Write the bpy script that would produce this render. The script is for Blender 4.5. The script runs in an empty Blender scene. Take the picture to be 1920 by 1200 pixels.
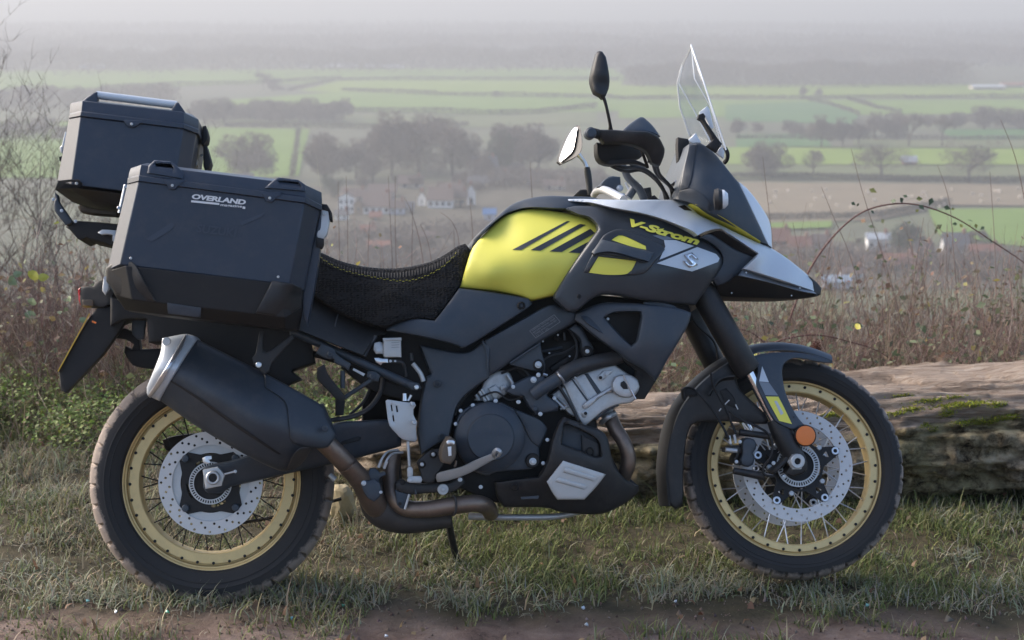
import bpy, bmesh, math, random
import numpy as np
from mathutils import Vector, Matrix
from mathutils.geometry import delaunay_2d_cdt
random.seed(7); RNG = np.random.default_rng(11)
scn = bpy.context.scene
COL = scn.collection
R = math.radians
# ------------------------------------------------------------------ camera, sky, sun, exposure
FPX = 3224.0                                   # focal length in photo pixels (1920 wide)
CAMZ, CAMD = 1.55, 4.5
PITCH = math.atan(602.0 / FPX)
cam_d = bpy.data.cameras.new('camera'); cam = bpy.data.objects.new('camera', cam_d); COL.objects.link(cam)
cam.location = (0, -CAMD, CAMZ); cam.rotation_euler = (math.pi / 2 - PITCH, 0, 0)
cam_d.sensor_width = 36; cam_d.lens = 36 * FPX / 1920
cam_d.clip_start = 0.05; cam_d.clip_end = 40000
cam_d.dof.use_dof = True; cam_d.dof.focus_distance = 4.45; cam_d.dof.aperture_fstop = 6.5
scn.camera = cam
SUN_EL, SUN_AZ = 34.0, -70.0                   # azimuth measured from +Y (behind the bike) towards +X
w = bpy.data.worlds.new('World'); scn.world = w; w.use_nodes = True
nt = w.node_tree; nt.nodes.clear()
sky = nt.nodes.new('ShaderNodeTexSky'); sky.sky_type = 'NISHITA'; sky.sun_disc = False
sky.sun_elevation = R(SUN_EL); sky.sun_rotation = R(SUN_AZ)
sky.air_density = .8; sky.dust_density = 3.5; sky.ozone_density = 1.0
bg = nt.nodes.new('ShaderNodeBackground'); bg.inputs['Strength'].default_value = 0.15
wo = nt.nodes.new('ShaderNodeOutputWorld')
nt.links.new(sky.outputs[0], bg.inputs[0]); nt.links.new(bg.outputs[0], wo.inputs[0])
sd = bpy.data.lights.new('sun', 'SUN'); sd.energy = 1.1; sd.angle = R(45); sd.color = (1.0, 0.94, 0.86)
sun = bpy.data.objects.new('sun', sd); COL.objects.link(sun)
sv = Vector((math.sin(R(SUN_AZ)) * math.cos(R(SUN_EL)), math.cos(R(SUN_AZ)) * math.cos(R(SUN_EL)), math.sin(R(SUN_EL))))
sun.rotation_euler = (-sv).to_track_quat('-Z', 'Y').to_euler(); sun.location = (0, 0, 30)
scn.view_settings.view_transform = 'Standard'; scn.view_settings.look = 'None'
scn.view_settings.gamma = 1; scn.view_settings.use_curve_mapping = False
scn.view_settings.exposure = 1.2
scn.cycles.max_bounces = 6; scn.cycles.transparent_max_bounces = 12
scn.cycles.use_denoising = True
scn.cycles.caustics_reflective = False; scn.cycles.caustics_refractive = False

# ------------------------------------------------------------------ pixel rays
CAM = Vector((0, -CAMD, CAMZ)); FW = Vector((0, math.cos(PITCH), -math.sin(PITCH))); UP = Vector((0, math.sin(PITCH), math.cos(PITCH)))
def ray(px, py): return FW + Vector((1, 0, 0)) * ((px - 960) / FPX) - UP * ((py - 600) / FPX)
def at_z(px, py, z):
    d = ray(px, py); t = (z - CAM.z) / d.z; return CAM + d * t
def at_y(px, py, y):
    d = ray(px, py); t = (y - CAM.y) / d.y; return CAM + d * t
# the motorcycle's own frame: x forward, y to its left (away from the camera), z up; leans on its side stand
YAW, LEAN = R(6), R(13)
BM = Matrix.Rotation(YAW, 4, 'Z') @ Matrix.Rotation(-LEAN, 4, 'X')
BI = BM.inverted(); CL = BI @ CAM; BI3 = BI.to_3x3()
_FW = np.array(BI3 @ FW); _RT = np.array(BI3 @ Vector((1, 0, 0))); _UP = np.array(BI3 @ UP); _CL = np.array(CL)
def L(px, py, y):
    """bike-frame point on the plane y seen at a photo pixel (arrays welcome)"""
    px = np.atleast_1d(np.asarray(px, float)); py = np.atleast_1d(np.asarray(py, float)); y = np.broadcast_to(np.asarray(y, float), px.shape)
    d = _FW[None] + _RT[None] * ((px - 960) / FPX)[:, None] - _UP[None] * ((py - 600) / FPX)[:, None]
    t = (y - _CL[1]) / d[:, 1]
    return _CL[None] + d * t[:, None]
def mpp(px, py, y):
    d = _FW + _RT * ((px - 960) / FPX) - _UP * ((py - 600) / FPX)
    return float((y - _CL[1]) / d[1]) / FPX
def crop(x0, y0, s):
    return lambda *pts: [((p[0] / s) + x0, (p[1] / s) + y0) + tuple(p[2:]) for p in pts]
cA = crop(60, 140, 3.2); cB = crop(60, 480, 3.2); cC = crop(140, 720, 3.2); cD = crop(560, 420, 3.2); cE = crop(620, 620, 3.2)
cF = crop(860, 340, 3.2); cG = crop(1020, 60, 3.55); cH = crop(1200, 340, 4.8); cI = crop(1000, 560, 4.8); cJ = crop(1220, 620, 2.4)
cK = crop(840, 540, 4.8); cL = crop(580, 540, 6.4); cM = crop(580, 700, 6.383); cN = crop(600, 830, 5.333); cO = crop(90, 340, 10)
cQ = crop(1240, 700, 6); cR = crop(1380, 750, 6); cS = crop(220, 560, 6); cP = crop(0, 0, 1)

# ------------------------------------------------------------------ materials
MATS = {}
def nd(t, k, **kw):
    n = t.nodes.new(k)
    for a, b in kw.items(): setattr(n, a, b)
    return n
def mk(name, col, rough=.5, metal=0.0, var=.12, vscale=6.0, bump=0.0, bscale=180.0, dust=0.0, dustcol=(.23, .19, .155), spec=.5, coat=0.0, trans=0.0, alpha=1.0):
    m = bpy.data.materials.new(name); m.use_nodes = True; t = m.node_tree; p = t.nodes['Principled BSDF']
    p.inputs['Roughness'].default_value = rough; p.inputs['Metallic'].default_value = metal
    p.inputs['Specular IOR Level'].default_value = spec; p.inputs['Coat Weight'].default_value = coat
    p.inputs['Coat Roughness'].default_value = .12
    p.inputs['Transmission Weight'].default_value = trans; p.inputs['Alpha'].default_value = alpha
    tc = nd(t, 'ShaderNodeTexCoord')
    nz = nd(t, 'ShaderNodeTexNoise'); nz.inputs['Scale'].default_value = vscale; nz.inputs['Detail'].default_value = 6; nz.inputs['Roughness'].default_value = .65
    t.links.new(tc.outputs['Object'], nz.inputs['Vector'])
    mx = nd(t, 'ShaderNodeMix', data_type='RGBA')
    mx.inputs[6].default_value = (*[c * (1 - var) for c in col], 1); mx.inputs[7].default_value = (*[min(1, c * (1 + var)) for c in col], 1)
    t.links.new(nz.outputs[0], mx.inputs[0]); last = mx.outputs[2]
    if dust > 0:
        n2 = nd(t, 'ShaderNodeTexNoise'); n2.inputs['Scale'].default_value = vscale * 4.5; n2.inputs['Detail'].default_value = 8; n2.inputs['Roughness'].default_value = .75
        t.links.new(tc.outputs['Object'], n2.inputs['Vector'])
        mr = nd(t, 'ShaderNodeMapRange'); mr.inputs[1].default_value = .48; mr.inputs[2].default_value = .75; mr.inputs[3].default_value = dust * .12; mr.inputs[4].default_value = dust
        t.links.new(n2.outputs[0], mr.inputs[0])
        m2 = nd(t, 'ShaderNodeMix', data_type='RGBA'); m2.inputs[7].default_value = (*dustcol, 1)
        t.links.new(mr.outputs[0], m2.inputs[0]); t.links.new(last, m2.inputs[6]); last = m2.outputs[2]
        ra = nd(t, 'ShaderNodeMath', operation='MULTIPLY_ADD'); ra.inputs[1].default_value = .5; ra.inputs[2].default_value = rough
        t.links.new(mr.outputs[0], ra.inputs[0]); t.links.new(ra.outputs[0], p.inputs['Roughness'])
    t.links.new(last, p.inputs['Base Color'])
    if bump > 0:
        n3 = nd(t, 'ShaderNodeTexNoise'); n3.inputs['Scale'].default_value = bscale; n3.inputs['Detail'].default_value = 4
        t.links.new(tc.outputs['Object'], n3.inputs['Vector'])
        b = nd(t, 'ShaderNodeBump'); b.inputs['Strength'].default_value = bump; b.inputs['Distance'].default_value = .002
        t.links.new(n3.outputs[0], b.inputs['Height']); t.links.new(b.outputs[0], p.inputs['Normal'])
    MATS[name] = m
    return m
M_SLATE = mk('slate_plastic', (.032, .045, .062), .48, bump=.10, bscale=700, dust=.14)
M_FRAME = mk('frame_paint', (.034, .046, .060), .5, dust=.13)
M_BLACK = mk('black_plastic', (.011, .012, .014), .5, bump=.12, bscale=600, dust=.12)
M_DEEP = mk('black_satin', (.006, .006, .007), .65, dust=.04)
M_GLOSS = mk('dark_metallic_paint', (.030, .037, .046), .40, metal=.15, coat=.12, dust=.08)
M_YEL = mk('yellow_paint', (.78, .725, .11), .50, var=.04, coat=.05, dust=.05)
M_YEL2 = mk('yellow_print', (.80, .73, .10), .45, var=.04)
M_SILV = mk('silver_paint', (.54, .58, .62), .36, metal=.12, var=.04, coat=.4, dust=.05)
M_SILVD = mk('grey_paint', (.20, .22, .245), .4, metal=.3, var=.05, coat=.2)
M_ALU = mk('cast_aluminium', (.50, .51, .52), .44, metal=.6, bump=.15, bscale=500, dust=.22, dustcol=(.12, .11, .10), var=.15, vscale=20)
M_STEEL = mk('bright_steel', (.66, .67, .69), .30, metal=.85, var=.08)
M_CHROME = mk('chrome', (.75, .75, .76), .12, metal=1, var=.04, vscale=30)
M_PLATE = mk('silver_plate', (.52, .53, .53), .45, metal=.35, var=.08, dust=.12)
M_CASE = mk('powder_coated_case', (.026, .038, .060), .42, metal=.15, bump=.18, bscale=900, dust=.13, vscale=4)
M_RUB = mk('rubber', (.016, .016, .017), .75, bump=.15, bscale=400, dust=.12)
M_GOLD = mk('gold_anodised_rim', (.72, .54, .25), .45, metal=.3, var=.10, vscale=9, dust=.20)
M_DISC = mk('disc_steel', (.57, .56, .55), .40, metal=.2, var=.06, vscale=30, dust=.06)
M_PIPE = mk('heat_stained_steel', (.23, .175, .14), .42, metal=.75, var=.4, vscale=14, dust=.3, dustcol=(.10, .085, .075))
M_PIPED = mk('sooty_steel', (.055, .05, .048), .6, metal=.4, dust=.2)
M_MUF = mk('muffler_shell', (.036, .046, .059), .46, metal=.25, dust=.16, vscale=5)
M_PLOT = mk('yellow_number_plate', (.75, .45, .05), .4)
M_RED = mk('red_lens', (.45, .01, .015), .2, spec=.7)
M_AMBER = mk('amber_reflector', (.80, .22, .05), .35, bump=.5, bscale=900, var=.06)
M_LENS = mk('clear_lens', (.72, .74, .76), .12, spec=.8, var=.05)
M_RES = mk('translucent_reservoir', (.55, .56, .55), .4, var=.08)
M_WHITE = mk('white_print', (.72, .72, .72), .5, var=.03)
M_GREYP = mk('grey_print', (.22, .225, .235), .55, var=.05)
M_FAINT = mk('worn_print', (.040, .053, .076), .55, var=.1)
M_MIRROR = mk('mirror_glass', (.62, .63, .64), .05, metal=1, var=.01)
M_SCUFF = mk('scuffed_rubber_peg', (.11, .085, .062), .7, var=.3, vscale=40)
M_STITCH = mk('yellow_thread', (.42, .38, .06), .8)
M_HOSE = mk('hose_rubber', (.03, .032, .036), .55, dust=.12)
def glass_mat():
    m = bpy.data.materials.new('acrylic_screen'); m.use_nodes = True; t = m.node_tree; t.nodes.clear()
    o = nd(t, 'ShaderNodeOutputMaterial'); tr = nd(t, 'ShaderNodeBsdfTransparent'); tr.inputs[0].default_value = (.95, .96, .965, 1)
    gl = nd(t, 'ShaderNodeBsdfGlossy'); gl.inputs['Roughness'].default_value = .08
    df = nd(t, 'ShaderNodeBsdfTranslucent'); df.inputs[0].default_value = (.85, .86, .88, 1)
    tc = nd(t, 'ShaderNodeTexCoord'); nz = nd(t, 'ShaderNodeTexNoise'); nz.inputs['Scale'].default_value = 14; nz.inputs['Detail'].default_value = 8
    t.links.new(tc.outputs['Object'], nz.inputs['Vector'])
    mr = nd(t, 'ShaderNodeMapRange'); mr.inputs[1].default_value = .4; mr.inputs[2].default_value = .75; mr.inputs[3].default_value = .04; mr.inputs[4].default_value = .14
    t.links.new(nz.outputs[0], mr.inputs[0])
    m1 = nd(t, 'ShaderNodeMixShader'); t.links.new(mr.outputs[0], m1.inputs[0]); t.links.new(tr.outputs[0], m1.inputs[1]); t.links.new(df.outputs[0], m1.inputs[2])
    lw = nd(t, 'ShaderNodeLayerWeight'); lw.inputs[0].default_value = .5; pw = nd(t, 'ShaderNodeMath', operation='POWER'); pw.inputs[1].default_value = 5; t.links.new(lw.outputs['Facing'], pw.inputs[0]); fr = nd(t, 'ShaderNodeMath', operation='MULTIPLY_ADD'); fr.inputs[1].default_value = .35; fr.inputs[2].default_value = .03; t.links.new(pw.outputs[0], fr.inputs[0])
    m2 = nd(t, 'ShaderNodeMixShader'); t.links.new(fr.outputs[0], m2.inputs[0]); t.links.new(m1.outputs[0], m2.inputs[1]); t.links.new(gl.outputs[0], m2.inputs[2])
    t.links.new(m2.outputs[0], o.inputs[0]); return m
M_GLASS = glass_mat()
M_EDGE = mk('pale_acrylic', (.78, .80, .82), .25, var=.02)

# ------------------------------------------------------------------ object helpers
def link(o, parent=None):
    COL.objects.link(o)
    if parent is not None: o.parent = parent
    return o
def tag(o, label=None, cat=None, group=None, kind=None):
    if label: o['label'] = label
    if cat: o['category'] = cat
    if group: o['group'] = group
    if kind: o['kind'] = kind
    return o
def empty(name, loc=(0, 0, 0), rot=(0, 0, 0), parent=None):
    o = bpy.data.objects.new(name, None); o.empty_display_size = .1; o.location = loc; o.rotation_euler = rot
    return link(o, parent)
def mesh_obj(name, verts, faces, mat, parent=None, smooth=35, recalc=True):
    me = bpy.data.meshes.new(name); me.from_pydata([tuple(v) for v in verts], [], [tuple(int(i) for i in f) for f in faces])
    if recalc:
        bm = bmesh.new(); bm.from_mesh(me); bmesh.ops.recalc_face_normals(bm, faces=bm.faces); bm.to_mesh(me); bm.free()
    if smooth:
        me.shade_smooth(); me.set_sharp_from_angle(angle=R(smooth))
    me.materials.append(mat)
    return link(bpy.data.objects.new(name, me), parent)
def fast_mesh(name, verts, tris, mat, parent=None, cols=None, smooth=False):
    """big triangle meshes straight from numpy"""
    me = bpy.data.meshes.new(name); nv, nf = len(verts), len(tris); k = tris.shape[1]
    me.vertices.add(nv); me.vertices.foreach_set('co', np.ascontiguousarray(verts, np.float32).ravel())
    me.loops.add(nf * k); me.loops.foreach_set('vertex_index', np.ascontiguousarray(tris, np.int32).ravel())
    me.polygons.add(nf); me.polygons.foreach_set('loop_start', np.arange(0, nf * k, k, dtype=np.int32))
    if smooth: me.polygons.foreach_set('use_smooth', np.ones(nf, bool))
    if cols is not None:
        a = me.color_attributes.new('Col', 'FLOAT_COLOR', 'POINT')
        c4 = np.ones((nv, 4), np.float32); c4[:, :3] = cols; a.data.foreach_set('color', c4.ravel())
    me.update(calc_edges=True); me.validate()
    me.materials.append(mat)
    return link(bpy.data.objects.new(name, me), parent)
def catmull(pts, n=8, closed=False):
    P = np.asarray(pts, float); m = len(P); out = []
    rng = range(m) if closed else range(m - 1)
    for i in rng:
        if closed: a, b, c, d = P[(i - 1) % m], P[i], P[(i + 1) % m], P[(i + 2) % m]
        else: a, b, c, d = P[max(i - 1, 0)], P[i], P[i + 1], P[min(i + 2, m - 1)]
        for k in range(n):
            t = k / n
            out.append(.5 * ((2 * b) + (-a + c) * t + (2 * a - 5 * b + 4 * c - d) * t * t + (-a + 3 * b - 3 * c + d) * t ** 3))
    if not closed: out.append(P[-1])
    return np.array(out)
def round_loop(pts, corner=50):
    """smooth the gentle bends of a traced outline, keep its sharp corners (slightly rounded)"""
    P = np.asarray(pts, float)[:, :2]; m = len(P); sharp = []
    for i in range(m):
        a = P[i] - P[i - 1]; b = P[(i + 1) % m] - P[i]
        ang = abs(math.degrees(math.atan2(a[0] * b[1] - a[1] * b[0], a @ b)))
        sharp.append(ang > corner)
    out = []
    for i in range(m):
        b, c = P[i], P[(i + 1) % m]
        a = P[i - 1] if not sharp[i] else b - (c - b) * .5
        d = P[(i + 2) % m] if not sharp[(i + 1) % m] else c + (c - b) * .5
        n = max(1, int(np.linalg.norm(c - b) / 7))
        for k in range(n):
            t = k / n
            out.append(.5 * ((2 * b) + (-a + c) * t + (2 * a - 5 * b + 4 * c - d) * t * t + (-a + 3 * b - 3 * c + d) * t ** 3))
    return np.array(out)
def densify(pts, step):
    P = np.asarray(pts, float)[:, :2]; out = []
    for i in range(len(P)):
        a, b = P[i], P[(i + 1) % len(P)]; n = max(1, int(np.linalg.norm(b - a) / step))
        for k in range(n): out.append(a + (b - a) * k / n)
    return np.array(out)
def inside(poly, q):
    x, y = q[:, 0][:, None], q[:, 1][:, None]; a = poly; b = np.roll(poly, -1, 0)
    c = ((a[None, :, 1] > y) != (b[None, :, 1] > y)) & (x < (b[None, :, 0] - a[None, :, 0]) * (y - a[None, :, 1]) / (b[None, :, 1] - a[None, :, 1] + 1e-12) + a[None, :, 0])
    return c.sum(1) % 2 == 1
def dist_poly(poly, q):
    a = poly; b = np.roll(poly, -1, 0); ab = b - a; l2 = (ab ** 2).sum(1) + 1e-12
    t = np.clip(((q[:, None] - a[None]) * ab[None]).sum(2) / l2[None], 0, 1)
    return np.sqrt((((a[None] + ab[None] * t[..., None]) - q[:, None]) ** 2).sum(2)).min(1)
def depth_fn(dep):
    if callable(dep): return dep
    if not isinstance(dep, (list, tuple)): return lambda q: np.full(len(q), float(dep))
    D = np.asarray(dep, float); P = D[:, :2] / 100; v = D[:, 2]; n = len(P)
    if n < 4:
        A = np.c_[P, np.ones(n)]; c = np.linalg.lstsq(A, v, rcond=None)[0]
        return lambda q: np.c_[q / 100, np.ones(len(q))] @ c
    U = lambda r2: np.where(r2 > 1e-12, r2 * np.log(r2 + 1e-12), 0)
    K = U(((P[:, None] - P[None]) ** 2).sum(2)) + np.eye(n) * 1e-3
    T = np.c_[P, np.ones(n)]; A = np.zeros((n + 3, n + 3)); A[:n, :n] = K; A[:n, n:] = T; A[n:, :n] = T.T
    s = np.linalg.solve(A, np.r_[v, 0, 0, 0]); lo, hi = v.min() - .02, v.max() + .02
    def f(q):
        q = np.asarray(q, float) / 100
        return np.clip(U(((q[:, None] - P[None]) ** 2).sum(2)) @ s[:n] + np.c_[q, np.ones(len(q))] @ s[n:], lo, hi)
    return f
DEPTH = {}
def panel(name, pts, dep, parent, mat, thick=.02, bevel=4, step=9, smooth=True, holes=(), sym=False, shade=40, corner=50):
    """a traced outline given real relief (dep: bike-frame y, near side negative), rounded edge and thickness;
    sym=True closes it against its mirror image on the bike's other side"""
    f = depth_fn(dep)
    loop = round_loop(pts, corner) if smooth else np.asarray(pts, float)[:, :2]
    loop = densify(loop, step)
    hl = [densify(round_loop(h) if smooth else np.asarray(h, float), step) for h in holes]
    V = [loop] + hl; edges = []; k = 0
    for l in V:
        n = len(l); edges += [(k + i, k + (i + 1) % n) for i in range(n)]; k += n
    ext = []
    def ok(q): 
        r = inside(loop, q)
        for h in hl: r &= ~inside(h, q)
        return r
    def dall(q):
        d = dist_poly(loop, q)
        for h in hl: d = np.minimum(d, dist_poly(h, q))
        return d
    if bevel > 0:
        for l in V:
            nx = np.roll(l, -1, 0) - np.roll(l, 1, 0); nx /= np.linalg.norm(nx, axis=1)[:, None] + 1e-9; nr = np.c_[-nx[:, 1], nx[:, 0]]
            for fr in (.3, 1.0):
                for s in (1, -1):
                    q = l + nr * s * bevel * fr; q = q[ok(q)]
                    if len(q): ext.append(q[dall(q) > bevel * fr * .85])
    g = step * 1.25; x0, y0 = loop.min(0); x1, y1 = loop.max(0)
    gx, gy = np.meshgrid(np.arange(x0 + g / 2, x1, g), np.arange(y0 + g / 2, y1, g)); q = np.c_[gx.ravel(), gy.ravel()]
    if len(q):
        q = q[ok(q)]
        if len(q): q = q[dall(q) > bevel + g * .45]
        ext.append(q)
    allv = np.vstack(V + [e for e in ext if len(e)])
    r = delaunay_2d_cdt([Vector(v) for v in allv], edges, [], 0, 1e-4)
    v2 = np.array([tuple(v) for v in r[0]]); tri = np.array([t for t in r[2] if len(t) == 3])
    tri = tri[ok(v2[tri].mean(1))]
    y = f(v2)
    if bevel > 0:
        d = np.clip(dall(v2) / bevel, 0, 1); mp = mpp(*loop.mean(0), float(y.mean()))
        y = y + bevel * mp * .9 * (1 - np.sqrt(np.clip(1 - (1 - d) ** 2, 0, 1)))
    A = L(v2[:, 0], v2[:, 1], y); B = A.copy(); n = len(A)
    if sym: B[:, 1] = np.maximum(-A[:, 1], A[:, 1] + .004)
    else: B[:, 1] = np.maximum(A[:, 1].max() if thick < 0 else A[:, 1] + thick, A[:, 1] + .0005)
    faces = [tuple(t) for t in tri] + [(t[2] + n, t[1] + n, t[0] + n) for t in tri]
    cnt = {}
    for t in tri:
        for a, b in ((t[0], t[1]), (t[1], t[2]), (t[2], t[0])): cnt[(min(a, b), max(a, b))] = cnt.get((min(a, b), max(a, b)), 0) + 1
    faces += [(a, b, b + n, a + n) for (a, b), c in cnt.items() if c == 1]
    o = mesh_obj(name, np.vstack([A, B]), faces, mat, parent, shade)
    DEPTH[o.name] = f
    return o
def decal(name, pts, host, mat, off=.0014, smooth=False, step=12):
    f = DEPTH[host.name] if not isinstance(host, (float, list)) else depth_fn(host)
    return panel(name, pts, lambda q: f(q) - off, host if not isinstance(host, (float, list)) else None, mat, thick=.001, bevel=0, step=step, smooth=smooth, shade=30)
def sweep(P, rad, seg=10, flat=1.0):
    P = np.asarray(P, float); n = len(P); T = np.gradient(P, axis=0); T /= np.linalg.norm(T, axis=1)[:, None] + 1e-12
    up = np.array((0, 1.0, 0)) if abs(T[0][1]) < .9 else np.array((1.0, 0, 0)); vs = []
    for i in range(n):
        up = up - T[i] * (up @ T[i]); up /= np.linalg.norm(up) + 1e-12; sd_ = np.cross(T[i], up)
        for k in range(seg):
            a = 2 * math.pi * k / seg; vs.append(P[i] + (up * math.cos(a) * flat + sd_ * math.sin(a)) * rad[i])
    fs = [(i * seg + k, i * seg + (k + 1) % seg, (i + 1) * seg + (k + 1) % seg, (i + 1) * seg + k) for i in range(n - 1) for k in range(seg)]
    fs += [tuple(range(seg))[::-1], tuple((n - 1) * seg + k for k in range(seg))]
    return vs, fs
def tube(name, pts, r, parent, mat, seg=10, n=7, smooth=True, flat=1.0):
    """pts (px, py, y[, r_px]) along a pipe, hose or rod"""
    P = np.array([tuple(p[:3]) for p in pts], float); rr = np.array([p[3] if len(p) > 3 else r for p in pts], float)
    X = L(P[:, 0], P[:, 1], P[:, 2]); rm = np.array([rr[i] * mpp(P[i, 0], P[i, 1], P[i, 2]) for i in range(len(P))])
    Q = np.c_[X, rm]
    if smooth and len(Q) > 2: Q = catmull(Q, n)
    v, f = sweep(Q[:, :3], Q[:, 3], seg, flat)
    return mesh_obj(name, v, f, mat, parent, 45)
def lathe(name, c, prof, parent, mat, seg=48, shade=30, arc=None):
    """c: centre in its parent's frame; prof [(radius m, y m)] turned about the y axis"""
    c = np.asarray(c, float); vs = []; n = len(prof)
    for k in range(seg):
        a = 2 * math.pi * k / seg
        for r_, y_ in prof: vs.append((c[0] + r_ * math.cos(a), c[1] + y_, c[2] + r_ * math.sin(a)))
    fs = [(k * n + i, k * n + i + 1, ((k + 1) % seg) * n + i + 1, ((k + 1) % seg) * n + i) for k in range(seg) for i in range(n - 1)]
    shut = tuple(prof[0]) == tuple(prof[-1])
    if prof[0][0] > 1e-5 and not shut: fs.append(tuple(k * n for k in range(seg)))
    if prof[-1][0] > 1e-5 and not shut: fs.append(tuple(k * n + n - 1 for k in range(seg))[::-1])
    o = mesh_obj(name, vs, fs, mat, parent, shade)
    if prof[0][0] <= 1e-5 or prof[-1][0] <= 1e-5:
        bm = bmesh.new(); bm.from_mesh(o.data); bmesh.ops.remove_doubles(bm, verts=bm.verts, dist=1e-6); bm.to_mesh(o.data); bm.free()
    return o
def disc(name, px, py, y, rpx, parent, mat, h=.012, bev=.2, seg=32, ring=None, dome=0.0):
    """round boss with its outer face at bike-frame y, seen at a pixel"""
    c = L(px, py, y)[0]; m = mpp(px, py, y); r_ = rpx * m
    if ring: prof = [(ring * m, h), (ring * m, .001), (ring * m + .001, 0), (r_ - bev * h, 0), (r_, bev * h), (r_, h)]
    else: prof = [(0, -dome), (r_ * .5, -dome * .75), (r_ - bev * h, 0), (r_, bev * h), (r_, h), (0, h)]
    if ring: prof = prof + [prof[0]]
    return lathe(name, c, prof, parent, mat, seg)
BOLT = {}
M_BOLT = mk('bolt_steel', (.46, .47, .49), .34, metal=.75, var=.1)
def bolt(px, py, y, rpx, parent, mat=M_BOLT, name='bolt', style='hex'):
    key = (mat.name, style)
    if key not in BOLT:
        prof_n = 6 if style == 'hex' else 14; vs = []; fs = []
        rings = [(1.25, 0.0, 14), (1.25, -.25, 14), (.95, -.30, prof_n), (.9, -.95, prof_n), (.72, -1.1, prof_n)] if style == 'hex' else [(1.0, 0, 14), (1.0, -.55, 14), (.78, -.85, 14), (.42, -.9, 6), (.40, -.45, 6)]
        idx = []
        for r_, y_, n in rings:
            b = len(vs); vs += [(r_ * math.cos(2 * math.pi * k / 14), y_, r_ * math.sin(2 * math.pi * k / 14)) for k in range(14)] if n == 14 else \
                [((lambda a: (r_ * math.cos(math.pi / 6) / math.cos((a % (math.pi / 3)) - math.pi / 6) * math.cos(a), y_, r_ * math.cos(math.pi / 6) / math.cos((a % (math.pi / 3)) - math.pi / 6) * math.sin(a)))(2 * math.pi * k / 14)) for k in range(14)]
            idx.append(b)
        for a, b in zip(idx, idx[1:]): fs += [(a + k, a + (k + 1) % 14, b + (k + 1) % 14, b + k) for k in range(14)]
        fs += [tuple(range(14))[::-1], tuple(idx[-1] + k for k in range(14))]
        o = mesh_obj(name, vs, fs, mat, None, 35); BOLT[key] = o.data; COL.objects.unlink(o); bpy.data.objects.remove(o)
    o = bpy.data.objects.new(name, BOLT[key]); link(o, parent)
    if mat is M_STEEL: o.data = BOLT.get((M_BOLT.name, style), o.data)
    c = L(px, py, y)[0]; s = .85 * rpx * mpp(px, py, y); o.location = c; o.scale = (s, s * .8, s); o.rotation_euler = (0, random.random() * 3, 0)
    return o
def band(name, path, y0, y1, crown, parent, mat, thick=.004, cols=10):
    """a strip bent over the wheel from y0 to y1 along a traced path, crowned in the middle"""
    ym = (y0 + y1) / 2; P = catmull([p[:2] for p in path], 6); X = L(P[:, 0], P[:, 1], y0); T = np.gradient(X, axis=0); T[:, 1] = 0; T /= np.linalg.norm(T, axis=1)[:, None]
    N = np.c_[-T[:, 2], np.zeros(len(T)), T[:, 0]]; n = len(X); vs = []
    for lay in (0, -thick):
        for i in range(n):
            for j in range(cols + 1):
                s = j / cols; h = crown * (1 - abs(2 * s - 1) ** 2.5) + lay
                p = X[i] + N[i] * h; vs.append((p[0], y0 + (y1 - y0) * s, p[2]))
    c = cols + 1; o = n * c; fs = []
    for i in range(n - 1):
        for j in range(cols):
            q = (i * c + j, i * c + j + 1, (i + 1) * c + j + 1, (i + 1) * c + j); fs += [q, tuple(o + k for k in q[::-1])]
        for j in (0, cols): fs.append((i * c + j, (i + 1) * c + j, o + (i + 1) * c + j, o + i * c + j))
    for i in (0, n - 1): fs += [(i * c + j, i * c + j + 1, o + i * c + j + 1, o + i * c + j) for j in range(cols)]
    return mesh_obj(name, vs, fs, mat, parent, 40)
def text_part(name, s, origin, u, v, host, parent, mat, bold=.012, shear=0.0, off=.0016, space=1.0, xs=1.0):
    """flat lettering laid on a panel: origin/u/v are the photo pixels of the word's lower left corner, its right end and its top"""
    cu = bpy.data.curves.new(name, 'FONT'); cu.body = s; cu.offset = bold; cu.shear = shear; cu.space_character = space; cu.resolution_u = 3
    o = bpy.data.objects.new(name, cu); COL.objects.link(o)
    dg = bpy.context.evaluated_depsgraph_get(); me = bpy.data.meshes.new_from_object(o.evaluated_get(dg))
    COL.objects.unlink(o); bpy.data.objects.remove(o); bpy.data.curves.remove(cu)
    n = len(me.vertices); co = np.zeros(n * 3); me.vertices.foreach_get('co', co); co = co.reshape(-1, 3)[:, :2]
    lo, hi = co.min(0), co.max(0); q = (co - lo) / (hi - lo)
    o0, u0, v0 = (np.array(a, float) for a in (origin, u, v))
    px = o0[None] + q[:, :1] * (u0 - o0)[None] + q[:, 1:] * (v0 - o0)[None]
    f = DEPTH[host.name] if not isinstance(host, float) else depth_fn(host)
    X = L(px[:, 0], px[:, 1], f(px) - off)
    me.vertices.foreach_set('co', X.ravel()); me.materials.clear(); me.materials.append(mat); me.update(); me.name = name
    return link(bpy.data.objects.new(name, me), parent)
def box(name, c, d, mat, parent=None, bev=.0, rot=None):
    bm = bmesh.new(); bmesh.ops.create_cube(bm, size=1.0); bmesh.ops.scale(bm, vec=d, verts=bm.verts)
    if bev: bmesh.ops.bevel(bm, geom=bm.edges[:], offset=bev, segments=2, affect='EDGES', profile=.6)
    if rot is not None: bmesh.ops.rotate(bm, verts=bm.verts, cent=(0, 0, 0), matrix=rot)
    bmesh.ops.translate(bm, vec=c, verts=bm.verts)
    me = bpy.data.meshes.new(name); bm.to_mesh(me); bm.free(); me.materials.append(mat)
    me.shade_smooth(); me.set_sharp_from_angle(angle=R(35))
    return link(bpy.data.objects.new(name, me), parent)
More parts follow.
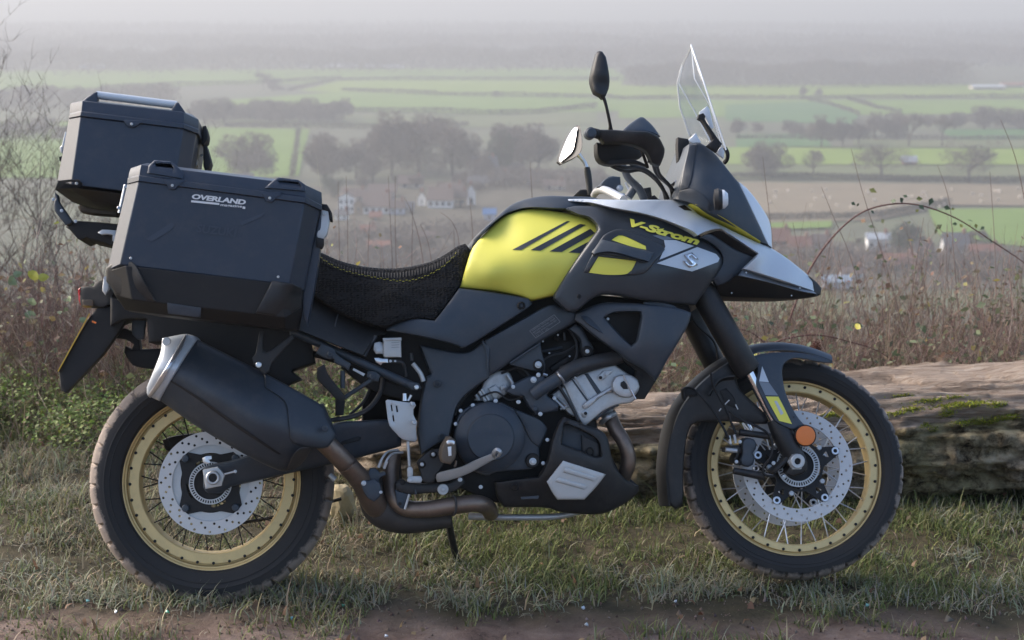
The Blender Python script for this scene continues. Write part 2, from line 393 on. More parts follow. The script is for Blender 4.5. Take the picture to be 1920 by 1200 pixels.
# smooth value noise for numpy grids
def vnoise(x, y, seed=0):
    def h(i, j): 
        n = (i * 374761393 + j * 668265263 + seed * 1442695041) & 0x7fffffff
        n = ((n ^ (n >> 13)) * 1274126177) & 0x7fffffff
        return ((n ^ (n >> 16)) & 0xffff) / 65535.0
    xi = np.floor(x).astype(np.int64); yi = np.floor(y).astype(np.int64); fx = x - xi; fy = y - yi
    fx = fx * fx * (3 - 2 * fx); fy = fy * fy * (3 - 2 * fy)
    return (h(xi, yi) * (1 - fx) + h(xi + 1, yi) * fx) * (1 - fy) + (h(xi, yi + 1) * (1 - fx) + h(xi + 1, yi + 1) * fx) * fy
def fbm(x, y, o=4, seed=0):
    s = 0; a = .5; t = 0
    for k in range(o): s = s + a * vnoise(x * 2 ** k, y * 2 ** k, seed + k * 17); t += a; a *= .5
    return s / t
# ================================================================== the place: hilltop, valley, air
VZ = -60.0                                              # valley floor
def ground_h(x, y):
    near = -.03 - .012 * x + .018 * (fbm(x * 2.2 + 5, y * 2.2 + 3, 4, 3) - .5) * 2 + .010 * (fbm(x * 11, y * 11, 3, 8) - .5) * 2
    near = near - .02 * np.exp(-((y + .62) / .16) ** 2)
    t = np.clip((y - 3.4) / 300, 0, 1); drop = -60 * (1 - (1 - t) ** 1.35) - .25 * np.clip(y - 3.2, 0, 12)
    s = np.clip((y - 3.0) / 3, 0, 1)
    return np.where(y < 3.0, near, np.maximum(near * (1 - s) + drop + .0, VZ + .0 * y))
ys = np.r_[np.arange(-9, -1.2, .4), np.arange(-1.2, 2.2, .022), np.arange(2.2, 6, .12), 6 * 1.055 ** np.arange(0, 134)]
us = np.linspace(-1, 1, 261); us = np.sign(us) * (np.abs(us) * .55 + .45 * np.abs(us) ** 3)
X = us[None, :] * (2.9 + np.clip(ys[:, None] + 3.5, 0, None) * .62); Y = np.repeat(ys[:, None], len(us), 1); Z = ground_h(X, Y)
nr, nc = X.shape; I = (np.arange(nr - 1)[:, None] * nc + np.arange(nc - 1)[None]).ravel()
def ground_mat():
    m = bpy.data.materials.new('ground'); m.use_nodes = True; t = m.node_tree; p = t.nodes['Principled BSDF']; p.inputs['Roughness'].default_value = .9; p.inputs['Specular IOR Level'].default_value = .25
    tc = nd(t, 'ShaderNodeTexCoord'); sx = nd(t, 'ShaderNodeSeparateXYZ'); t.links.new(tc.outputs['Object'], sx.inputs[0])
    def noise(sc, det=6, ro=.6):
        n = nd(t, 'ShaderNodeTexNoise'); n.inputs['Scale'].default_value = sc; n.inputs['Detail'].default_value = det; n.inputs['Roughness'].default_value = ro; t.links.new(tc.outputs['Object'], n.inputs[0]); return n.outputs[0]
    def ramp(fac, stops):
        r = nd(t, 'ShaderNodeValToRGB'); e = r.color_ramp.elements
        while len(e) < len(stops): e.new(.5)
        for k, (q, c) in enumerate(stops): e[k].position = q; e[k].color = (*c, 1)
        t.links.new(fac, r.inputs[0]); return r.outputs[0]
    def mix(f, a, b):
        x = nd(t, 'ShaderNodeMix', data_type='RGBA'); t.links.new(f, x.inputs[0]); t.links.new(a, x.inputs[6]); t.links.new(b, x.inputs[7]); return x.outputs[2]
    def rng(v, a, b, lo=0., hi=1.):
        r = nd(t, 'ShaderNodeMapRange'); r.inputs[1].default_value = a; r.inputs[2].default_value = b; r.inputs[3].default_value = lo; r.inputs[4].default_value = hi; t.links.new(v, r.inputs[0]); return r.outputs[0]
    mud = ramp(noise(6, 12, .78), [(.34, (.05, .031, .024)), (.44, (.145, .098, .078)), (.56, (.20, .145, .118)), (.75, (.30, .24, .205))])
    soil = ramp(noise(14, 8), [(.3, (.035, .030, .018)), (.6, (.075, .062, .034)), (.8, (.12, .09, .055))])
    val = ramp(noise(.012, 8, .7), [(.3, (.075, .085, .045)), (.5, (.10, .10, .06)), (.7, (.12, .145, .06))])
    a = nd(t, 'ShaderNodeMath', operation='MULTIPLY_ADD'); a.inputs[1].default_value = .5; t.links.new(noise(2.2, 6), a.inputs[0]); t.links.new(sx.outputs[1], a.inputs[2])
    c = mix(rng(a.outputs[0], -.10, .10), mud, soil); c = mix(rng(sx.outputs[1], 30, 200), c, val)
    t.links.new(c, p.inputs[0])
    b = nd(t, 'ShaderNodeBump'); b.inputs['Strength'].default_value = .8; b.inputs['Distance'].default_value = .012; t.links.new(noise(45, 8, .7), b.inputs['Height']); t.links.new(b.outputs[0], p.inputs['Normal'])
    return m
g = fast_mesh('ground', np.c_[X.ravel(), Y.ravel(), Z.ravel()], np.c_[I, I + 1, I + nc + 1, I + nc], ground_mat(), smooth=True)
g['kind'] = 'structure'
YMAX = float(ys[-1])
def field_mat(name, c1, c2, sc=.03, row=0.0):
    m = mk(name, c1, .95, var=.0, spec=.1); t = m.node_tree; p = t.nodes['Principled BSDF']; tc = nd(t, 'ShaderNodeTexCoord')
    n = nd(t, 'ShaderNodeTexNoise'); n.inputs['Scale'].default_value = sc; n.inputs['Detail'].default_value = 8; n.inputs['Roughness'].default_value = .65; t.links.new(tc.outputs['Object'], n.inputs[0])
    x = nd(t, 'ShaderNodeMix', data_type='RGBA'); x.inputs[6].default_value = (*c1, 1); x.inputs[7].default_value = (*c2, 1)
    r = nd(t, 'ShaderNodeMapRange'); r.inputs[1].default_value = .35; r.inputs[2].default_value = .65; t.links.new(n.outputs[0], r.inputs[0]); t.links.new(r.outputs[0], x.inputs[0]); t.links.new(x.outputs[2], p.inputs[0])
    return m
FG = field_mat('pasture', (.125, .20, .035), (.155, .235, .05)); FB = field_mat('bright_pasture', (.165, .24, .035), (.19, .26, .05)); FD = field_mat('dull_pasture', (.115, .14, .06), (.14, .15, .075))
FE = field_mat('young_crop', (.06, .145, .045), (.08, .165, .055)); FP = field_mat('ploughed_soil', (.185, .15, .10), (.225, .18, .12), .06); FS = field_mat('rough_garden_ground', (.085, .078, .055), (.115, .10, .075), .08)
def field(poly, mat, lift, name='field'):
    P = [at_z(px, max(py, 6), VZ + lift) for px, py in poly]; o = mesh_obj(name, P, [tuple(range(len(P)))], mat, None, 0); o['kind'] = 'structure'; return o
field([(-300, 134), (1150, 127), (1180, 150), (1000, 158), (480, 157), (200, 166), (-300, 172)], FG, .3)
field([(640, 152), (1170, 152), (1150, 176), (820, 180), (560, 170)], FB, .45)
field([(1150, 160), (1800, 157), (2200, 160), (2200, 182), (1500, 183), (1150, 184)], FB, .4)
field([(380, 190), (640, 172), (1160, 180), (1160, 208), (900, 214), (650, 208), (440, 200)], FG, .5)
field([(1160, 187), (2200, 186), (2200, 212), (1700, 214), (1560, 216), (1160, 222)], FG, .4)
field([(400, 222), (700, 214), (960, 216), (1120, 206), (1120, 232), (860, 240), (420, 236)], FD, .4)
field([(1360, 196), (1540, 190), (1610, 216), (1600, 232), (1360, 226)], FE, .6)
field([(-300, 245), (60, 225), (420, 240), (580, 242), (560, 330), (400, 336), (-300, 330)], FG, .5)
field([(1380, 252), (1540, 250), (1560, 274), (1380, 276)], FE, .5)
field([(1760, 243), (2300, 240), (2300, 260), (1790, 262)], FE, .6); field([(1600, 262), (2300, 263), (2300, 277), (1600, 276)], FD, .5)
field([(1360, 276), (2300, 280), (2300, 309), (1360, 308)], FB, .5)
field([(1340, 310), (2300, 312), (2300, 340), (1340, 334)], FD, .5)
field([(1380, 342), (1700, 344), (2300, 350), (2300, 388), (1780, 384), (1640, 412), (1380, 418)], FP, .5)
field([(1740, 392), (2300, 386), (2300, 470), (1900, 460), (1760, 440)], FG, .5)
field([(1430, 418), (1560, 414), (1560, 426), (1430, 430)], FG, .6); field([(1440, 520), (1560, 548), (1600, 600), (1300, 620), (1200, 580)], FD, .6)
field([(540, 350), (1150, 330), (1180, 520), (500, 520)], FS, .4)
field([(1180, 430), (1900, 470), (1900, 540), (1180, 540)], FS, .35)
# far hills that close the plain
hx = np.linspace(-7000, 7000, 181); rows = []
for k, (yy, hb) in enumerate(((4200, -60.5), (4700, -42), (5400, -22), (6200, -8), (7000, -3), (7400, -16))):
    zz = hb + (6 + 5 * k) * (fbm(hx / 900 + 3.1 * k, hx * 0 + k, 4, 21) - .5) * (0 if k == 0 else 1); rows.append(np.c_[hx, np.full_like(hx, yy), np.minimum(zz, 1.6)])
HV = np.vstack(rows); nc = len(hx); I = (np.arange(5)[:, None] * nc + np.arange(nc - 1)[None]).ravel()
hl = fast_mesh('hills', HV, np.c_[I, I + 1, I + nc + 1, I + nc], field_mat('far_woods_and_fields', (.06, .065, .045), (.12, .15, .06), .004), smooth=True); hl['kind'] = 'structure'
# haze over the valley
hz = box('haze', (0, 3640, -29), (15400, 7700, 68), None or bpy.data.materials.new('haze')); hz['kind'] = 'stuff'; hz.hide_select = True
hm = hz.data.materials[0]; hm.use_nodes = True; t = hm.node_tree; t.nodes.clear(); o_ = nd(t, 'ShaderNodeOutputMaterial'); pv = nd(t, 'ShaderNodeVolumePrincipled')
pv.inputs['Color'].default_value = (.66, .67, .675, 1); pv.inputs['Density'].default_value = .00076; pv.inputs['Anisotropy'].default_value = .2
t.links.new(pv.outputs[0], o_.inputs['Volume'])

# ------------------------------------------------------------------ trees, hedges, houses of the valley
M_TWIG = mk('bare_twigs', (.15, .122, .105), .9, var=.2, spec=.1); M_BARK = mk('tree_bark', (.085, .07, .058), .9, spec=.1); M_EVER = mk('evergreen_leaves', (.045, .065, .035), .8, var=.3); M_HEDGE = mk('hedge_twigs', (.095, .084, .06), .9, var=.3, spec=.1)
def slivers(P, ln, wd, rng, up=.35):
    n = len(P); d = rng.normal(size=(n, 3)); d[:, 2] = np.abs(d[:, 2]) * .8 + up; d /= np.linalg.norm(d, axis=1)[:, None]
    s = np.cross(d, rng.normal(size=(n, 3))); s /= np.linalg.norm(s, axis=1)[:, None] + 1e-9; l = ln * rng.uniform(.5, 1.3, (n, 1)); w_ = wd * rng.uniform(.6, 1.4, (n, 1))
    V = np.stack([P - s * w_, P + s * w_, P + d * l], 1).reshape(-1, 3); return V, np.arange(3 * n).reshape(-1, 3)
def tree_meshes(seed, kind):
    """unit-height tree: a mesh for trunk with limbs, a mesh for the crown"""
    rng = np.random.default_rng(seed); segs = []; tips = []
    def grow(p, d, l, r, lev):
        q = p + d * l; segs.append((p, q, r, r * .68))
        if lev == 0: tips.append(q); return
        nb = (3 if lev > 2 else 2) + (rng.random() < .4)
        for k in range(nb):
            dd = d + rng.normal(size=3) * (.55 if kind != 'tall' else .38); dd[2] = dd[2] * .8 + .22; dd /= np.linalg.norm(dd); grow(q, dd, l * rng.uniform(.62, .85), r * .62, lev - 1)
        tips.append(q)
    grow(np.zeros(3), np.array((0, 0, 1.0)), .24 if kind != 'tall' else .3, .030, 5)
    tips = np.array(tips); zmax = tips[:, 2].max(); sc = .92 / zmax; vs = []; fs = []
    for p, q, r, r2 in segs:
        v, f = sweep(np.array([p, q]) * sc, [r * sc, r2 * sc], 4); o = len(vs); vs += v; fs += [tuple(i + o for i in c) for c in f if len(c) == 4]
    tr = bpy.data.meshes.new('trunk'); tr.from_pydata([tuple(v) for v in vs], [], fs); tr.materials.append(M_BARK)
    tp = tips[tips[:, 2] > .3 * zmax] * sc; nt_ = {'bare': 3000, 'dense': 6500, 'ever': 3000, 'tall': 1500}[kind]
    if kind != 'tall':
        lob = rng.normal(size=(16, 3)) * (.19, .19, .17) + (0, 0, .50); i = rng.integers(0, 16, nt_); q = rng.normal(size=(nt_, 3)); q /= np.linalg.norm(q, axis=1)[:, None]; P = lob[i] + q * (rng.uniform(.3, 1, (nt_, 1)) ** .5) * .20; P = P[(P[:, 2] > (.2 if kind == 'bare' else .05)) & (P[:, 2] < 1.0)]
    else: P = tp[rng.integers(0, len(tp), nt_)] + rng.normal(size=(nt_, 3)) * .035
    V, T = slivers(P, .075 if kind != 'ever' else .05, .0042 if kind == 'bare' else (.0065 if kind in ('tall', 'dense') else .016), rng)
    cr = bpy.data.meshes.new('crown'); cr.from_pydata([tuple(v) for v in V], [], [tuple(t_) for t_ in T]); cr.materials.append(M_EVER if kind == 'ever' else M_TWIG)
    return tr, cr
TREES = {k: [tree_meshes(s + 10 * i, k) for s in range(n)] for i, (k, n) in enumerate((('bare', 3), ('dense', 4), ('tall', 2), ('ever', 2)))}
trng = random.Random(5)
ORD = ['first', 'second', 'third', 'fourth', 'fifth', 'sixth', 'seventh', 'eighth', 'ninth', 'tenth', 'eleventh', 'twelfth', 'thirteenth', 'fourteenth', 'fifteenth', 'sixteenth', 'seventeenth', 'eighteenth', 'nineteenth', 'twentieth']
def far_tree(px, base, top, kind, wide=1.0, label=None, group=None, z=VZ):
    p = at_z(px, base, z); h = (base - top) / FPX * (p - CAM).dot(FW) * 1.02
    e = empty('bare_tree' if kind != 'ever' else 'evergreen_tree', p, (0, 0, trng.random() * 6.28)); tr, cr = trng.choice(TREES[kind])
    for nm, me in (('trunk', tr), ('crown', cr)):
        o = bpy.data.objects.new(nm, me); link(o, e)
    e.scale = (h * wide, h * wide, h); tag(e, label, 'tree', group); return e
T1 = 'broad leafless tree rising from the village behind the seat'
for i, (px, b, t_, k, w_) in enumerate(((465, 338, 246, 'dense', 1.25), (610, 340, 240, 'dense', 1.1), (668, 335, 262, 'dense', 1.1), (735, 330, 214, 'dense', .95), (785, 322, 203, 'dense', 1.15), (848, 330, 222, 'dense', 1.05), (700, 345, 290, 'dense', 1.2), (900, 345, 285, 'dense', 1.1), (1010, 330, 235, 'dense', 1.0), (960, 320, 222, 'dense', .95))):
    far_tree(px, b, t_, k, w_, ('rounded leafless tree alone on the green field right of the top box' if i == 0 else T1 + f', at {ORD[sorted((610, 668, 735, 785, 848, 700, 900, 1010, 960)).index(px)]} place from the left'), None if i == 0 else 'leafless trees behind the village')
far_tree(940, 330, 236, 'ever', .8, 'dark evergreen tree among the leafless trees left of the far mirror'); far_tree(622, 372, 328, 'ever', 1.0, 'dark green conifer just right of the near pannier lid')
far_tree(1695, 482, 408, 'ever', .95, 'large grey green tree standing over the village houses on the right')
T2 = 'spreading bare oak standing in the hedge above the ploughed field'
far_tree(1430, 334, 258, 'dense', 1.15, 'round dense leafless tree right of the windscreen at the ploughed field edge'); far_tree(1525, 328, 276, 'bare', .9, 'small thin bare tree left of the two spreading oaks'); far_tree(1652, 336, 266, 'bare', 1.45, 'spreading bare oak with the barn behind it'); far_tree(1816, 342, 264, 'bare', 1.4, 'spreading bare oak at the right end of the hedge')
T3 = 'leafless tree in the row across the middle of the valley'
for px, b, t_, k, w_ in ((1540, 278, 218, 'dense', 1.1), (1580, 276, 222, 'dense', 1.0), (1640, 262, 212, 'dense', 1.2), (1704, 276, 210, 'tall', 1.1), (1766, 276, 214, 'tall', .9), (1610, 272, 226, 'dense', 1.2), (1680, 262, 208, 'dense', 1.0), (1845, 242, 194, 'dense', 1.5), (1880, 240, 200, 'dense', 1.3), (1480, 250, 224, 'dense', 1.2), (1420, 248, 228, 'dense', 1.2), (1500, 262, 232, 'dense', 1.1), (1385, 258, 222, 'dense', 1.1), (1790, 242, 206, 'dense', 1.2), (1915, 244, 204, 'dense', 1.3), (1740, 240, 212, 'dense', 1.1)): far_tree(px, b, t_, k, w_, T3 + f', {ORD[sorted((1540, 1580, 1640, 1704, 1766, 1610, 1680, 1845, 1880, 1480, 1420, 1500, 1385, 1790, 1915, 1740)).index(px)]} from the left', 'leafless trees across the valley')
far_tree(512, 171, 143, 'dense', 1.4, 'small dark tree clump in the far green field above the pannier'); far_tree(494, 168, 134, 'tall', 1.1, 'thin far tree just left of the dark clump in the far field')
far_tree(1507, 183, 162, 'dense', 1.0, 'left one of two tiny trees on the far hedge line'); far_tree(1537, 183, 165, 'dense', 1.0, 'right one of two tiny trees on the far hedge line'); far_tree(931, 187, 168, 'bare', 1.0, 'tiny lone tree on the hedge line above the village')
T4 = 'low leafless thicket tree on the dull strip left of centre'
for i, px in enumerate(range(380, 650, 22)): far_tree(px + trng.uniform(-4, 4), 226 + trng.uniform(-4, 5), 186 + trng.uniform(-6, 8), 'dense', 1.4, f'{ORD[i]} low thicket tree from the left on the dull strip', 'thicket trees on the dull strip')
T5 = 'leafless garden tree among the village houses'
for k in range(46):
    px = trng.uniform(600, 1150); hh = trng.uniform(14, 28); b = trng.uniform(420 + hh, 520) if k % 3 else trng.uniform(340, 366); far_tree(px, b, b - hh, 'dense', trng.uniform(1.1, 1.7), T5, 'garden trees in the village')
for k in range(26):
    px = trng.uniform(1460, 1940); b = trng.uniform(445, 540); far_tree(px, b, b - trng.uniform(12, 24), 'dense', trng.uniform(1.1, 1.6), T5, 'garden trees in the village')
T6 = 'blurred grey tree on the slope left of the top box'
for k in range(16): px = -60 + 26 * k; b = trng.uniform(235, 262) if k % 2 else trng.uniform(182, 200); far_tree(px, b, b - trng.uniform(20, 34), 'dense', 1.5, f'{ORD[k]} blurred grey tree from the left on the slope behind the top box', 'grey trees left of the top box')
def scatter_strip(pts, h, depth, n, rng, lift=0):
    P = [at_z(px, py, VZ) for px, py in pts]; q = []
    seg = [(P[i], P[i + 1]) for i in range(len(P) - 1)]; L_ = [(b - a).length for a, b in seg]; tot = sum(L_)
    for (a, b), l in zip(seg, L_):
        k = max(2, int(n * l / tot)); t_ = rng.random(k); d = (b - a).normalized(); nr_ = Vector((-d.y, d.x, 0)); off = rng.normal(size=k) * depth * .35
        hh = h * (.75 + .5 * vnoise(t_ * l / 14, np.zeros(k), 5)); q.append(np.array(a)[None] + t_[:, None] * np.array(b - a)[None] + off[:, None] * np.array(nr_)[None] + np.c_[np.zeros(k), np.zeros(k), hh * rng.random(k) ** .7 + lift])
    return np.vstack(q)
def hedge(pts, label, h=3.0, n=2200, mat=None, wd=.22):
    rng = np.random.default_rng(int(pts[0][0] + pts[0][1] * 7) % 9999); P = scatter_strip(pts, h * .62, 1.6, int(n * 1.6), rng); V, T = slivers(P, .9, wd * .62, rng, .5)
    c = V.mean(0); c[2] = VZ; o = fast_mesh('hedgerow', V - c, T, mat or M_HEDGE); o.location = c; tag(o, label, 'hedge'); return o
hedge([(1370, 334), (1540, 336), (1700, 340), (2000, 345)], 'dark clipped hedge along the top of the ploughed field', 3.4, 4500)
hedge([(1380, 262), (1560, 262), (1760, 264), (2000, 263)], 'thin hedge under the row of mid valley trees', 3.5, 3000); hedge([(1160, 186), (1500, 186), (1700, 185), (2000, 184)], 'long straight hedge behind the windscreen top', 4, 4000, None, .4)
hedge([(640, 152), (900, 151), (1160, 152)], 'far hedge below the line of white sheds', 5, 3000, None, .5); hedge([(640, 172), (820, 180), (1160, 187)], 'slanting far hedge left of the near mirror', 5, 3000, None, .45)
hedge([(200, 166), (480, 158), (640, 150)], 'far hedge bending towards the dark tree clump', 5, 2600, None, .5); hedge([(540, 172), (640, 150)], 'short hedge joining the far hedges beside the dark clump', 4, 900, None, .45)
hedge([(650, 210), (900, 216), (1000, 214), (1120, 204)], 'hedge crossing above the village trees', 5, 2800, None, .4); hedge([(420, 238), (700, 242), (880, 238)], 'hedge at the foot of the pale strip above the village', 4, 2400, None, .35)
hedge([(1500, 186), (1560, 200), (1610, 218)], 'hedge slanting down right of the two tiny trees', 4, 900, None, .4); hedge([(1590, 188), (1640, 204), (1690, 214)], 'short slanting hedge above the row of trees', 4, 900, None, .4)
hedge([(1380, 416), (1560, 412), (1640, 410), (1780, 386)], 'ragged hedge at the near edge of the ploughed field', 3.5, 2400); hedge([(560, 246), (548, 335)], 'hedge running down beside the green field right of the top box', 3, 1400)
def wood(pts, h, depth, n, ln=5, wd=.6, label='far wood'):
    rng = np.random.default_rng(int(pts[0][0] * 3 + pts[0][1]) % 9999); P = scatter_strip(pts, h, depth, int(n * 2.2), rng); V, T = slivers(P, ln * .6, wd * .55, rng, .5); o = fast_mesh('distant_wood', V, T, M_TWIG); o['kind'] = 'stuff'; o['label'] = label; return o
wood([(1175, 160), (1400, 159), (1620, 160), (1790, 157)], 15, 60, 12000, 4, .55, 'grey leafless wood in a long block right of the windscreen')
wood([(-400, 130), (0, 130), (350, 128), (700, 124), (1160, 124), (1500, 118), (2300, 118)], 16, 200, 30000, 6, 1.0, 'hazy band of leafless woods along the far edge of the fields')
wood([(-600, 100), (200, 100), (600, 92), (1000, 98), (2400, 92)], 18, 350, 26000, 8, 1.6, 'fainter belt of woods behind the first band'); wood([(-600, 70), (300, 74), (900, 66), (1400, 70), (2400, 64)], 20, 600, 22000, 11, 2.4, 'palest belt of woods below the hills')
wood([(-500, 205), (-100, 205), (120, 200), (330, 196)], 10, 60, 6000, 4, .5, 'grey scrub belt behind the top box'); wood([(-400, 262), (-40, 262), (110, 258)], 8, 40, 3600, 3, .4, 'grey scrub left of the top box')
wood([(600, 520), (760, 505), (900, 515), (1100, 520)], 5, 25, 7000, 1.6, .25, 'grey brown scrub below the village houses'); wood([(620, 458), (760, 446), (940, 440), (1120, 446)], 3, 30, 5000, 1.3, .25, 'grey brown scrub under the white houses')
wood([(1440, 500), (1600, 505), (1760, 500), (2000, 510)], 4, 25, 6000, 1.6, .25, 'grey brown scrub among the right hand houses'); wood([(880, 345), (1000, 350), (1130, 352)], 6, 25, 4000, 1.8, .3, 'grey scrub beside the large grey roof')
# houses
WALLS = {'white': mk('white_render', (.80, .80, .78), .8, var=.06), 'tan': mk('ham_stone', (.36, .26, .165), .85, var=.15), 'pale': mk('pale_stone', (.42, .38, .33), .85, var=.12), 'red': mk('red_brick', (.26, .12, .085), .85, var=.2), 'bluegrey': mk('painted_wall', (.40, .43, .50), .8, var=.08)}
ROOFS = {'brown': mk('brown_tiles', (.14, .10, .085), .85, var=.2), 'grey': mk('grey_slates', (.12, .115, .12), .8, var=.2), 'red': mk('red_tiles', (.26, .115, .08), .85, var=.2), 'blue': mk('blue_sheeting', (.08, .20, .42), .6, var=.1), 'paleblue': mk('faded_blue_sheeting', (.26, .34, .42), .6, var=.1), 'pale': mk('pale_sheeting', (.42, .45, .48), .6, var=.1)}
M_WIN = mk('dark_window', (.03, .035, .045), .2); M_TRIM = mk('white_trim', (.6, .6, .58), .6)
def house(px, base, wpx, hpx, rpx, wall, roof, label, dpx=None, gable=False, rot=0, nwin=3, chimney=True, name='house', group=None, z=None):
    """base pixel of the middle of the front wall; wall height, roof height and width in pixels"""
    zz = VZ + .6 if z is None else z; p = at_z(px, base, zz); s = (p - CAM).dot(FW) / FPX; w_, h_, r_ = wpx * s, hpx * s, rpx * s; d_ = (dpx or wpx * .6) * s
    e = empty(name, p, (0, 0, R(rot))); tag(e, label, 'house' if name == 'house' else name.replace('_', ' '), group)
    a, b = w_ / 2, d_
    if gable: V = [(-a, 0, 0), (a, 0, 0), (a, b, 0), (-a, b, 0), (-a, 0, h_), (a, 0, h_), (a, b, h_), (-a, b, h_), (0, 0, h_ + r_), (0, b, h_ + r_)]; F = [(0, 1, 5, 8, 4), (1, 2, 6, 5), (2, 3, 7, 9, 6), (3, 0, 4, 7)]
    else: V = [(-a, 0, 0), (a, 0, 0), (a, b, 0), (-a, b, 0), (-a, 0, h_), (a, 0, h_), (a, b, h_), (-a, b, h_), (-a, b / 2, h_ + r_), (a, b / 2, h_ + r_)]; F = [(0, 1, 5, 4), (1, 2, 6, 9, 5), (2, 3, 7, 6), (3, 0, 4, 8, 7)]
    mesh_obj('wall', V, F, WALLS[wall], e, 0)
    o = .35; k = .12
    if gable: RV = [(-a - o, -o, h_ - o * r_ / a), (0, -o, h_ + r_ + k), (a + o, -o, h_ - o * r_ / a), (-a - o, b + o, h_ - o * r_ / a), (0, b + o, h_ + r_ + k), (a + o, b + o, h_ - o * r_ / a)]
    else: RV = [(-a - o, -o, h_ - o * 2 * r_ / b), (-a - o, b / 2, h_ + r_ + k), (-a - o, b + o, h_ - o * 2 * r_ / b), (a + o, -o, h_ - o * 2 * r_ / b), (a + o, b / 2, h_ + r_ + k), (a + o, b + o, h_ - o * 2 * r_ / b)]
    RV = RV + [(x, y, zz_ + .2) for x, y, zz_ in RV]; q = [(0, 1, 4, 3), (1, 2, 5, 4)]
    RF = q + [tuple(i + 6 for i in f[::-1]) for f in q] + [(0, 1, 7, 6), (1, 2, 8, 7), (3, 4, 10, 9), (4, 5, 11, 10), (0, 3, 9, 6), (2, 5, 11, 8)]
    rf = mesh_obj('roof', RV, RF, ROOFS[roof], e, 0)
    if chimney: box('chimney', (a * .7 if not gable else 0, b * .5, h_ + r_ + .5), (.7, .7, 1.5), WALLS['red'], rf)
    for fl in range(2 if h_ > 4 else 1):
        for i in range(nwin):
            x = (-a + w_ * (i + .5) / nwin); zc = h_ * ((.28 + .45 * fl) if h_ > 4 else .5); f = box('window', (x, -.03, zc), (min(1.3, w_ * .16), .1, 1.2), M_TRIM, e); box('pane', (x, -.095, zc), (min(1.05, w_ * .13), .05, .95), M_WIN, f)
    if h_ > 3: box('door', (a * .12, -.04, 1.0), (.9, .09, 2.0), M_WIN, e)
    return e
house(650, 400, 30, 30, 8, 'white', 'brown', 'white rendered house with upright gable nearest the pannier', gable=True)
house(672, 401, 16, 18, 8, 'tan', 'brown', 'narrow tan stone gable beside the white gable house', gable=True, nwin=1, chimney=False)
house(706, 401, 50, 14, 22, 'white', 'brown', 'long low white cottage with large brown roof', 60, nwin=4); house(728, 390, 16, 18, 8, 'bluegrey', 'grey', 'narrow bluish white gable above the long low cottage', gable=True, rot=-14, nwin=1)
house(744, 402, 28, 14, 10, 'bluegrey', 'brown', 'low bluish cottage right of the long low cottage', nwin=2); house(704, 412, 20, 7, 6, 'tan', 'red', 'tiny tan shed in the garden below the cottages', nwin=1, chimney=False, name='garden_shed')
house(791, 386, 15, 16, 10, 'white', 'brown', 'white pointed gable at the left end of the white terrace', gable=True, nwin=1); house(825, 390, 46, 16, 20, 'white', 'brown', 'white terrace cottage with long brown roof', 40, rot=-6, nwin=4)
house(862, 388, 26, 20, 10, 'tan', 'brown', 'tan stone cottage beside the tallest white gable', nwin=2); house(883, 384, 17, 24, 13, 'white', 'grey', 'tallest white gable at the right end of the terrace', gable=True, nwin=1)
house(912, 332, 46, 14, 22, 'pale', 'grey', 'large pale stone house with steep grey roof left of the far mirror', 30, rot=14, nwin=3); house(962, 326, 40, 10, 10, 'pale', 'grey', 'low pale building right of the large grey roof', nwin=3); house(978, 331, 12, 6, 3, 'white', 'grey', 'tiny white hut near the far mirror', nwin=1, chimney=False, name='garden_shed')
house(918, 414, 22, 14, 7, 'bluegrey', 'blue', 'small shed with bright blue roof left of the fuel tank', nwin=1, chimney=False, name='garden_shed')
house(732, 500, 22, 16, 5, 'bluegrey', 'pale', 'small pale outbuilding low behind the seat dip', nwin=1, chimney=False, name='garden_shed'); house(710, 466, 40, 5, 6, 'red', 'red', 'low red roofed shed behind the seat', nwin=1, chimney=False, name='garden_shed')
house(455, 340, 36, 8, 5, 'pale', 'grey', 'pale low building beneath the lone rounded tree', nwin=2, chimney=False); house(770, 352, 44, 8, 12, 'pale', 'brown', 'half hidden brown roof above the white terrace', nwin=2); house(1040, 356, 40, 8, 8, 'pale', 'brown', 'half hidden pale house just under the far mirror', nwin=2)
house(1462, 462, 36, 14, 18, 'red', 'red', 'red roofed house just right of the headlight', nwin=2); house(1500, 476, 40, 14, 16, 'pale', 'red', 'second red roofed house behind the beak', nwin=2); house(1540, 466, 34, 12, 12, 'pale', 'brown', 'brown roofed house left of the large grey green tree', nwin=2)
house(1648, 470, 42, 22, 8, 'white', 'pale', 'white house with pale roof beside the large grey green tree', nwin=3); house(1642, 500, 40, 10, 8, 'white', 'brown', 'long white cottage low behind the dead stems', nwin=3); house(1735, 490, 34, 12, 20, 'pale', 'brown', 'brown roofed house right of the large grey green tree', rot=10, nwin=2)
house(1795, 478, 46, 12, 26, 'white', 'grey', 'house with dark pyramid shaped roof on the right', 40, nwin=3); house(1690, 504, 60, 10, 14, 'red', 'red', 'long red tiled house below the large grey green tree', nwin=4); house(1850, 492, 54, 14, 16, 'red', 'red', 'red brick house right of the pyramid roof', nwin=3)
house(1570, 540, 48, 12, 8, 'bluegrey', 'paleblue', 'low building with pale blue roof by the tip of the beak', nwin=2, chimney=False); house(1600, 520, 40, 8, 8, 'white', 'brown', 'low white house behind the dry stems', nwin=2)
house(1706, 308, 26, 6, 8, 'red', 'pale', 'small barn with pale roof behind the spreading oaks', nwin=1, chimney=False, name='barn'); 
for px, b, w_, lab in ((570, 127, 16, 'first'), (615, 126, 18, 'second'), (650, 126, 36, 'third'), (695, 127, 22, 'fourth'), (735, 128, 44, 'fifth and longest')): house(px, b, w_, 3.5, 2, 'white', 'pale', f'{lab} white shed from the left in the far line of sheds', nwin=1, chimney=False, name='farm_shed')
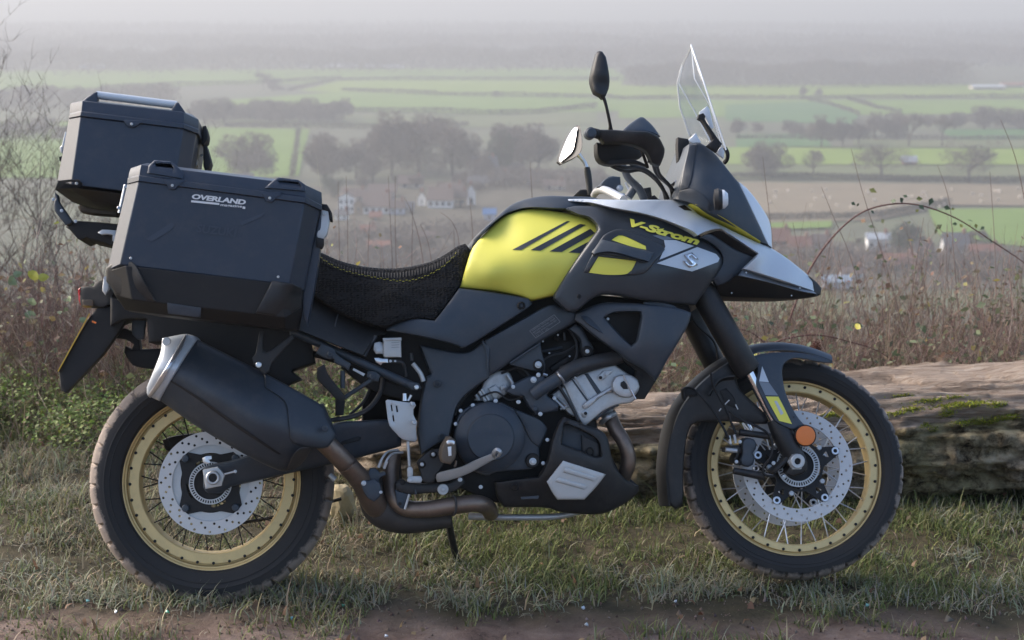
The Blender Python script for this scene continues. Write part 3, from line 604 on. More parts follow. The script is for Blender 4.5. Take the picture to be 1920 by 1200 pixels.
house(370, 74, 36, 4, 2, 'white', 'pale', 'pale hazy farm building far above the pannier', nwin=1, chimney=False, name='farm_shed'); house(420, 72, 24, 4, 2, 'white', 'pale', 'smaller hazy pale building right of the far farm building', nwin=1, chimney=False, name='farm_shed'); house(692, 78, 190, 7, 4, 'pale', 'grey', 'very long grey hall in the haze above the white sheds', nwin=6, chimney=False, name='farm_shed'); house(595, 76, 8, 8, 3, 'white', 'pale', 'white end block of the long grey hall', nwin=1, chimney=False, name='farm_shed')
house(170, 128, 44, 4, 2, 'bluegrey', 'pale', 'hazy bluish sheds above the top box', nwin=1, chimney=False, name='farm_shed'); house(1855, 168, 60, 5, 3, 'pale', 'pale', 'pale glasshouse roofs at the far right edge', nwin=3, chimney=False, name='farm_shed'); house(1900, 164, 40, 5, 3, 'pale', 'red', 'reddish farm building at the far right edge', nwin=2, chimney=False, name='farm_shed'); house(495, 106, 30, 4, 2, 'white', 'pale', 'small pale building between the far woods', nwin=1, chimney=False, name='farm_shed')
for i, (px, b, w_, h_, r_, wl, rf_, lab) in enumerate(((664, 376, 44, 8, 12, 'pale', 'brown', 'brown roof rising behind the white gable house'), (716, 368, 50, 8, 12, 'pale', 'brown', 'wide brown roof behind the long low cottage'), (640, 412, 24, 10, 6, 'white', 'grey', 'low white wall of a cottage beside the pannier latch'), (766, 396, 20, 8, 8, 'pale', 'grey', 'small grey roofed cottage left of the white terrace'), (846, 366, 44, 8, 12, 'pale', 'brown', 'brown roof behind the white terrace'), (896, 352, 36, 10, 10, 'tan', 'grey', 'tan stone house above the tallest white gable'), (940, 346, 22, 12, 10, 'pale', 'grey', 'narrow pale house right of the large grey roof'), (1000, 346, 40, 9, 9, 'tan', 'brown', 'tan stone house left of the far mirror stalk'), (690, 440, 26, 8, 7, 'tan', 'red', 'small red roofed house in the scrub below the cottages'), (800, 452, 30, 8, 7, 'pale', 'brown', 'small brown roofed house in the scrub behind the seat'))): house(px, b, w_, h_, r_, wl, rf_, lab, nwin=2, chimney=i % 2 == 0)
# pale sheep on the ploughed field
def sheep_mesh():
    bm = bmesh.new(); bmesh.ops.create_icosphere(bm, subdivisions=2, radius=.42); bmesh.ops.scale(bm, vec=(1.35, .8, .8), verts=bm.verts); bmesh.ops.translate(bm, vec=(0, 0, .72), verts=bm.verts)
    for x, y in ((-.3, -.16), (-.3, .16), (.3, -.16), (.3, .16)): r_ = bmesh.ops.create_cone(bm, cap_ends=True, segments=6, radius1=.05, radius2=.08, depth=.5); bmesh.ops.translate(bm, vec=(x, y, .25), verts=r_['verts'])
    r_ = bmesh.ops.create_icosphere(bm, subdivisions=1, radius=.17); bmesh.ops.scale(bm, vec=(1.5, .8, .9), verts=r_['verts']); bmesh.ops.translate(bm, vec=(.68, 0, .86), verts=r_['verts'])
    me = bpy.data.meshes.new('sheep'); bm.to_mesh(me); bm.free(); me.materials.append(mk('fleece', (.55, .48, .40), .95)); me.shade_smooth(); return me
shm = sheep_mesh()
for k in range(44):
    px = trng.uniform(1440, 1920); py = trng.uniform(356, 408 - max(0, (px - 1640) * .12)); o = bpy.data.objects.new('sheep', shm); link(o); p = at_z(px, py, VZ + .5); o.location = p; o.rotation_euler = (0, 0, trng.random() * 6.28); tag(o, 'pale sheep on the ploughed field beyond the bramble arch', 'sheep', 'sheep on the ploughed field')
# ================================================================== the motorcycle
bike = empty('motorcycle'); bike.matrix_world = BM
tag(bike, 'yellow and dark grey adventure touring motorcycle leaning on its side stand on the grass', 'motorcycle')
B = bike
# black filler added inside the bike so the gaps between panels look dark
panel('dark_gap_filler', [(640, 600), (860, 556), (1000, 545), (1290, 568), (1300, 600), (1230, 640), (1090, 640), (960, 680), (870, 700), (800, 750), (705, 735), (640, 690)], -.085, B, M_DEEP, .02, 4, 14, sym=True)
# ---- wheels -------------------------------------------------------
def mud_rubber(rt, amount):
    m = mk('muddy_tyre_rubber', (.020, .020, .021), .8, bump=.2, bscale=300, var=.25); t = m.node_tree; p = t.nodes['Principled BSDF']
    tc = nd(t, 'ShaderNodeTexCoord'); sx = nd(t, 'ShaderNodeSeparateXYZ'); t.links.new(tc.outputs['Object'], sx.inputs[0])
    cx = nd(t, 'ShaderNodeCombineXYZ'); t.links.new(sx.outputs[0], cx.inputs[0]); t.links.new(sx.outputs[2], cx.inputs[2])
    ln = nd(t, 'ShaderNodeVectorMath', operation='LENGTH'); t.links.new(cx.outputs[0], ln.inputs[0])
    nz = nd(t, 'ShaderNodeTexNoise'); nz.inputs['Scale'].default_value = 26; nz.inputs['Detail'].default_value = 9; nz.inputs['Roughness'].default_value = .7; t.links.new(tc.outputs['Object'], nz.inputs[0])
    a = nd(t, 'ShaderNodeMath', operation='MULTIPLY_ADD'); a.inputs[1].default_value = .055; t.links.new(nz.outputs[0], a.inputs[0]); t.links.new(ln.outputs['Value'], a.inputs[2])
    mr = nd(t, 'ShaderNodeMapRange'); mr.inputs[1].default_value = rt + amount; mr.inputs[2].default_value = rt + amount + .012; mr.inputs[4].default_value = .92; t.links.new(a.outputs[0], mr.inputs[0])
    mx = nd(t, 'ShaderNodeMix', data_type='RGBA'); mx.inputs[7].default_value = (.29, .235, .195, 1)
    src = p.inputs['Base Color'].links[0].from_socket; t.links.new(src, mx.inputs[6]); t.links.new(mr.outputs[0], mx.inputs[0]); t.links.new(mx.outputs[2], p.inputs['Base Color'])
    return m
def tyre(parent, r0, R_, hw, blocks, seed, skew):
    h = R_ - r0; half = [(.62, 0), (.74, .06), (.80, .10), (.83, .105), (.86, .14), (.93, .30), (.96, .36), (.985, .37), (.985, .385), (.97, .395), (1.0, .5), (1.015, .515), (1.015, .535), (1.0, .55), (.99, .64), (.95, .735), (.93, .745), (.86, .84), (.74, .915), (.58, .958), (.42, .982), (.2, .997), (0, 1.0)]
    prof = [(-a * hw, r0 + b * h) for a, b in half] + [(a * hw, r0 + b * h) for a, b in half[-2::-1]]
    n = len(prof); seg = blocks * 8; vs = []
    for k in range(seg):
        a = 2 * math.pi * k / seg
        for i, (y, r) in enumerate(prof):
            e = abs(y) / hw; ph = (k / 8 + skew * (1 - e) * 2.2 * (1 if y < 0 else -1) + .5 * (y > 0)) % 1
            rr = r
            if r > r0 + .74 * h:
                cut = ph < .16 if e > .45 else (ph < .12)
                if cut: rr = r - .125 * h * (1 if e > .3 else .8)
                else: rr = r + (random.random() - .5) * .012 * h
                if .30 < e < .44 and not cut: rr = r - .05 * h
            vs.append((rr * math.cos(a), y, rr * math.sin(a)))
    fs = [(k * n + i, k * n + i + 1, ((k + 1) % seg) * n + i + 1, ((k + 1) % seg) * n + i) for k in range(seg) for i in range(n - 1)]
    return mesh_obj('tyre', vs, fs, mud_rubber(r0 + .80 * h, .0165 if hw > .07 else .022), parent, 28)
def ring_plate(name, r1, r2, holes, y0, th, mat, parent, seg=96, outer=None):
    """flat ring or star with real holes, in the wheel's frame"""
    o = outer if outer is not None else np.array([(r1 * math.cos(2 * math.pi * k / seg), r1 * math.sin(2 * math.pi * k / seg)) for k in range(seg)])
    loops = [o] + ([np.array([(r2 * math.cos(2 * math.pi * k / seg), r2 * math.sin(2 * math.pi * k / seg)) for k in range(seg)])] if r2 > 0 else []) + [np.asarray(h) for h in holes]
    allv = np.vstack(loops); edges = []; k = 0
    for l in loops: edges += [(k + i, k + (i + 1) % len(l)) for i in range(len(l))]; k += len(l)
    res = delaunay_2d_cdt([Vector(v * 100) for v in allv], edges, [], 0, 1e-5)
    v2 = np.array([tuple(v) for v in res[0]]) / 100; tri = np.array([t for t in res[2] if len(t) == 3]); c = v2[tri].mean(1)
    m = inside(loops[0], c)
    for l in loops[1:]: m &= ~inside(l, c)
    tri = tri[m]; n = len(v2)
    A = np.c_[v2[:, 0], np.full(n, y0), v2[:, 1]]; Bk = A + np.array((0, th, 0)); fs = [tuple(t) for t in tri] + [(t[2] + n, t[1] + n, t[0] + n) for t in tri]; cnt = {}
    for t in tri:
        for a, b in ((t[0], t[1]), (t[1], t[2]), (t[2], t[0])): cnt[(min(a, b), max(a, b))] = cnt.get((min(a, b), max(a, b)), 0) + 1
    fs += [(a, b, b + n, a + n) for (a, b), q in cnt.items() if q == 1]
    return mesh_obj(name, np.vstack([A, Bk]), fs, mat, parent, 30)
def circ(x, y, r, n=8): return np.array([(x + r * math.cos(2 * math.pi * k / n), y + r * math.sin(2 * math.pi * k / n)) for k in range(n)])
def disc_holes(r1, r2, n, hr):
    hs = []
    for k in range(n):
        f = (.2, .5, .8)[k % 3]; a = 2 * math.pi * k / n + .07; r = r2 + (r1 - r2) * f; hs.append(circ(r * math.cos(a), r * math.sin(a), hr, 8))
    return hs
def joined(name, items, mat, parent, kind=None, shade=35):
    vs = []; fs = []
    for v, f in items:
        o = len(vs); vs += [tuple(x) for x in v]; fs += [tuple(i + o for i in q) for q in f]
    ob = mesh_obj(name, vs, fs, mat, parent, shade)
    if kind: ob['kind'] = kind
    return ob
def stub(p, d, r, h, n=8):
    P = np.array(p, float); D = np.array(d, float); D /= np.linalg.norm(D)
    return sweep(np.array([P, P + D * h * .7, P + D * h]), [r, r, r * .7], n)
def wheel(name, px, py, rim_px, tyre_px, hw_t, hw_r, nsp, blocks, seed, rot, rimprof):
    m = mpp(px, py, 0); e = empty(name, L(px, py, 0)[0], rot, B); Rr, Rt = rim_px * m, tyre_px * m
    tyre(e, Rr * .955, Rt, hw_t, blocks, seed, .12)
    prof = [(Rr * a, -hw_r * b) for a, b in rimprof] + [(Rr * a, hw_r * b) for a, b in rimprof[-2::-1]]; prof.append(prof[0])
    lathe('rim', (0, 0, 0), prof, e, M_GOLD, 120, 25)
    rb = Rr * rimprof[-2][0]
    # spokes, laced and crossing
    hub_r, hub_w = .052, .040; two = []
    for side in (-1, 1):
        for cr in (-1, 1):
            a0 = cr * .62; P0 = np.array((hub_r * math.cos(a0), side * hub_w, hub_r * math.sin(a0))); P1 = np.array((rb, side * hw_r * .35, 0.0))
            v, f = sweep(np.array([P0, P1]), [.0019, .0019], 6); ob = mesh_obj('spoke', v, f, M_STEEL if name == 'front_wheel' else M_DEEP, e, 40); two.append((side, cr, ob))
    n4 = nsp // 4; nip = []
    for side, cr, ob in two:
        for k in range(n4):
            a = 2 * math.pi * (k + (.25 if cr > 0 else 0) + (.5 if side > 0 else 0) + .1) / n4
            if k == 0: o2 = ob
            else: o2 = ob.copy(); link(o2, e)
            o2.rotation_euler = (0, -a, 0)
    ra = Rr * .895
    for k in range(nsp - 4):
        a = 2 * math.pi * k / (nsp - 4); P = (ra * math.cos(a), -hw_r * .82, ra * math.sin(a)); nip.append(stub(P, (0, -1, 0), .0042, .0042, 7))
    joined('rim_bolts', nip, M_DEEP, e, 'stuff')
    lathe('hub', (0, 0, 0), [(.024, -.075), (.040, -.072), (.043, -.05), (.060, -.046), (.060, -.034), (.036, -.028), (.034, 0), (.036, .028), (.060, .034), (.060, .046), (.043, .05), (.040, .072), (.024, .075), (.024, -.075)], e, M_DEEP, 40)
    return e, m
RP_R = [(1.0, .85), (.995, 1.0), (.978, 1.05), (.960, 1.0), (.945, .86), (.935, .84), (.924, .60), (.910, .58), (.900, .82), (.80, .82), (.788, .76), (.782, .4), (.78, 0)]
RP_F = [(1.0, .85), (.995, 1.0), (.978, 1.05), (.962, 1.0), (.950, .84), (.942, .82), (.934, .52), (.918, .50), (.910, .82), (.845, .82), (.832, .76), (.828, .4), (.826, 0)]
rw, mr_ = wheel('rear_wheel', 400, 902, 168, 226, .076, .052, 36, 36, 3, (0, 0, 0), RP_R)
fw, mf_ = wheel('front_wheel', 1485, 879, 171, 207, .054, .036, 36, 44, 5, (R(-9), 0, R(-3)), RP_F)
# rear disc, carrier, sensor ring
r1 = 94.5 * mr_; r2 = 70 * mr_
ring_plate('brake_disc', r1, r2, disc_holes(r1, r2, 60, .0036), -.100, .005, M_DISC, rw)
def star(n, ro, ri, wo, wi, ph=0):
    o = []
    for k in range(n):
        a = 2 * math.pi * k / n + ph
        for da, r in ((-wi, ri), (-wo, ro), (wo, ro), (wi, ri)): o.append((r * math.cos(a + da), r * math.sin(a + da)))
    return np.array(o)
slots = []
for k in range(4):
    a = 2 * math.pi * k / 4 + .35; slots.append(np.array([((36 * mr_) * math.cos(a + d), (36 * mr_) * math.sin(a + d)) for d in (-.33, -.15, .15, .33)] + [((45 * mr_) * math.cos(a + d), (45 * mr_) * math.sin(a + d)) for d in (.33, .15, -.15, -.33)]))
ring_plate('disc_carrier', 0, 0, slots, -.098, .008, M_DEEP, rw, outer=star(4, 72 * mr_, 56 * mr_, .13, .42, 1.12 - .35))
ring_plate('disc_flange', 73 * mr_, 55 * mr_, [], -.094, .005, M_PLATE, rw)
def tone_ring(rp1, rp2, n, y, parent, m):
    hs = []; a1, a2 = rp1 * m, rp2 * m; i1, i2 = a2 + (a1 - a2) * .22, a2 + (a1 - a2) * .78
    for k in range(n):
        a = 2 * math.pi * k / n; d = math.pi / n * .55
        hs.append(np.array([(i1 * math.cos(a - d), i1 * math.sin(a - d)), (i2 * math.cos(a - d), i2 * math.sin(a - d)), (i2 * math.cos(a + d), i2 * math.sin(a + d)), (i1 * math.cos(a + d), i1 * math.sin(a + d))]))
    return ring_plate('sensor_ring', a1, a2, hs, y, .003, M_PLATE, parent)
tone_ring(39, 30, 48, -.108, rw, mr_)
for k in range(4):
    a = 2 * math.pi * k / 4 + 1.12 - .35; lathe('carrier_bolt', (64 * mr_ * math.cos(a), -.107, 64 * mr_ * math.sin(a)), [(0, -.004), (.008, -.003), (.010, 0), (.010, .012), (0, .012)], rw, M_SLATE, 16)
# sprocket and chain on the far side
tooth = np.array([((.118 + (.006 if k % 2 else 0)) * math.cos(math.pi * k / 45), (.118 + (.006 if k % 2 else 0)) * math.sin(math.pi * k / 45)) for k in range(90)])
ring_plate('sprocket', 0, .075, [circ(.097 * math.cos(2 * math.pi * k / 5), .097 * math.sin(2 * math.pi * k / 5), .012, 10) for k in range(5)], .075, .006, M_DEEP, rw, outer=tooth)
# front discs
f1 = 103 * mf_; f2 = 79 * mf_
for y in (-.072, .072):
    dk = ring_plate('brake_disc', f1, f2, disc_holes(f1, f2, 66, .0032), y, .0045, M_DISC, fw)
    tri_h = []
    for k in range(5):
        a = 2 * math.pi * k / 5 + 1.60
        tri_h.append(np.array([(62 * mf_ * math.cos(a + d), 62 * mf_ * math.sin(a + d)) if r else (50 * mf_ * math.cos(a), 50 * mf_ * math.sin(a)) for d, r in ((-.11, 1), (.11, 1), (0, 0))]))
        a2 = a + math.pi / 5; tri_h.append(np.array([(36 * mf_ * math.cos(a2 + d), 36 * mf_ * math.sin(a2 + d)) for d in (-.3, 0, .3)] + [(44 * mf_ * math.cos(a2 + d), 44 * mf_ * math.sin(a2 + d)) for d in (.3, 0, -.3)]))
    ring_plate('disc_carrier', 0, 0, tri_h, y + (.0045 if y > 0 else -.0035), .006, M_DEEP, fw, outer=star(5, 80 * mf_, 49 * mf_, .10, .40, 1.60))
    for k in range(5):
        a = 2 * math.pi * k / 5 + 1.60; c = (76 * mf_ * math.cos(a), y, 76 * mf_ * math.sin(a))
        lathe('disc_bobbin', c, [(.0055, -.007), (.010, -.007), (.011, -.005), (.011, .010), (.0055, .010), (.0055, -.007)], fw, M_STEEL, 18)
        a2 = a + .31; lathe('carrier_bolt', (53 * mf_ * math.cos(a2), y, 53 * mf_ * math.sin(a2)), [(0, -.009), (.006, -.009), (.0075, -.006), (.0075, .004), (0, .004)], fw, M_ALU, 14)
tone_ring(40, 29, 48, -.084, fw, mf_)
# ---- swingarm, axle, chain -----------------------------------------
sw = panel('swingarm', cC((775, 500), (850, 478), (960, 455), (1300, 345), (1560, 238), (1720, 222), (1870, 215), (1960, 240), (1960, 370), (1900, 390), (1650, 455), (1270, 540), (1000, 602), (930, 620), (880, 655), (800, 655), (772, 620)), [(400, 890, -.155), (640, 830, -.125), (740, 800, -.12), (560, 860, -.13)], B, M_SLATE, .06, 9, 10)
panel('slot_groove', cC((1590, 345), (1700, 312), (1720, 322), (1710, 338), (1600, 368)), [(640, 830, -.127), (740, 800, -.122), (560, 860, -.132)], sw, M_DEEP, .003, 1.5, 5)
panel('axle_block', cC((768, 515), (858, 495), (902, 545), (880, 612), (785, 630)), -.172, sw, M_PLATE, .03, 2, 6, smooth=False)
disc('axle_nut', 399, 896, -.184, 13.5, sw, M_ALU, .02, .15, ring=8); disc('axle_hole', 399, 896, -.178, 9, sw, M_DEEP, .006)
tube('chain_adjuster', [(421, 889, -.172), (441, 884, -.172)], 2.2, sw, M_STEEL); bolt(441, 884, -.176, 3, sw)
panel('sensor_bracket', cC((765, 445), (790, 432), (820, 432), (822, 450), (805, 455), (815, 470), (795, 480), (770, 470)), -.165, sw, M_STEEL, .006, 1, 5)
tube('chain', [(455, 980, .078, 3.5), (520, 968, .078, 3.5), (640, 935, .078, 3.5)], 3.5, B, M_DEEP, 6)
tube('chain', [(400, 812, .078, 3.5), (520, 820, .078, 3.5), (700, 830, .078, 3.5)], 3.5, B, M_DEEP, 6)
# hugger on the far side and the tail underside
panel('wheel_hugger', cC((525, 335), (600, 310), (760, 290), (760, 250), (1000, 300), (1000, 420), (590, 412)), .07, B, M_DEEP, .01, 3)
panel('inner_mudguard', cB((480, 440), (560, 435), (635, 480), (650, 560), (760, 555), (860, 560), (860, 660), (750, 680), (630, 665), (590, 640), (552, 575), (560, 540), (600, 560), (610, 530), (560, 500), (480, 490)), .03, B, M_DEEP, .05, 4)
panel('light_stay', cB((600, 375), (685, 362), (670, 500), (630, 500), (602, 470)), .0, B, M_SLATE, .02, 2)
panel('undertail', cB((470, 240), (560, 290), (700, 330), (1400, 420), (1660, 450), (1700, 640), (1560, 690), (1620, 740), (1500, 790), (1390, 700), (1130, 600), (960, 520), (700, 520), (690, 380), (560, 380), (470, 420)), -.10, B, M_DEEP, .01, 5, sym=True)
# ---- exhaust -------------------------------------------------------
mu = [(369, 636), (400, 652), (494, 699), (560, 735), (600, 758), (606, 757), (631, 814), (607, 840), (583, 842), (565, 866), (537, 884), (500, 873), (452, 848), (370, 800), (297, 749), (310, 712), (345, 668)]
muf = panel('muffler', mu, [(369, 636, -.27), (297, 749, -.27), (335, 700, -.335), (400, 665, -.29), (400, 740, -.352), (390, 795, -.31), (494, 702, -.29), (500, 790, -.355), (500, 868, -.30), (600, 760, -.27), (580, 820, -.32), (545, 878, -.28), (450, 760, -.356), (315, 735, -.30)], B, M_MUF, .14, 11, 8)
panel('end_cap', [(304, 634), (350, 626), (366, 632), (370, 637), (344, 676), (318, 720), (299, 752), (277, 742), (275, 727), (290, 690), (301, 660)], [(304, 634, -.29), (370, 637, -.275), (299, 752, -.275), (277, 742, -.28), (330, 690, -.343), (300, 690, -.335)], muf, M_SILV, .13, 9, 6)
panel('end_ridge', [(347, 628), (352, 627), (340, 655), (318, 690), (300, 722), (281, 746), (277, 742), (300, 706), (325, 665)], [(304, 634, -.296), (370, 637, -.282), (299, 752, -.282), (277, 742, -.288), (330, 690, -.351), (300, 690, -.343)], muf, M_STEEL, .01, 1.5, 5)
disc('end_rivet', 312, 640, -.322, 8, muf, M_PLATE, .008)
hs_o = cB((1392, 702), (1730, 890), (1760, 950), (1828, 1078), (1775, 1148), (1745, 1155), (1605, 1140), (1555, 1110), (1540, 1020), (1527, 900), (1490, 850), (1400, 790))
hs = panel('heat_shield', hs_o, lambda q: DEPTH[muf.name](q) - .007, muf, M_MUF, .012, 5, 7)
bolt(610, 803, -.315, 8, hs, M_SLATE, 'bolt', 'cap')
panel('muffler_crease', cB((830, 742), (1000, 845), (1200, 985), (1330, 1075), (1500, 1190), (1480, 1192), (1310, 1085), (1180, 996), (990, 858), (825, 750)), lambda q: DEPTH[muf.name](q) - .002, muf, M_DEEP, .004, 1, 5)
panel('tail_cone', cC((1270, 520), (1300, 440), (1350, 385), (1420, 380), (1400, 430), (1340, 500)), [(540, 880, -.30), (560, 850, -.33), (583, 842, -.30)], muf, M_PIPED, .1, 6, 6)
st = panel('muffler_strap', cB((1365, 450), (1390, 450), (1385, 560), (1405, 580), (1440, 560), (1555, 470), (1575, 490), (1440, 640), (1425, 690), (1395, 715), (1330, 650), (1320, 610), (1340, 590)), -.30, B, M_BLACK, .012, 2, 6)
bolt(485, 684, -.302, 7, st, M_STEEL, 'bolt', 'cap')
tube('link_pipe', [(590, 812, -.25, 19), (622, 842, -.23, 19), (655, 876, -.20, 19.5), (680, 905, -.16, 21), (700, 940, -.12, 24), (720, 960, -.08, 24)], 19, B, M_PIPE, 18)
tube('pipe_clamp', [(640, 886, -.22, 1.8), (650, 882, -.24, 1.8), (662, 872, -.24, 1.8), (668, 862, -.21, 1.8)], 1.8, B, M_PIPE, 6)
tube('collector', [(700, 900, -.06, 30), (715, 950, -.08, 36), (760, 975, -.08, 26), (845, 975, -.08, 14)], 30, B, M_PIPED, 18)
tube('exhaust_pipe', [(738, 850, -.09, 15), (733, 890, -.10, 15), (738, 930, -.12, 16), (760, 952, -.13, 16), (800, 955, -.15, 16), (850, 948, -.165, 16.5), (890, 944, -.165, 16.5), (912, 950, -.13, 16), (920, 962, -.06, 15)], 16, B, M_PIPE, 18)
disc('pipe_joint', 851, 947, -.185, 4, B, M_PIPED, .01)
tube('pipe_band', [(848, 931, -.165, 2.4), (853, 933, -.192, 2.4), (855, 950, -.198, 2.4), (853, 963, -.19, 2.4), (848, 966, -.165, 2.4)], 2.4, B, M_PIPED, 6)
tube('balance_pipe', [(880, 968, -.02, 7), (960, 970, -.06, 6), (1045, 968, -.06, 6), (1100, 955, -.02, 6)], 6, B, M_ALU, 10)
tube('front_header', [(1139, 770, -.05, 14), (1152, 800, -.07, 14), (1170, 830, -.09, 13.5), (1178, 855, -.09, 14), (1175, 880, -.08, 14), (1158, 910, -.04, 14), (1130, 930, 0, 14)], 14, B, M_PIPE, 18)
disc('header_flange', 1135, 765, -.09, 17, B, M_ALU, .08)
tube('header_collar', [(1128, 792, -.07, 5), (1140, 782, -.1, 5), (1152, 776, -.07, 5)], 5, B, M_ALU, 8)
vv = panel('exhaust_valve', cN((400, 390), (430, 365), (480, 380), (540, 360), (600, 400), (615, 460), (600, 540), (540, 590), (480, 560), (430, 480)), -.20, B, M_SLATE, .06, 5, 6)
bolt(682, 906, -.205, 4.5, vv); bolt(714, 923, -.2, 3, vv)
panel('valve_housing', cN((470, 340), (500, 260), (560, 255), (600, 300), (650, 290), (660, 320), (600, 350), (580, 390), (500, 380)), -.18, B, M_SLATE, .05, 3, 6)
tube('valve_cable', cN((590, 240, -.19), (620, 160, -.19), (680, 90, -.17), (780, 72, -.15)), 2.2, B, M_PLATE, 8)
tube('valve_cable', cN((640, 260, -.19), (670, 170, -.19), (730, 110, -.17), (830, 98, -.15)), 2.2, B, M_PLATE, 8)
tube('valve_cable_sleeve', cN((585, 250, -.19), (612, 180, -.19)), 3.2, B, M_PLATE, 8); tube('valve_cable_sleeve', cN((640, 255, -.19), (668, 185, -.19)), 3.2, B, M_PLATE, 8)
# ---- seat, tail, subframe -------------------------------------------
def mesh_fabric():
    m = bpy.data.materials.new('mesh_seat_cover'); m.use_nodes = True; t = m.node_tree; p = t.nodes['Principled BSDF']; p.inputs['Roughness'].default_value = .85; p.inputs['Specular IOR Level'].default_value = .25
    tc = nd(t, 'ShaderNodeTexCoord'); mp = nd(t, 'ShaderNodeMapping'); mp.inputs['Scale'].default_value = (110, 60, 175); t.links.new(tc.outputs['Object'], mp.inputs[0])
    v = nd(t, 'ShaderNodeTexVoronoi'); v.inputs['Scale'].default_value = 1; v.inputs['Randomness'].default_value = .45; t.links.new(mp.outputs[0], v.inputs[0])
    mr = nd(t, 'ShaderNodeMapRange'); mr.inputs[1].default_value = .25; mr.inputs[2].default_value = .55; t.links.new(v.outputs['Distance'], mr.inputs[0])
    mx = nd(t, 'ShaderNodeMix', data_type='RGBA'); mx.inputs[6].default_value = (.004, .004, .004, 1); mx.inputs[7].default_value = (.015, .015, .016, 1); t.links.new(mr.outputs[0], mx.inputs[0]); t.links.new(mx.outputs[2], p.inputs[0])
    b = nd(t, 'ShaderNodeBump'); b.inputs['Strength'].default_value = .9; b.inputs['Distance'].default_value = .004; t.links.new(mr.outputs[0], b.inputs['Height']); t.links.new(b.outputs[0], p.inputs['Normal'])
    return m
seat_o = cD((-150, 40), (-60, 90), (120, 165), (250, 222), (400, 257), (560, 267), (700, 250), (830, 210), (960, 130), (1000, 118), (1026, 150), (1005, 250), (965, 380), (870, 515), (815, 580), (700, 572), (600, 595), (520, 620), (430, 608), (240, 533), (80, 432), (-60, 360), (-150, 300))
seat = panel('seat', seat_o, [(560, 450, -.13), (600, 480, -.155), (600, 560, -.19), (700, 500, -.15), (740, 520, -.155), (700, 590, -.20), (740, 540, -.185), (860, 460, -.11), (860, 520, -.165), (780, 490, -.14), (800, 560, -.185), (840, 470, -.13)], B, mesh_fabric(), .02, 12, 9, sym=True)
rib = []
rp = catmull(np.array(cD((120, 170), (250, 227), (400, 262), (560, 272), (700, 255), (830, 215), (960, 135))), 12)
sl = np.r_[0, np.cumsum(np.linalg.norm(np.diff(rp, axis=0), axis=1))]
for s in np.arange(2, sl[-1], 5.6):
    x = np.interp(s, sl, rp[:, 0]); y = np.interp(s, sl, rp[:, 1]); fd = DEPTH[seat.name]
    X = [L(x, y - 1, -.04)[0], L(x, y - .5, -.09)[0]] + [L(x, y + k, float(fd(np.array([[x, y + k]]))[0]) + (0.013 if k < 4 else .001))[0] for k in (3, 9, 17)]
    X = [np.array((X[0][0], -X[0][1], X[0][2]))] + X
    rib.append(sweep(np.array(X), [.0026] * len(X), 5))
joined('cover_ribs', rib, M_DEEP, seat, 'stuff')
sp = catmull(np.array(cD((130, 200), (240, 265), (420, 312), (620, 340), (760, 312), (880, 242), (960, 155))), 14); sl = np.r_[0, np.cumsum(np.linalg.norm(np.diff(sp, axis=0), axis=1))]; stc = []
for s in np.arange(0, sl[-1] - 5, 6.0):
    q = np.array([[np.interp(s + d, sl, sp[:, 0]), np.interp(s + d, sl, sp[:, 1]) + (1.2 if (s // 6) % 2 else -.6)] for d in (0, 2, 4)]); X = L(q[:, 0], q[:, 1], DEPTH[seat.name](q) - .001); stc.append(sweep(X, [.0009] * 3, 5))
joined('stitching', stc, M_STITCH, seat, 'stuff')
tail = panel('tail_panel', cD((-100, 330), (80, 432), (430, 605), (520, 628), (520, 660), (460, 680), (390, 790), (330, 770), (0, 640), (-100, 600)), [(560, 560, -.16), (640, 600, -.165), (700, 630, -.15)], B, M_BLACK, .02, 5)
tube('tail_panel_seam', cL((345, 310, -.168), (310, 450, -.168), (300, 630, -.168)), 1.6, tail, M_SLATE, 6)
tube('seat_bracket', cL((800, 575, -.15), (720, 700, -.15), (660, 815, -.15)), 4, B, M_SLATE, 8)
sf = tube('subframe_rail', cD((-40, 640, -.15), (0, 660, -.15), (350, 820, -.15), (690, 975, -.15)), 8, B, M_FRAME, 12)
panel('rail_end', cE((440, 310), (475, 305), (530, 315), (545, 345), (520, 360), (485, 355)), -.165, sf, M_FRAME, .03, 3, 5); bolt(781, 726, -.168, 5.5, sf, M_STEEL, 'bolt', 'cap')
tube('subframe_rail', cD((-20, 760, -.08), (130, 790, -.08), (400, 880, -.08), (600, 960, -.08)), 6, B, M_DEEP, 10)
# passenger peg hanger
pp = panel('peg_hanger', cL((80, 780), (150, 660), (300, 730), (320, 790), (500, 910), (470, 990), (430, 960), (300, 900), (290, 850), (200, 850)), -.185, B, M_FRAME, .02, 3, 6)
bolt(619, 664, -.188, 7, pp, M_SLATE, 'bolt', 'cap'); bolt(698, 706, -.19, 6.5, pp, M_SLATE, 'bolt', 'cap')
tube('hanger_stay', cL((400, 990, -.16), (400, 1200, -.16)), 4.5, pp, M_FRAME, 8)
tube('hanger_stay', cM((740, 80, -.17), (560, 200, -.17), (420, 290, -.17)), 4.2, pp, M_FRAME, 8)
panel('passenger_peg', cM((90, -60), (180, -110), (230, 20), (300, 110), (420, 260), (440, 310), (350, 340), (280, 270), (150, 130), (90, 60)), -.205, pp, M_RUB, .04, 5, 6)
panel('hanger_leg', cM((310, 260), (430, 330), (410, 500), (310, 510)), -.12, pp, M_DEEP, .03, 2)
panel('grey_tag', cL((530, 960), (670, 1030), (650, 1058), (520, 985)), -.172, B, M_PLATE, .003, .5, 6, smooth=False)
panel('hanger_boss', cL((700, 1000), (790, 1000), (850, 1050), (830, 1120), (740, 1110), (690, 1060)), -.178, pp, M_FRAME, .02, 3, 5)
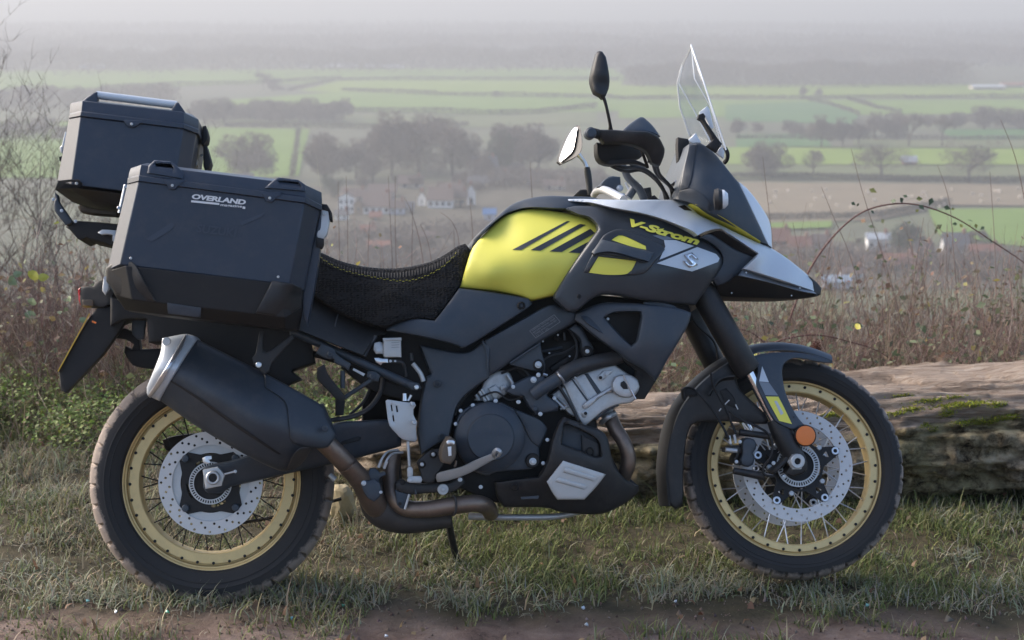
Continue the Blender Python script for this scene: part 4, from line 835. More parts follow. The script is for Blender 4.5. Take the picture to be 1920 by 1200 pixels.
# battery-side clutter: rear brake reservoir and hoses
res = panel('brake_reservoir', cL((888, 615), (1100, 608), (1106, 830), (905, 832), (888, 800)), -.172, B, M_RES, .05, 3, 7)
panel('reservoir_cap', cL((884, 600), (1104, 592), (1106, 630), (886, 636)), -.176, res, M_PLATE, .058, 2, 6)
for k in range(3): decal('level_line', cL((985, 655 + k * 28), (1080, 650 + k * 28), (1080, 655 + k * 28), (985, 661 + k * 28)), res, M_GREYP, .0012)
panel('reservoir_clip', cL((780, 660), (840, 640), (890, 660), (890, 790), (800, 790), (768, 740)), -.165, B, M_ALU, .02, 2, 6); bolt(709, 657, -.172, 4, B)
panel('hose_union', cL((780, 840), (830, 835), (880, 850), (940, 850), (945, 895), (880, 900), (860, 925), (800, 890)), -.165, B, M_STEEL, .02, 2, 5)
bolt(732, 677, -.165, 2.5, B); bolt(741, 677, -.165, 2, B)
tube('brake_hose', cL((950, 880, -.16), (1090, 885, -.16), (1140, 940, -.15), (1160, 1060, -.14)), 3.4, B, M_HOSE, 8)
tube('brake_hose', cL((1220, 780, -.13), (1230, 870, -.13)), 4, B, M_HOSE, 8)
tube('fuel_pipe', cL((1240, 905, -.15), (1330, 1020, -.15), (1370, 1120, -.15)), 4.6, B, M_PLATE, 10)
tube('cable', cM((880, 60, -.1), (840, 250, -.11), (700, 430, -.12), (500, 520, -.13), (250, 560, -.14)), 4.5, B, M_HOSE, 8)
tube('cable', cM((740, 150, -.06), (650, 340, -.06), (480, 500, -.07)), 3, B, M_HOSE, 8)
panel('shock_body', cM((820, 100), (980, 130), (1200, 150), (1340, 180), (1340, 560), (920, 620), (630, 580), (650, 300)), [(720, 740, -.02), (780, 760, .02), (700, 780, 0)], B, M_DEEP, .06, 6)
panel('linkage', cN((680, 90), (800, 80), (830, 500), (760, 560), (690, 480)), -.05, B, M_PIPED, .05, 4)
# ---- engine ------------------------------------------------------------
core_o = [(800, 640), (900, 650), (960, 640), (1010, 600), (1060, 590), (1200, 600), (1240, 660), (1200, 740), (1130, 760), (1120, 800), (1170, 900), (1120, 950), (1000, 950), (920, 940), (860, 915), (800, 905), (790, 780)]
core = panel('engine_backing', core_o, -.07, B, M_DEEP, .02, 6, 14, sym=True)  # black backing mass added to fill the dark gaps between engine parts
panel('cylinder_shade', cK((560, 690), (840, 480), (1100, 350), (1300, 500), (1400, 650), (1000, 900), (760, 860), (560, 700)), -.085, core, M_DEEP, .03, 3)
cc_o = cE((745, 590), (770, 500), (850, 445), (1000, 425), (1110, 470), (1250, 530), (1300, 585), (1290, 625), (1255, 700), (1262, 800), (1200, 832), (1000, 850), (930, 870), (830, 820), (760, 700))
cc = panel('clutch_housing', cc_o, -.150, B, M_SLATE, .08, 6, 9)
c0 = L(918, 820, -.165)[0]; mm = mpp(918, 820, -.17)
cv = lathe('clutch_cover', c0, [(0, -.038), (42 * mm, -.038), (43.5 * mm, -.036), (45 * mm, -.032), (62 * mm, -.020), (65 * mm, -.014), (66 * mm, .02), (0, .02)], cc, M_SLATE, 72)
DEPTH[cv.name] = depth_fn(-.203)
text_part('embossed_name', 'SUZUKI', cE((862, 640))[0], cE((1055, 628))[0], cE((865, 605))[0], cv, cv, M_FAINT, .02, 0, .0015, 1.1)
for p in ((750, 560), (855, 448), (988, 422), (1300, 655), (1275, 795), (1128, 428), (1095, 335), (1258, 500), (1342, 405), (780, 480)): bolt(*cE(p)[0], -.165, 3.4, cc)
bolt(*cE((900, 938))[0], -.15, 3.6, B)
disc('oil_filler_cap', *cE((1213, 780))[0], -.158, 14, cc, M_DEEP, .012); bolt(*cE((1213, 785))[0], -.162, 6.5, cc)
panel('case_fillet', cE((1100, 470), (1250, 530), (1300, 585), (1290, 625), (1255, 700), (1200, 660), (1150, 560)), -.156, cc, M_FRAME, .02, 4, 7)
wp = panel('water_pump_cover', cE((1058, 365), (1085, 330), (1130, 305), (1200, 272), (1280, 275), (1310, 340), (1300, 390), (1370, 440), (1362, 482), (1300, 492), (1235, 505), (1190, 455), (1160, 395), (1095, 390)), -.172, B, M_SLATE, .05, 6, 6)
for p, r_ in (((1217, 295), 5.5), ((1246, 265), 4), ((1125, 428), 3.5), ((1095, 337), 3.5), ((1258, 500), 3.8)): bolt(*cE(p)[0], -.18, r_, wp)
disc('bolt_boss', *cE((1228, 468))[0], -.178, 5, wp, M_SLATE, .01)
tube('pump_spout', cE((1215, 385, -.175, 12.5), (1270, 345, -.18, 12.5), (1370, 285, -.175, 12.5)), 12.5, B, M_SLATE, 16)
hose = tube('coolant_hose', cE((1360, 290, -.175, 13), (1420, 245, -.17, 13.5), (1500, 210, -.16, 13.5), (1600, 185, -.15, 13.5), (1720, 160, -.13, 13.5), (1800, 120, -.1, 13.5)), 13.5, B, M_HOSE, 16)
tube('hose_clamp', cE((1362, 250, -.185, 2.4), (1376, 272, -.198, 2.4), (1396, 300, -.19, 2.4), (1398, 315, -.175, 2.4)), 2.4, hose, M_STEEL, 6)
tube('hose_clip', cE((1275, 262, -.16, 3), (1300, 270, -.16, 3)), 3, hose, M_STEEL, 6)
hd_o = cE((1395, 320), (1500, 262), (1600, 228), (1700, 198), (1745, 232), (1790, 262), (1840, 290), (1855, 340), (1845, 395), (1800, 432), (1720, 445), (1640, 480), (1560, 545), (1520, 575), (1490, 530), (1445, 430))
hd = panel('cylinder_head', hd_o, -.135, B, M_ALU, .10, 4, 8)
panel('head_groove', cK((1225, 770), (1260, 768), (1385, 945), (1345, 960)), -.1375, hd, M_SLATE, .006, 1, 6, smooth=False)
panel('head_groove', cK((1105, 815), (1122, 815), (1275, 1030), (1260, 1035)), -.1375, hd, M_SLATE, .006, .8, 6, smooth=False)
panel('barrel_rib', cK((1130, 800), (1150, 795), (1290, 1010), (1275, 1020)), -.139, hd, M_ALU, .008, 1, 6, smooth=False)
cam_c = panel('cam_cover', cK((1480, 850), (1510, 800), (1580, 780), (1650, 785), (1710, 830), (1725, 890), (1690, 960), (1640, 985), (1560, 980), (1490, 930)), -.165, hd, M_ALU, .06, 5, 6)
tube('cam_cover_seam', cK((1580, 785, -.168), (1620, 870, -.169), (1690, 1000, -.168)), 1.3, cam_c, M_STEEL, 6)
panel('cam_plug', cK((1555, 850), (1585, 835), (1610, 870), (1620, 910), (1580, 910), (1553, 880)), -.168, cam_c, M_DEEP, .004, 1, 5)
panel('head_bar', cK((1210, 1060), (1260, 1010), (1480, 880), (1500, 910), (1490, 940), (1400, 965), (1260, 1080), (1225, 1090)), -.150, hd, M_ALU, .03, 4, 6)
panel('tensioner', cK((1350, 800), (1400, 745), (1440, 740), (1490, 735), (1470, 770), (1430, 795), (1390, 830), (1360, 830)), -.146, hd, M_ALU, .02, 2, 5); bolt(1137, 702, -.148, 4.5, hd, M_ALU); bolt(1126, 708, -.148, 3, hd, M_DEEP)
panel('head_lower', cK((1320, 1080), (1420, 1020), (1540, 1010), (1540, 1060), (1420, 1120), (1340, 1190), (1280, 1170)), -.12, hd, M_SLATE, .07, 4, 6)
panel('head_lug', cK((1195, 1120), (1240, 1090), (1270, 1110), (1240, 1165), (1210, 1165)), -.14, hd, M_ALU, .03, 2, 5); bolt(1098, 775, -.142, 3, hd, M_DEEP)
panel('cylinder_barrel', cK((940, 960), (1020, 900), (1060, 870), (1200, 1080), (1180, 1160), (1100, 1140)), -.125, core, M_ALU, .08, 3, 7)
for a, b in (((960, 1000), (1050, 1090)), ((985, 985), (1075, 1070)), ((1010, 1090), (1090, 1060))): tube('barrel_stud', cK((*a, -.135), (*b, -.135)), 2.6, core, M_ALU, 8)
tube('wiring_loom', cK((960, 820, -.14), (1040, 950, -.14), (1120, 1080, -.14), (1170, 1190, -.14)), 3.2, B, M_HOSE, 8)
# rear cylinder bits glimpsed below the frame spar
rc = panel('rear_cylinder', cK((350, 800), (480, 740), (560, 770), (600, 880), (560, 930), (430, 1010), (330, 1020), (240, 1010), (300, 900)), -.105, core, M_ALU, .06, 4, 7)
panel('rear_head_block', cK((365, 905), (430, 870), (490, 940), (425, 1000), (400, 980)), -.118, rc, M_PLATE, .03, 2, 5, smooth=False)
panel('rear_head_block', cK((470, 885), (520, 870), (530, 895), (480, 920)), -.118, rc, M_PLATE, .02, 1.5, 5, smooth=False)
for a, b in (((300, 910), (370, 1010)), ((280, 930), (340, 1020)), ((250, 960), (280, 1010)), ((530, 780), (590, 870))): tube('cylinder_stud', cK((*a, -.12), (*b, -.12)), 3.2, rc, M_PLATE, 8)
bolt(*cK((583, 888))[0], -.135, 4.5, rc); bolt(*cK((430, 1015))[0], -.15, 3.5, rc); bolt(*cK((222, 1056))[0], -.15, 3.5, rc)
tube('casing_edge', cK((60, 1150, -.145), (110, 1030, -.145), (220, 900, -.145), (340, 810, -.145)), 4, B, M_DEEP, 8)
# dark depths behind the hose
for a, b, r_ in (((850, 570), (1030, 535), 2.5), ((930, 740), (1080, 640), 7), ((1045, 400), (1052, 470), 2), ((960, 440), (1000, 470), 4), ((880, 590), (1010, 580), 3)): tube('wiring_loom', cK((*a, -.10), (*b, -.10)), r_, B, M_SLATE if r_ < 3 else M_DEEP, 8)
for pts, r_ in ((((1000, 690, -.13), (1030, 668, -.13), (1060, 660, -.12), (1090, 640, -.11)), 2.0), (((985, 640, -.10), (1010, 655, -.11), (1020, 690, -.12), (1012, 720, -.13)), 2.4), (((940, 700, -.11), (975, 690, -.12), (1000, 715, -.13), (1010, 745, -.14)), 2.2), (((1060, 610, -.11), (1080, 640, -.12), (1078, 675, -.13), (1050, 690, -.13)), 2.6), (((900, 745, -.13), (930, 735, -.13), (955, 750, -.13), (985, 742, -.14)), 1.8)): tube('engine_cable', cP(*pts), r_, B, M_HOSE, 8)
for p in ((1018, 640), (1046, 628), (1030, 662), (1068, 668)): bolt(*p, -.115, 2.2, B, M_BOLT, 'bolt', 'cap')
# ---- frame spar --------------------------------------------------------
spar = panel('frame_spar', cD((1108, 702), (1300, 595), (1500, 488), (1560, 497), (1640, 527), (1725, 530), (1850, 470), (1900, 480), (1840, 520), (1690, 570), (1660, 592), (1560, 645), (1450, 705), (1265, 835), (1135, 920), (1104, 900), (1115, 800)), [(920, 650, -.165), (1050, 590, -.17), (1150, 570, -.15), (930, 690, -.155), (1010, 640, -.168)], B, M_FRAME, .05, 6, 9)
plate = panel('pivot_plate', cE((535, 85), (800, 132), (918, 62), (960, 80), (950, 285), (860, 345), (765, 440), (725, 575), (705, 645), (640, 680), (545, 745), (522, 600), (540, 440), (575, 275), (602, 262)), [(790, 650, -.145), (900, 650, -.165), (800, 760, -.155), (800, 830, -.16), (860, 720, -.16)], B, M_FRAME, .05, 6, 9)
tube('plate_step', cE((912, 62, -.168), (935, 130, -.170), (940, 220, -.170), (945, 280, -.166)), 2, plate, M_FRAME, 6)
for p in ((640, 318), (668, 635)): disc('plate_plug', *cE(p)[0], -.172, 7, plate, M_FRAME, .014, .3, ring=4.5)
bolt(*cE((640, 318))[0], -.166, 3.5, plate, M_SLATE, 'bolt', 'cap')
tri = panel('engine_hanger', cK((560, 690), (830, 480), (850, 600), (875, 690), (840, 745), (760, 745)), [(1000, 690, -.155), (960, 690, -.155), (1015, 640, -.16)], B, M_FRAME, .03, 4, 7)
disc('hanger_washer', *cK((815, 690))[0], -.160, 10, tri, M_DEEP, .01); bolt(*cK((812, 690))[0], -.163, 6, tri)
tube('spar_lip', cK((560, 680, -.163), (690, 590, -.166), (830, 500, -.166)), 2.2, spar, M_FRAME, 6)
hg = panel('front_hanger', cK((1090, 370), (1140, 320), (1200, 350), (1260, 460), (1310, 540), (1300, 600), (1230, 620), (1205, 560), (1190, 460)), -.150, B, M_FRAME, .04, 5, 6)
disc('hanger_washer', *cK((1253, 570))[0], -.157, 10.5, hg, M_DEEP, .012, .3); bolt(*cK((1253, 570))[0], -.160, 5, hg, M_STEEL, 'bolt', 'cap')
# warning print on the spar
lb0, lbu, lbv = np.array(cK((790, 450))[0]), np.array(cK((1010, 305))[0]), np.array(cK((735, 385))[0])
for i, s in enumerate(('WARNING  READ MANUAL', 'BEFORE RIDING  KEEP', 'TYRES AND CHAIN SET', '2.5   2.9   kPa')):
    t0 = .80 - i * .25; o_ = lb0 + (lbv - lb0) * t0 + (lbu - lb0) * .05; text_part('warning_print', s, o_, o_ + (lbu - lb0) * (.9 if i < 3 else .5), o_ + (lbv - lb0) * .15, spar, spar, M_GREYP, .0, 0, .0016)
bord = [lb0, lbu, lbu + lbv - lb0, lbv]
for a, b in zip(bord, bord[1:] + bord[:1]):
    n_ = (b - a) / np.linalg.norm(b - a); n_ = np.array((-n_[1], n_[0])) * .35; decal('print_border', [a - n_, b - n_, b + n_, a + n_], spar, M_GREYP, .0015)
# ---- side cover, tank, cowls ---------------------------------------------
sc = panel('side_cover', cD((962, 384), (1180, 412), (1380, 448), (1402, 478), (1375, 505), (1190, 625), (1005, 738), (960, 732), (880, 708), (700, 668), (530, 640), (524, 625), (600, 588), (700, 568), (815, 580), (870, 512)), [(860, 540, -.175), (980, 570, -.185), (870, 640, -.195), (760, 615, -.20), (740, 620, -.19), (900, 590, -.195), (820, 625, -.215), (960, 600, -.188)], B, M_SLATE, .02, 5, 9)
for p in ((1337, 488), (955, 685)): disc('cover_plug', *cD(p)[0], -.197, 7.5, sc, M_DEEP, .01, .3, ring=5); bolt(*cD(p)[0], -.19, 4, sc, M_SLATE, 'bolt', 'cap')
tank_o = cF((8, 636), (30, 560), (75, 425), (108, 368), (190, 280), (270, 213), (330, 187), (430, 166), (530, 172), (720, 206), (800, 240), (900, 330), (860, 560), (700, 660), (578, 682), (500, 700), (430, 711), (380, 690), (230, 660))
tank = panel('fuel_tank', tank_o, [(880, 400, -.0), (870, 535, -.165), (900, 470, -.160), (960, 402, -.118), (1000, 394, -.115), (1085, 402, -.128), (980, 440, -.172), (1080, 445, -.192), (920, 520, -.195), (1000, 510, -.212), (1060, 495, -.215), (985, 558, -.180), (1040, 548, -.186), (930, 545, -.165), (1020, 535, -.192), (940, 430, -.13)][1:], B, M_YEL, .02, 7, 8, sym=True)
for pl in (((323, 410), (375, 412), (668, 240), (650, 238)), ((432, 412), (492, 416), (762, 260), (728, 255)), ((545, 420), (618, 424), (818, 310), (790, 285)), ((660, 426), (740, 432), (800, 350))): decal('tank_stripe', cF(*pl), tank, M_GLOSS, .0016)
ttop = panel('tank_top_cover', cF((72, 412), (85, 350), (160, 275), (250, 195), (310, 145), (400, 108), (520, 88), (660, 90), (800, 95), (845, 112), (860, 140), (700, 150), (640, 165), (430, 158), (330, 178), (265, 208), (185, 275), (103, 372)), [(890, 450, -.12), (960, 385, -.105), (1000, 370, -.10), (1100, 375, -.11), (900, 430, -.14), (1000, 392, -.14), (1060, 390, -.15)], B, M_SLATE, .02, 4, 7, sym=True)
shr_o = cF((640, 165), (700, 147), (900, 152), (1100, 182), (1280, 242), (1440, 322), (1540, 402), (1580, 462), (1567, 530), (1480, 655), (1420, 742), (1260, 730), (1100, 710), (860, 680), (700, 782), (660, 782), (572, 702), (577, 680), (640, 570), (735, 430), (838, 290), (830, 258), (780, 215), (720, 202))
shr = panel('radiator_cowl', shr_o, [(1070, 390, -.16), (1150, 390, -.17), (1310, 440, -.165), (1352, 485, -.165), (1320, 545, -.185), (1120, 420, -.215), (1220, 430, -.215), (1200, 490, -.252), (1300, 490, -.225), (1100, 500, -.243), (1050, 560, -.222), (1150, 550, -.236), (1290, 565, -.2), (1250, 520, -.244)], B, M_GLOSS, .03, 6, 8)
vf_o = cF((748, 545), (790, 460), (850, 350), (890, 310), (980, 284), (1100, 325), (1235, 382), (1238, 410), (1180, 480), (1112, 552), (960, 566), (860, 560))
h1 = cF((918, 352), (960, 325), (1010, 335), (1122, 388), (1125, 410), (1040, 392)); h2 = cF((838, 452), (1066, 478), (1050, 512), (1012, 554), (900, 561), (782, 548), (800, 515))
rel = DEPTH[shr.name]
vf = panel('vent_frame', vf_o, lambda q: rel(q) - .006, shr, M_GLOSS, .01, 3, 7, holes=[h1, h2])
panel('vent_insert', h1, lambda q: rel(q) - .003, vf, M_YEL2, .002, 0, 7); panel('vent_insert', h2, lambda q: rel(q) - .003, vf, M_YEL2, .002, 0, 7)
fin = panel('vent_fin', cF((800, 425), (855, 348), (900, 358), (1172, 428), (1142, 482), (1060, 462), (980, 438), (900, 424), (812, 436)), [(1110, 470, -.262), (1160, 470, -.275), (1220, 480, -.27), (1130, 450, -.25)], vf, M_SLATE, .02, 4, 6)
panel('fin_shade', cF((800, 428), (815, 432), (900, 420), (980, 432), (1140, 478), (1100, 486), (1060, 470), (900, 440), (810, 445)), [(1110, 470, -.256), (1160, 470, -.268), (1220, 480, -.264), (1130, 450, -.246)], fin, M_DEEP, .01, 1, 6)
decal('cowl_graphic', cF((1188, 492), (1432, 394), (1545, 436), (1566, 462), (1556, 484), (1400, 541)), shr, M_SILV, .004)
decal('cowl_graphic', cF((1205, 470), (1240, 392), (1232, 352), (1300, 352), (1412, 388)), shr, M_SILV, .004)
decal('cowl_graphic', cF((1165, 326), (1210, 318), (1300, 345), (1228, 352)), shr, M_SILVD, .0016)
text_part('model_name', 'V-Strom', cF((1018, 268))[0], cF((1440, 385))[0], cF((1028, 222))[0], shr, shr, M_YEL2, .05, .25, .0052, .97)
sx = [(0, 1), (.95, .38), (.5, .38), (.02, .68), (-.33, .45), (.95, -.35), (0, -1), (-.95, -.38), (-.5, -.38), (-.02, -.68), (.33, -.45), (-.95, .35)]
panel('maker_badge', [(1296 + 15.5 * (x * .92 + .12 * y) , 487.5 - 15 * (y * .95 - .30 * x)) for x, y in sx], lambda q: rel(q) - .010, shr, M_CHROME, .006, 1.2, 5, smooth=False)
bolt(*cF((722, 690))[0], -.228, 5, shr, M_DEEP, 'bolt', 'cap'); disc('cowl_bolt_recess', *cF((722, 690))[0], -.226, 8, shr, M_DEEP, .01, .3, ring=5.5)
sil_o = cH((-650, 160), (-500, 158), (-200, 166), (150, 166), (300, 170), (440, 205), (520, 292), (640, 355), (750, 405), (900, 478), (1080, 558), (1190, 606), (1350, 712), (1520, 852), (1555, 902), (1567, 990), (1250, 885), (930, 787), (1042, 682), (1062, 650), (800, 476), (720, 426), (600, 450), (520, 486), (430, 430), (200, 340), (0, 285), (-250, 238), (-450, 192), (-640, 176))
sil_dep = [(1070, 374, -.13), (1160, 378, -.185), (1200, 395, -.21), (1260, 375, -.12), (1300, 420, -.205), (1310, 395, -.13), (1340, 432, -.18), (1400, 440, -.14), (1420, 475, -.165), (1400, 505, -.165), (1480, 520, -.115), (1525, 545, -.06), (1515, 517, -.04), (1450, 465, -.085), (1480, 500, -.09)]
sil = panel('silver_beak', sil_o, sil_dep, B, M_SILV, .02, 4, 7, sym=True)
decal('cowl_slot', cH((345, 225), (400, 212), (470, 265), (400, 258)), sil, M_DEEP, .002)
panel('beak_stripe', cH((448, 203), (500, 206), (620, 265), (750, 326), (900, 420), (1085, 538), (1082, 560), (900, 482), (750, 410), (640, 360), (520, 298)), [(1295, 385, -.150), (1360, 415, -.165), (1425, 455, -.135)], sil, M_YEL2, .03, 1.5, 6)
tip = panel('beak_tip', cH((1518, 850), (1600, 918), (1632, 962), (1626, 1020), (1590, 1036), (1566, 992), (1554, 900)), [(1520, 520, -.04), (1537, 545, -.03), (1528, 552, -.06)], sil, M_DEEP, .02, 3, 5, sym=True)
edge = panel('beak_lower_trim', cH((928, 790), (1250, 888), (1567, 993), (1588, 1012), (1440, 985), (1150, 905), (896, 846)), [(1390, 510, -.165), (1450, 530, -.13), (1525, 548, -.065)], sil, M_SILVD, .02, 2, 6)
for p in ((955, 822), (1437, 960)): bolt(*cH(p)[0], -.165 if p[0] < 1000 else -.095, 2.2, edge, M_STEEL, 'bolt', 'cap')
und = panel('beak_underside', cH((890, 842), (1150, 900), (1440, 980), (1590, 1012), (1628, 1018), (1600, 1034), (1360, 1056), (1050, 1050), (780, 1040), (690, 1020), (690, 930), (800, 900)), [(1350, 540, -.12), (1390, 520, -.15), (1450, 545, -.11), (1530, 553, -.05)], B, M_DEEP, .02, 3, 7, sym=True)
for p in ((825, 1005), (1363, 1028)): bolt(*cH(p)[0], -.13 if p[0] < 1000 else -.1, 1.8, und, M_STEEL, 'bolt', 'cap')
panel('cowl_inner', cH((540, 505), (640, 476), (860, 612), (1035, 678), (940, 782), (890, 842), (750, 925), (690, 935), (660, 880), (742, 740), (732, 650), (660, 570)), [(1320, 450, -.19), (1360, 470, -.16), (1400, 485, -.14), (1350, 530, -.15)], B, M_SLATE, .03, 4, 7)
panel('beak_vent', cH((615, 468), (720, 440), (800, 490), (1058, 655), (1030, 690), (850, 610), (700, 520)), [(1330, 438, -.178), (1420, 476, -.152), (1380, 460, -.162)], B, M_DEEP, .02, 2, 6)
# ---- headlight fairing and screen ---------------------------------------
fair_o = [(1292, 270), (1307, 267), (1322, 273), (1342, 290), (1376, 332), (1383, 340), (1400, 373), (1421, 419), (1439, 457), (1424, 453), (1357, 413), (1304, 385), (1290, 380), (1264, 373), (1268, 355), (1274, 335), (1287, 290)]
fair = panel('headlight_fairing', fair_o, [(1268, 370, -.14), (1300, 275, -.11), (1310, 272, -.11), (1320, 330, -.165), (1290, 330, -.15), (1350, 380, -.185), (1375, 335, -.13), (1430, 450, -.13), (1400, 420, -.15), (1340, 300, -.11)], B, M_SLATE, .02, 4, 7, sym=True)
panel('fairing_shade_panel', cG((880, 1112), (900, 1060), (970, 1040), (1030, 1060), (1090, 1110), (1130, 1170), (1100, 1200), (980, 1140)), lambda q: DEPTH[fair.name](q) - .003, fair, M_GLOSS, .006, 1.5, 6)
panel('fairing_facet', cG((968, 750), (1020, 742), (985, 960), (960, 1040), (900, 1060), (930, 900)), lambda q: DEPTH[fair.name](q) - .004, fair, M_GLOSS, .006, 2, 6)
lens = panel('headlight', cH((886, 2), (960, 60), (1040, 155), (1110, 255), (1160, 345), (1182, 430), (1190, 598), (1152, 566), (1060, 372), (960, 162)), [(1385, 342, -.105), (1445, 440, -.08), (1420, 380, -.09), (1440, 455, -.11)], B, M_LENS, .02, 3, 6, sym=True)
ind = lathe('indicator', (0, 0, 0), [(0, -.024), (.016, -.022), (.026, -.012), (.030, 0), (.027, .012), (.0, .016)], B, M_BLACK, 24)
ic = L(1347, 374, -.225)[0]; ind.location = ic; ind.rotation_euler = (0, 0, R(80)); ind.scale = (1, .9, 1)
il = lathe('indicator_lens', (0, 0, 0), [(0, -.030), (.016, -.028), (.025, -.018), (.0265, -.010), (0, -.010)], ind, M_LENS, 24)
ws_v = {}
cols4 = [cG((1212, 785), (1140, 570), (1062, 330), (978, 85)), cG((1186, 768), (1110, 500), (1002, 310), (981, 95)), cG((1112, 738), (1002, 530), (897, 341), (922, 226)), cG((968, 692), (904, 500), (889, 336), (918, 222))]
yy4 = [(-.17, -.17, -.15, -.07), (-.10, -.10, -.09, -.05), (.10, .10, .10, .07), (.17, .17, .14, .09)]
gridp = []
for cpts, ys in zip(cols4, yy4):
    P0 = np.array([(p[0], p[1], y) for p, y in zip(cpts, ys)], float); P = np.vstack([P0[i] + (P0[i + 1] - P0[i]) * k / 5 for i in range(3) for k in range(5)] + [P0[-1:]]); gridp.append(L(P[:, 0], P[:, 1], P[:, 2]))
vs = []; fs = []; nr = len(gridp[0]); colsN = []
for a, b in zip(gridp, gridp[1:]):
    for k in range(4): colsN.append(a + (b - a) * k / 4)
colsN.append(gridp[-1])
for c in colsN: vs += list(c)
fs = [(j * nr + i, (j + 1) * nr + i, (j + 1) * nr + i + 1, j * nr + i + 1) for j in range(len(colsN) - 1) for i in range(nr - 1)]
scr = mesh_obj('windscreen', vs, fs, M_GLASS, B, 40)
md = scr.modifiers.new('thick', 'SOLIDIFY'); md.thickness = .0035
for j, r_ in ((0, .0024), (4, .0017), (8, .0020), (12, .0024)):
    v, f = sweep(colsN[j], [r_] * nr, 6); mesh_obj('screen_glint', v, f, M_EDGE, scr, 40)  # pale tubes added as bright glints along the screen's edges and folds
for i in (nr - 1,):
    v, f = sweep(np.array([c[i] for c in colsN]), [.0015] * len(colsN), 6); mesh_obj('screen_glint', v, f, M_EDGE, scr, 40)
brk = panel('screen_bracket', cG((1085, 755), (1120, 720), (1110, 690), (1050, 590), (1025, 575), (1030, 550), (1060, 540), (1075, 560), (1070, 580), (1130, 670), (1150, 700), (1185, 745), (1150, 800)), -.155, B, M_DEEP, .02, 3, 6)
panel('screen_pad', cG((1035, 530), (1085, 492), (1100, 510), (1130, 640), (1105, 640), (1070, 570), (1035, 545)), -.13, B, M_EDGE, .006, 2, 6)
tube('screen_grommet', cG((1205, 770, -.16), (1222, 810, -.16), (1218, 850, -.15), (1200, 870, -.14)), 4, B, M_DEEP, 8)
panel('screen_foot', cG((1140, 800), (1180, 765), (1205, 780), (1195, 840), (1150, 810)), -.13, B, M_EDGE, .01, 2, 6)
panel('screen_foot', cG((960, 720), (1010, 672), (1045, 735), (985, 740)), .05, B, M_EDGE, .03, 2, 6)
panel('instrument_panel', cG((892, 700), (960, 712), (970, 745), (940, 790), (905, 885), (893, 860), (888, 740)), [(1275, 270, -.02), (1285, 290, -.02), (1280, 300, -.02)], B, M_DEEP, .03, 3, 6)
panel('fairing_stay', cG((850, 1010), (880, 985), (935, 870), (940, 900), (900, 1000), (870, 1030)), -.08, B, M_DEEP, .02, 2, 6)
bolt(*cG((880, 995))[0], -.09, 3, B, M_STEEL)
# ---- handlebar, controls, mirrors -----------------------------------------
tube('handlebar', cG((420, 760, -.30, 5.5), (470, 830, -.24, 5.5), (520, 880, -.16, 6.5), (560, 970, -.10, 7), (630, 1040, -.05, 7.5), (665, 1110, -.02, 7.5)), 6, B, M_SLATE, 12)
tube('handlebar', cG((330, 1092, .36, 6), (350, 1062, .34, 7), (385, 1050, .28, 7.5), (430, 1062, .2, 8), (530, 1115, .08, 8)), 7, B, M_ALU, 12)
tube('hand_grip', [(1113, 249, -.44, 9), (1128, 254, -.40, 9.5), (1180, 275, -.28, 9.5)], 9.5, B, M_RUB, 14)
bw = lathe('bar_end_weight', L(1108, 249, -.45)[0], [(0, -.004), (.010, -.004), (.0145, 0), (.0145, .03), (0, .03)], B, M_SLATE, 24); lathe('bar_end_screw', L(1108, 249, -.456)[0], [(0, 0), (.006, 0), (.006, .01), (0, .01)], bw, M_SLATE, 12)
hgd = panel('hand_guard', cG((375, 650), (450, 650), (530, 655), (690, 662), (755, 692), (785, 735), (803, 775), (797, 830), (772, 890), (720, 872), (680, 795), (600, 755), (500, 740), (400, 742), (370, 702)), [(1125, 250, -.435), (1160, 250, -.44), (1215, 255, -.44), (1240, 275, -.40), (1238, 305, -.38), (1180, 265, -.44)], B, M_BLACK, .03, 5, 7)
panel('wind_deflector', cG((525, 657), (560, 620), (640, 566), (662, 568), (722, 622), (775, 695), (690, 664)), [(1170, 243, -.435), (1202, 222, -.39), (1235, 255, -.405), (1205, 245, -.43)], hgd, M_SLATE, .02, 4, 6)
sw_ = panel('switch_cluster', cG((350, 735), (400, 738), (550, 742), (640, 775), (652, 830), (560, 862), (500, 870), (450, 882), (380, 862), (352, 810)), [(1130, 280, -.36), (1200, 290, -.30), (1160, 300, -.33)], B, M_DEEP, .05, 5, 6)
panel('brake_lever', cG((365, 845), (440, 850), (600, 850), (690, 890), (700, 905), (600, 878), (440, 885), (375, 865)), -.345, B, M_DEEP, .015, 2, 6)
tube('guard_stay', cG((640, 770, -.36), (665, 830, -.36), (690, 900, -.34)), 3, B, M_DEEP, 8); tube('guard_stay', cG((600, 770, -.35), (690, 800, -.37), (700, 870, -.37)), 3, B, M_DEEP, 8)
for pts in (((430, 880, -.28), (500, 915, -.25), (560, 928, -.2), (650, 920, -.15), (740, 980, -.12), (800, 1060, -.1), (825, 1110, -.08)), ((450, 870, -.28), (520, 900, -.25), (640, 905, -.18), (720, 950, -.14), (790, 1040, -.1), (810, 1110, -.08)), ((725, 870, -.3), (755, 950, -.2), (840, 1030, -.1), (855, 1110, -.08)), ((750, 880, -.3), (770, 950, -.2), (850, 1040, -.1), (868, 1100, -.08)), ((560, 860, -.26), (600, 890, -.2), (660, 900, -.16))): tube('control_cable', cG(*pts), 3.6, B, M_DEEP, 8)
tube('bar_clamp', cG((560, 1100, -.03), (600, 1040, -.03)), 8, B, M_SLATE, 12); tube('bar_riser', cG((690, 1110, 0), (680, 1040, 0)), 9, B, M_BLACK, 12)
panel('dash_mount', cG((700, 1100), (735, 1085), (760, 1110), (800, 1120), (690, 1125)), 0, B, M_DEEP, .05, 2)
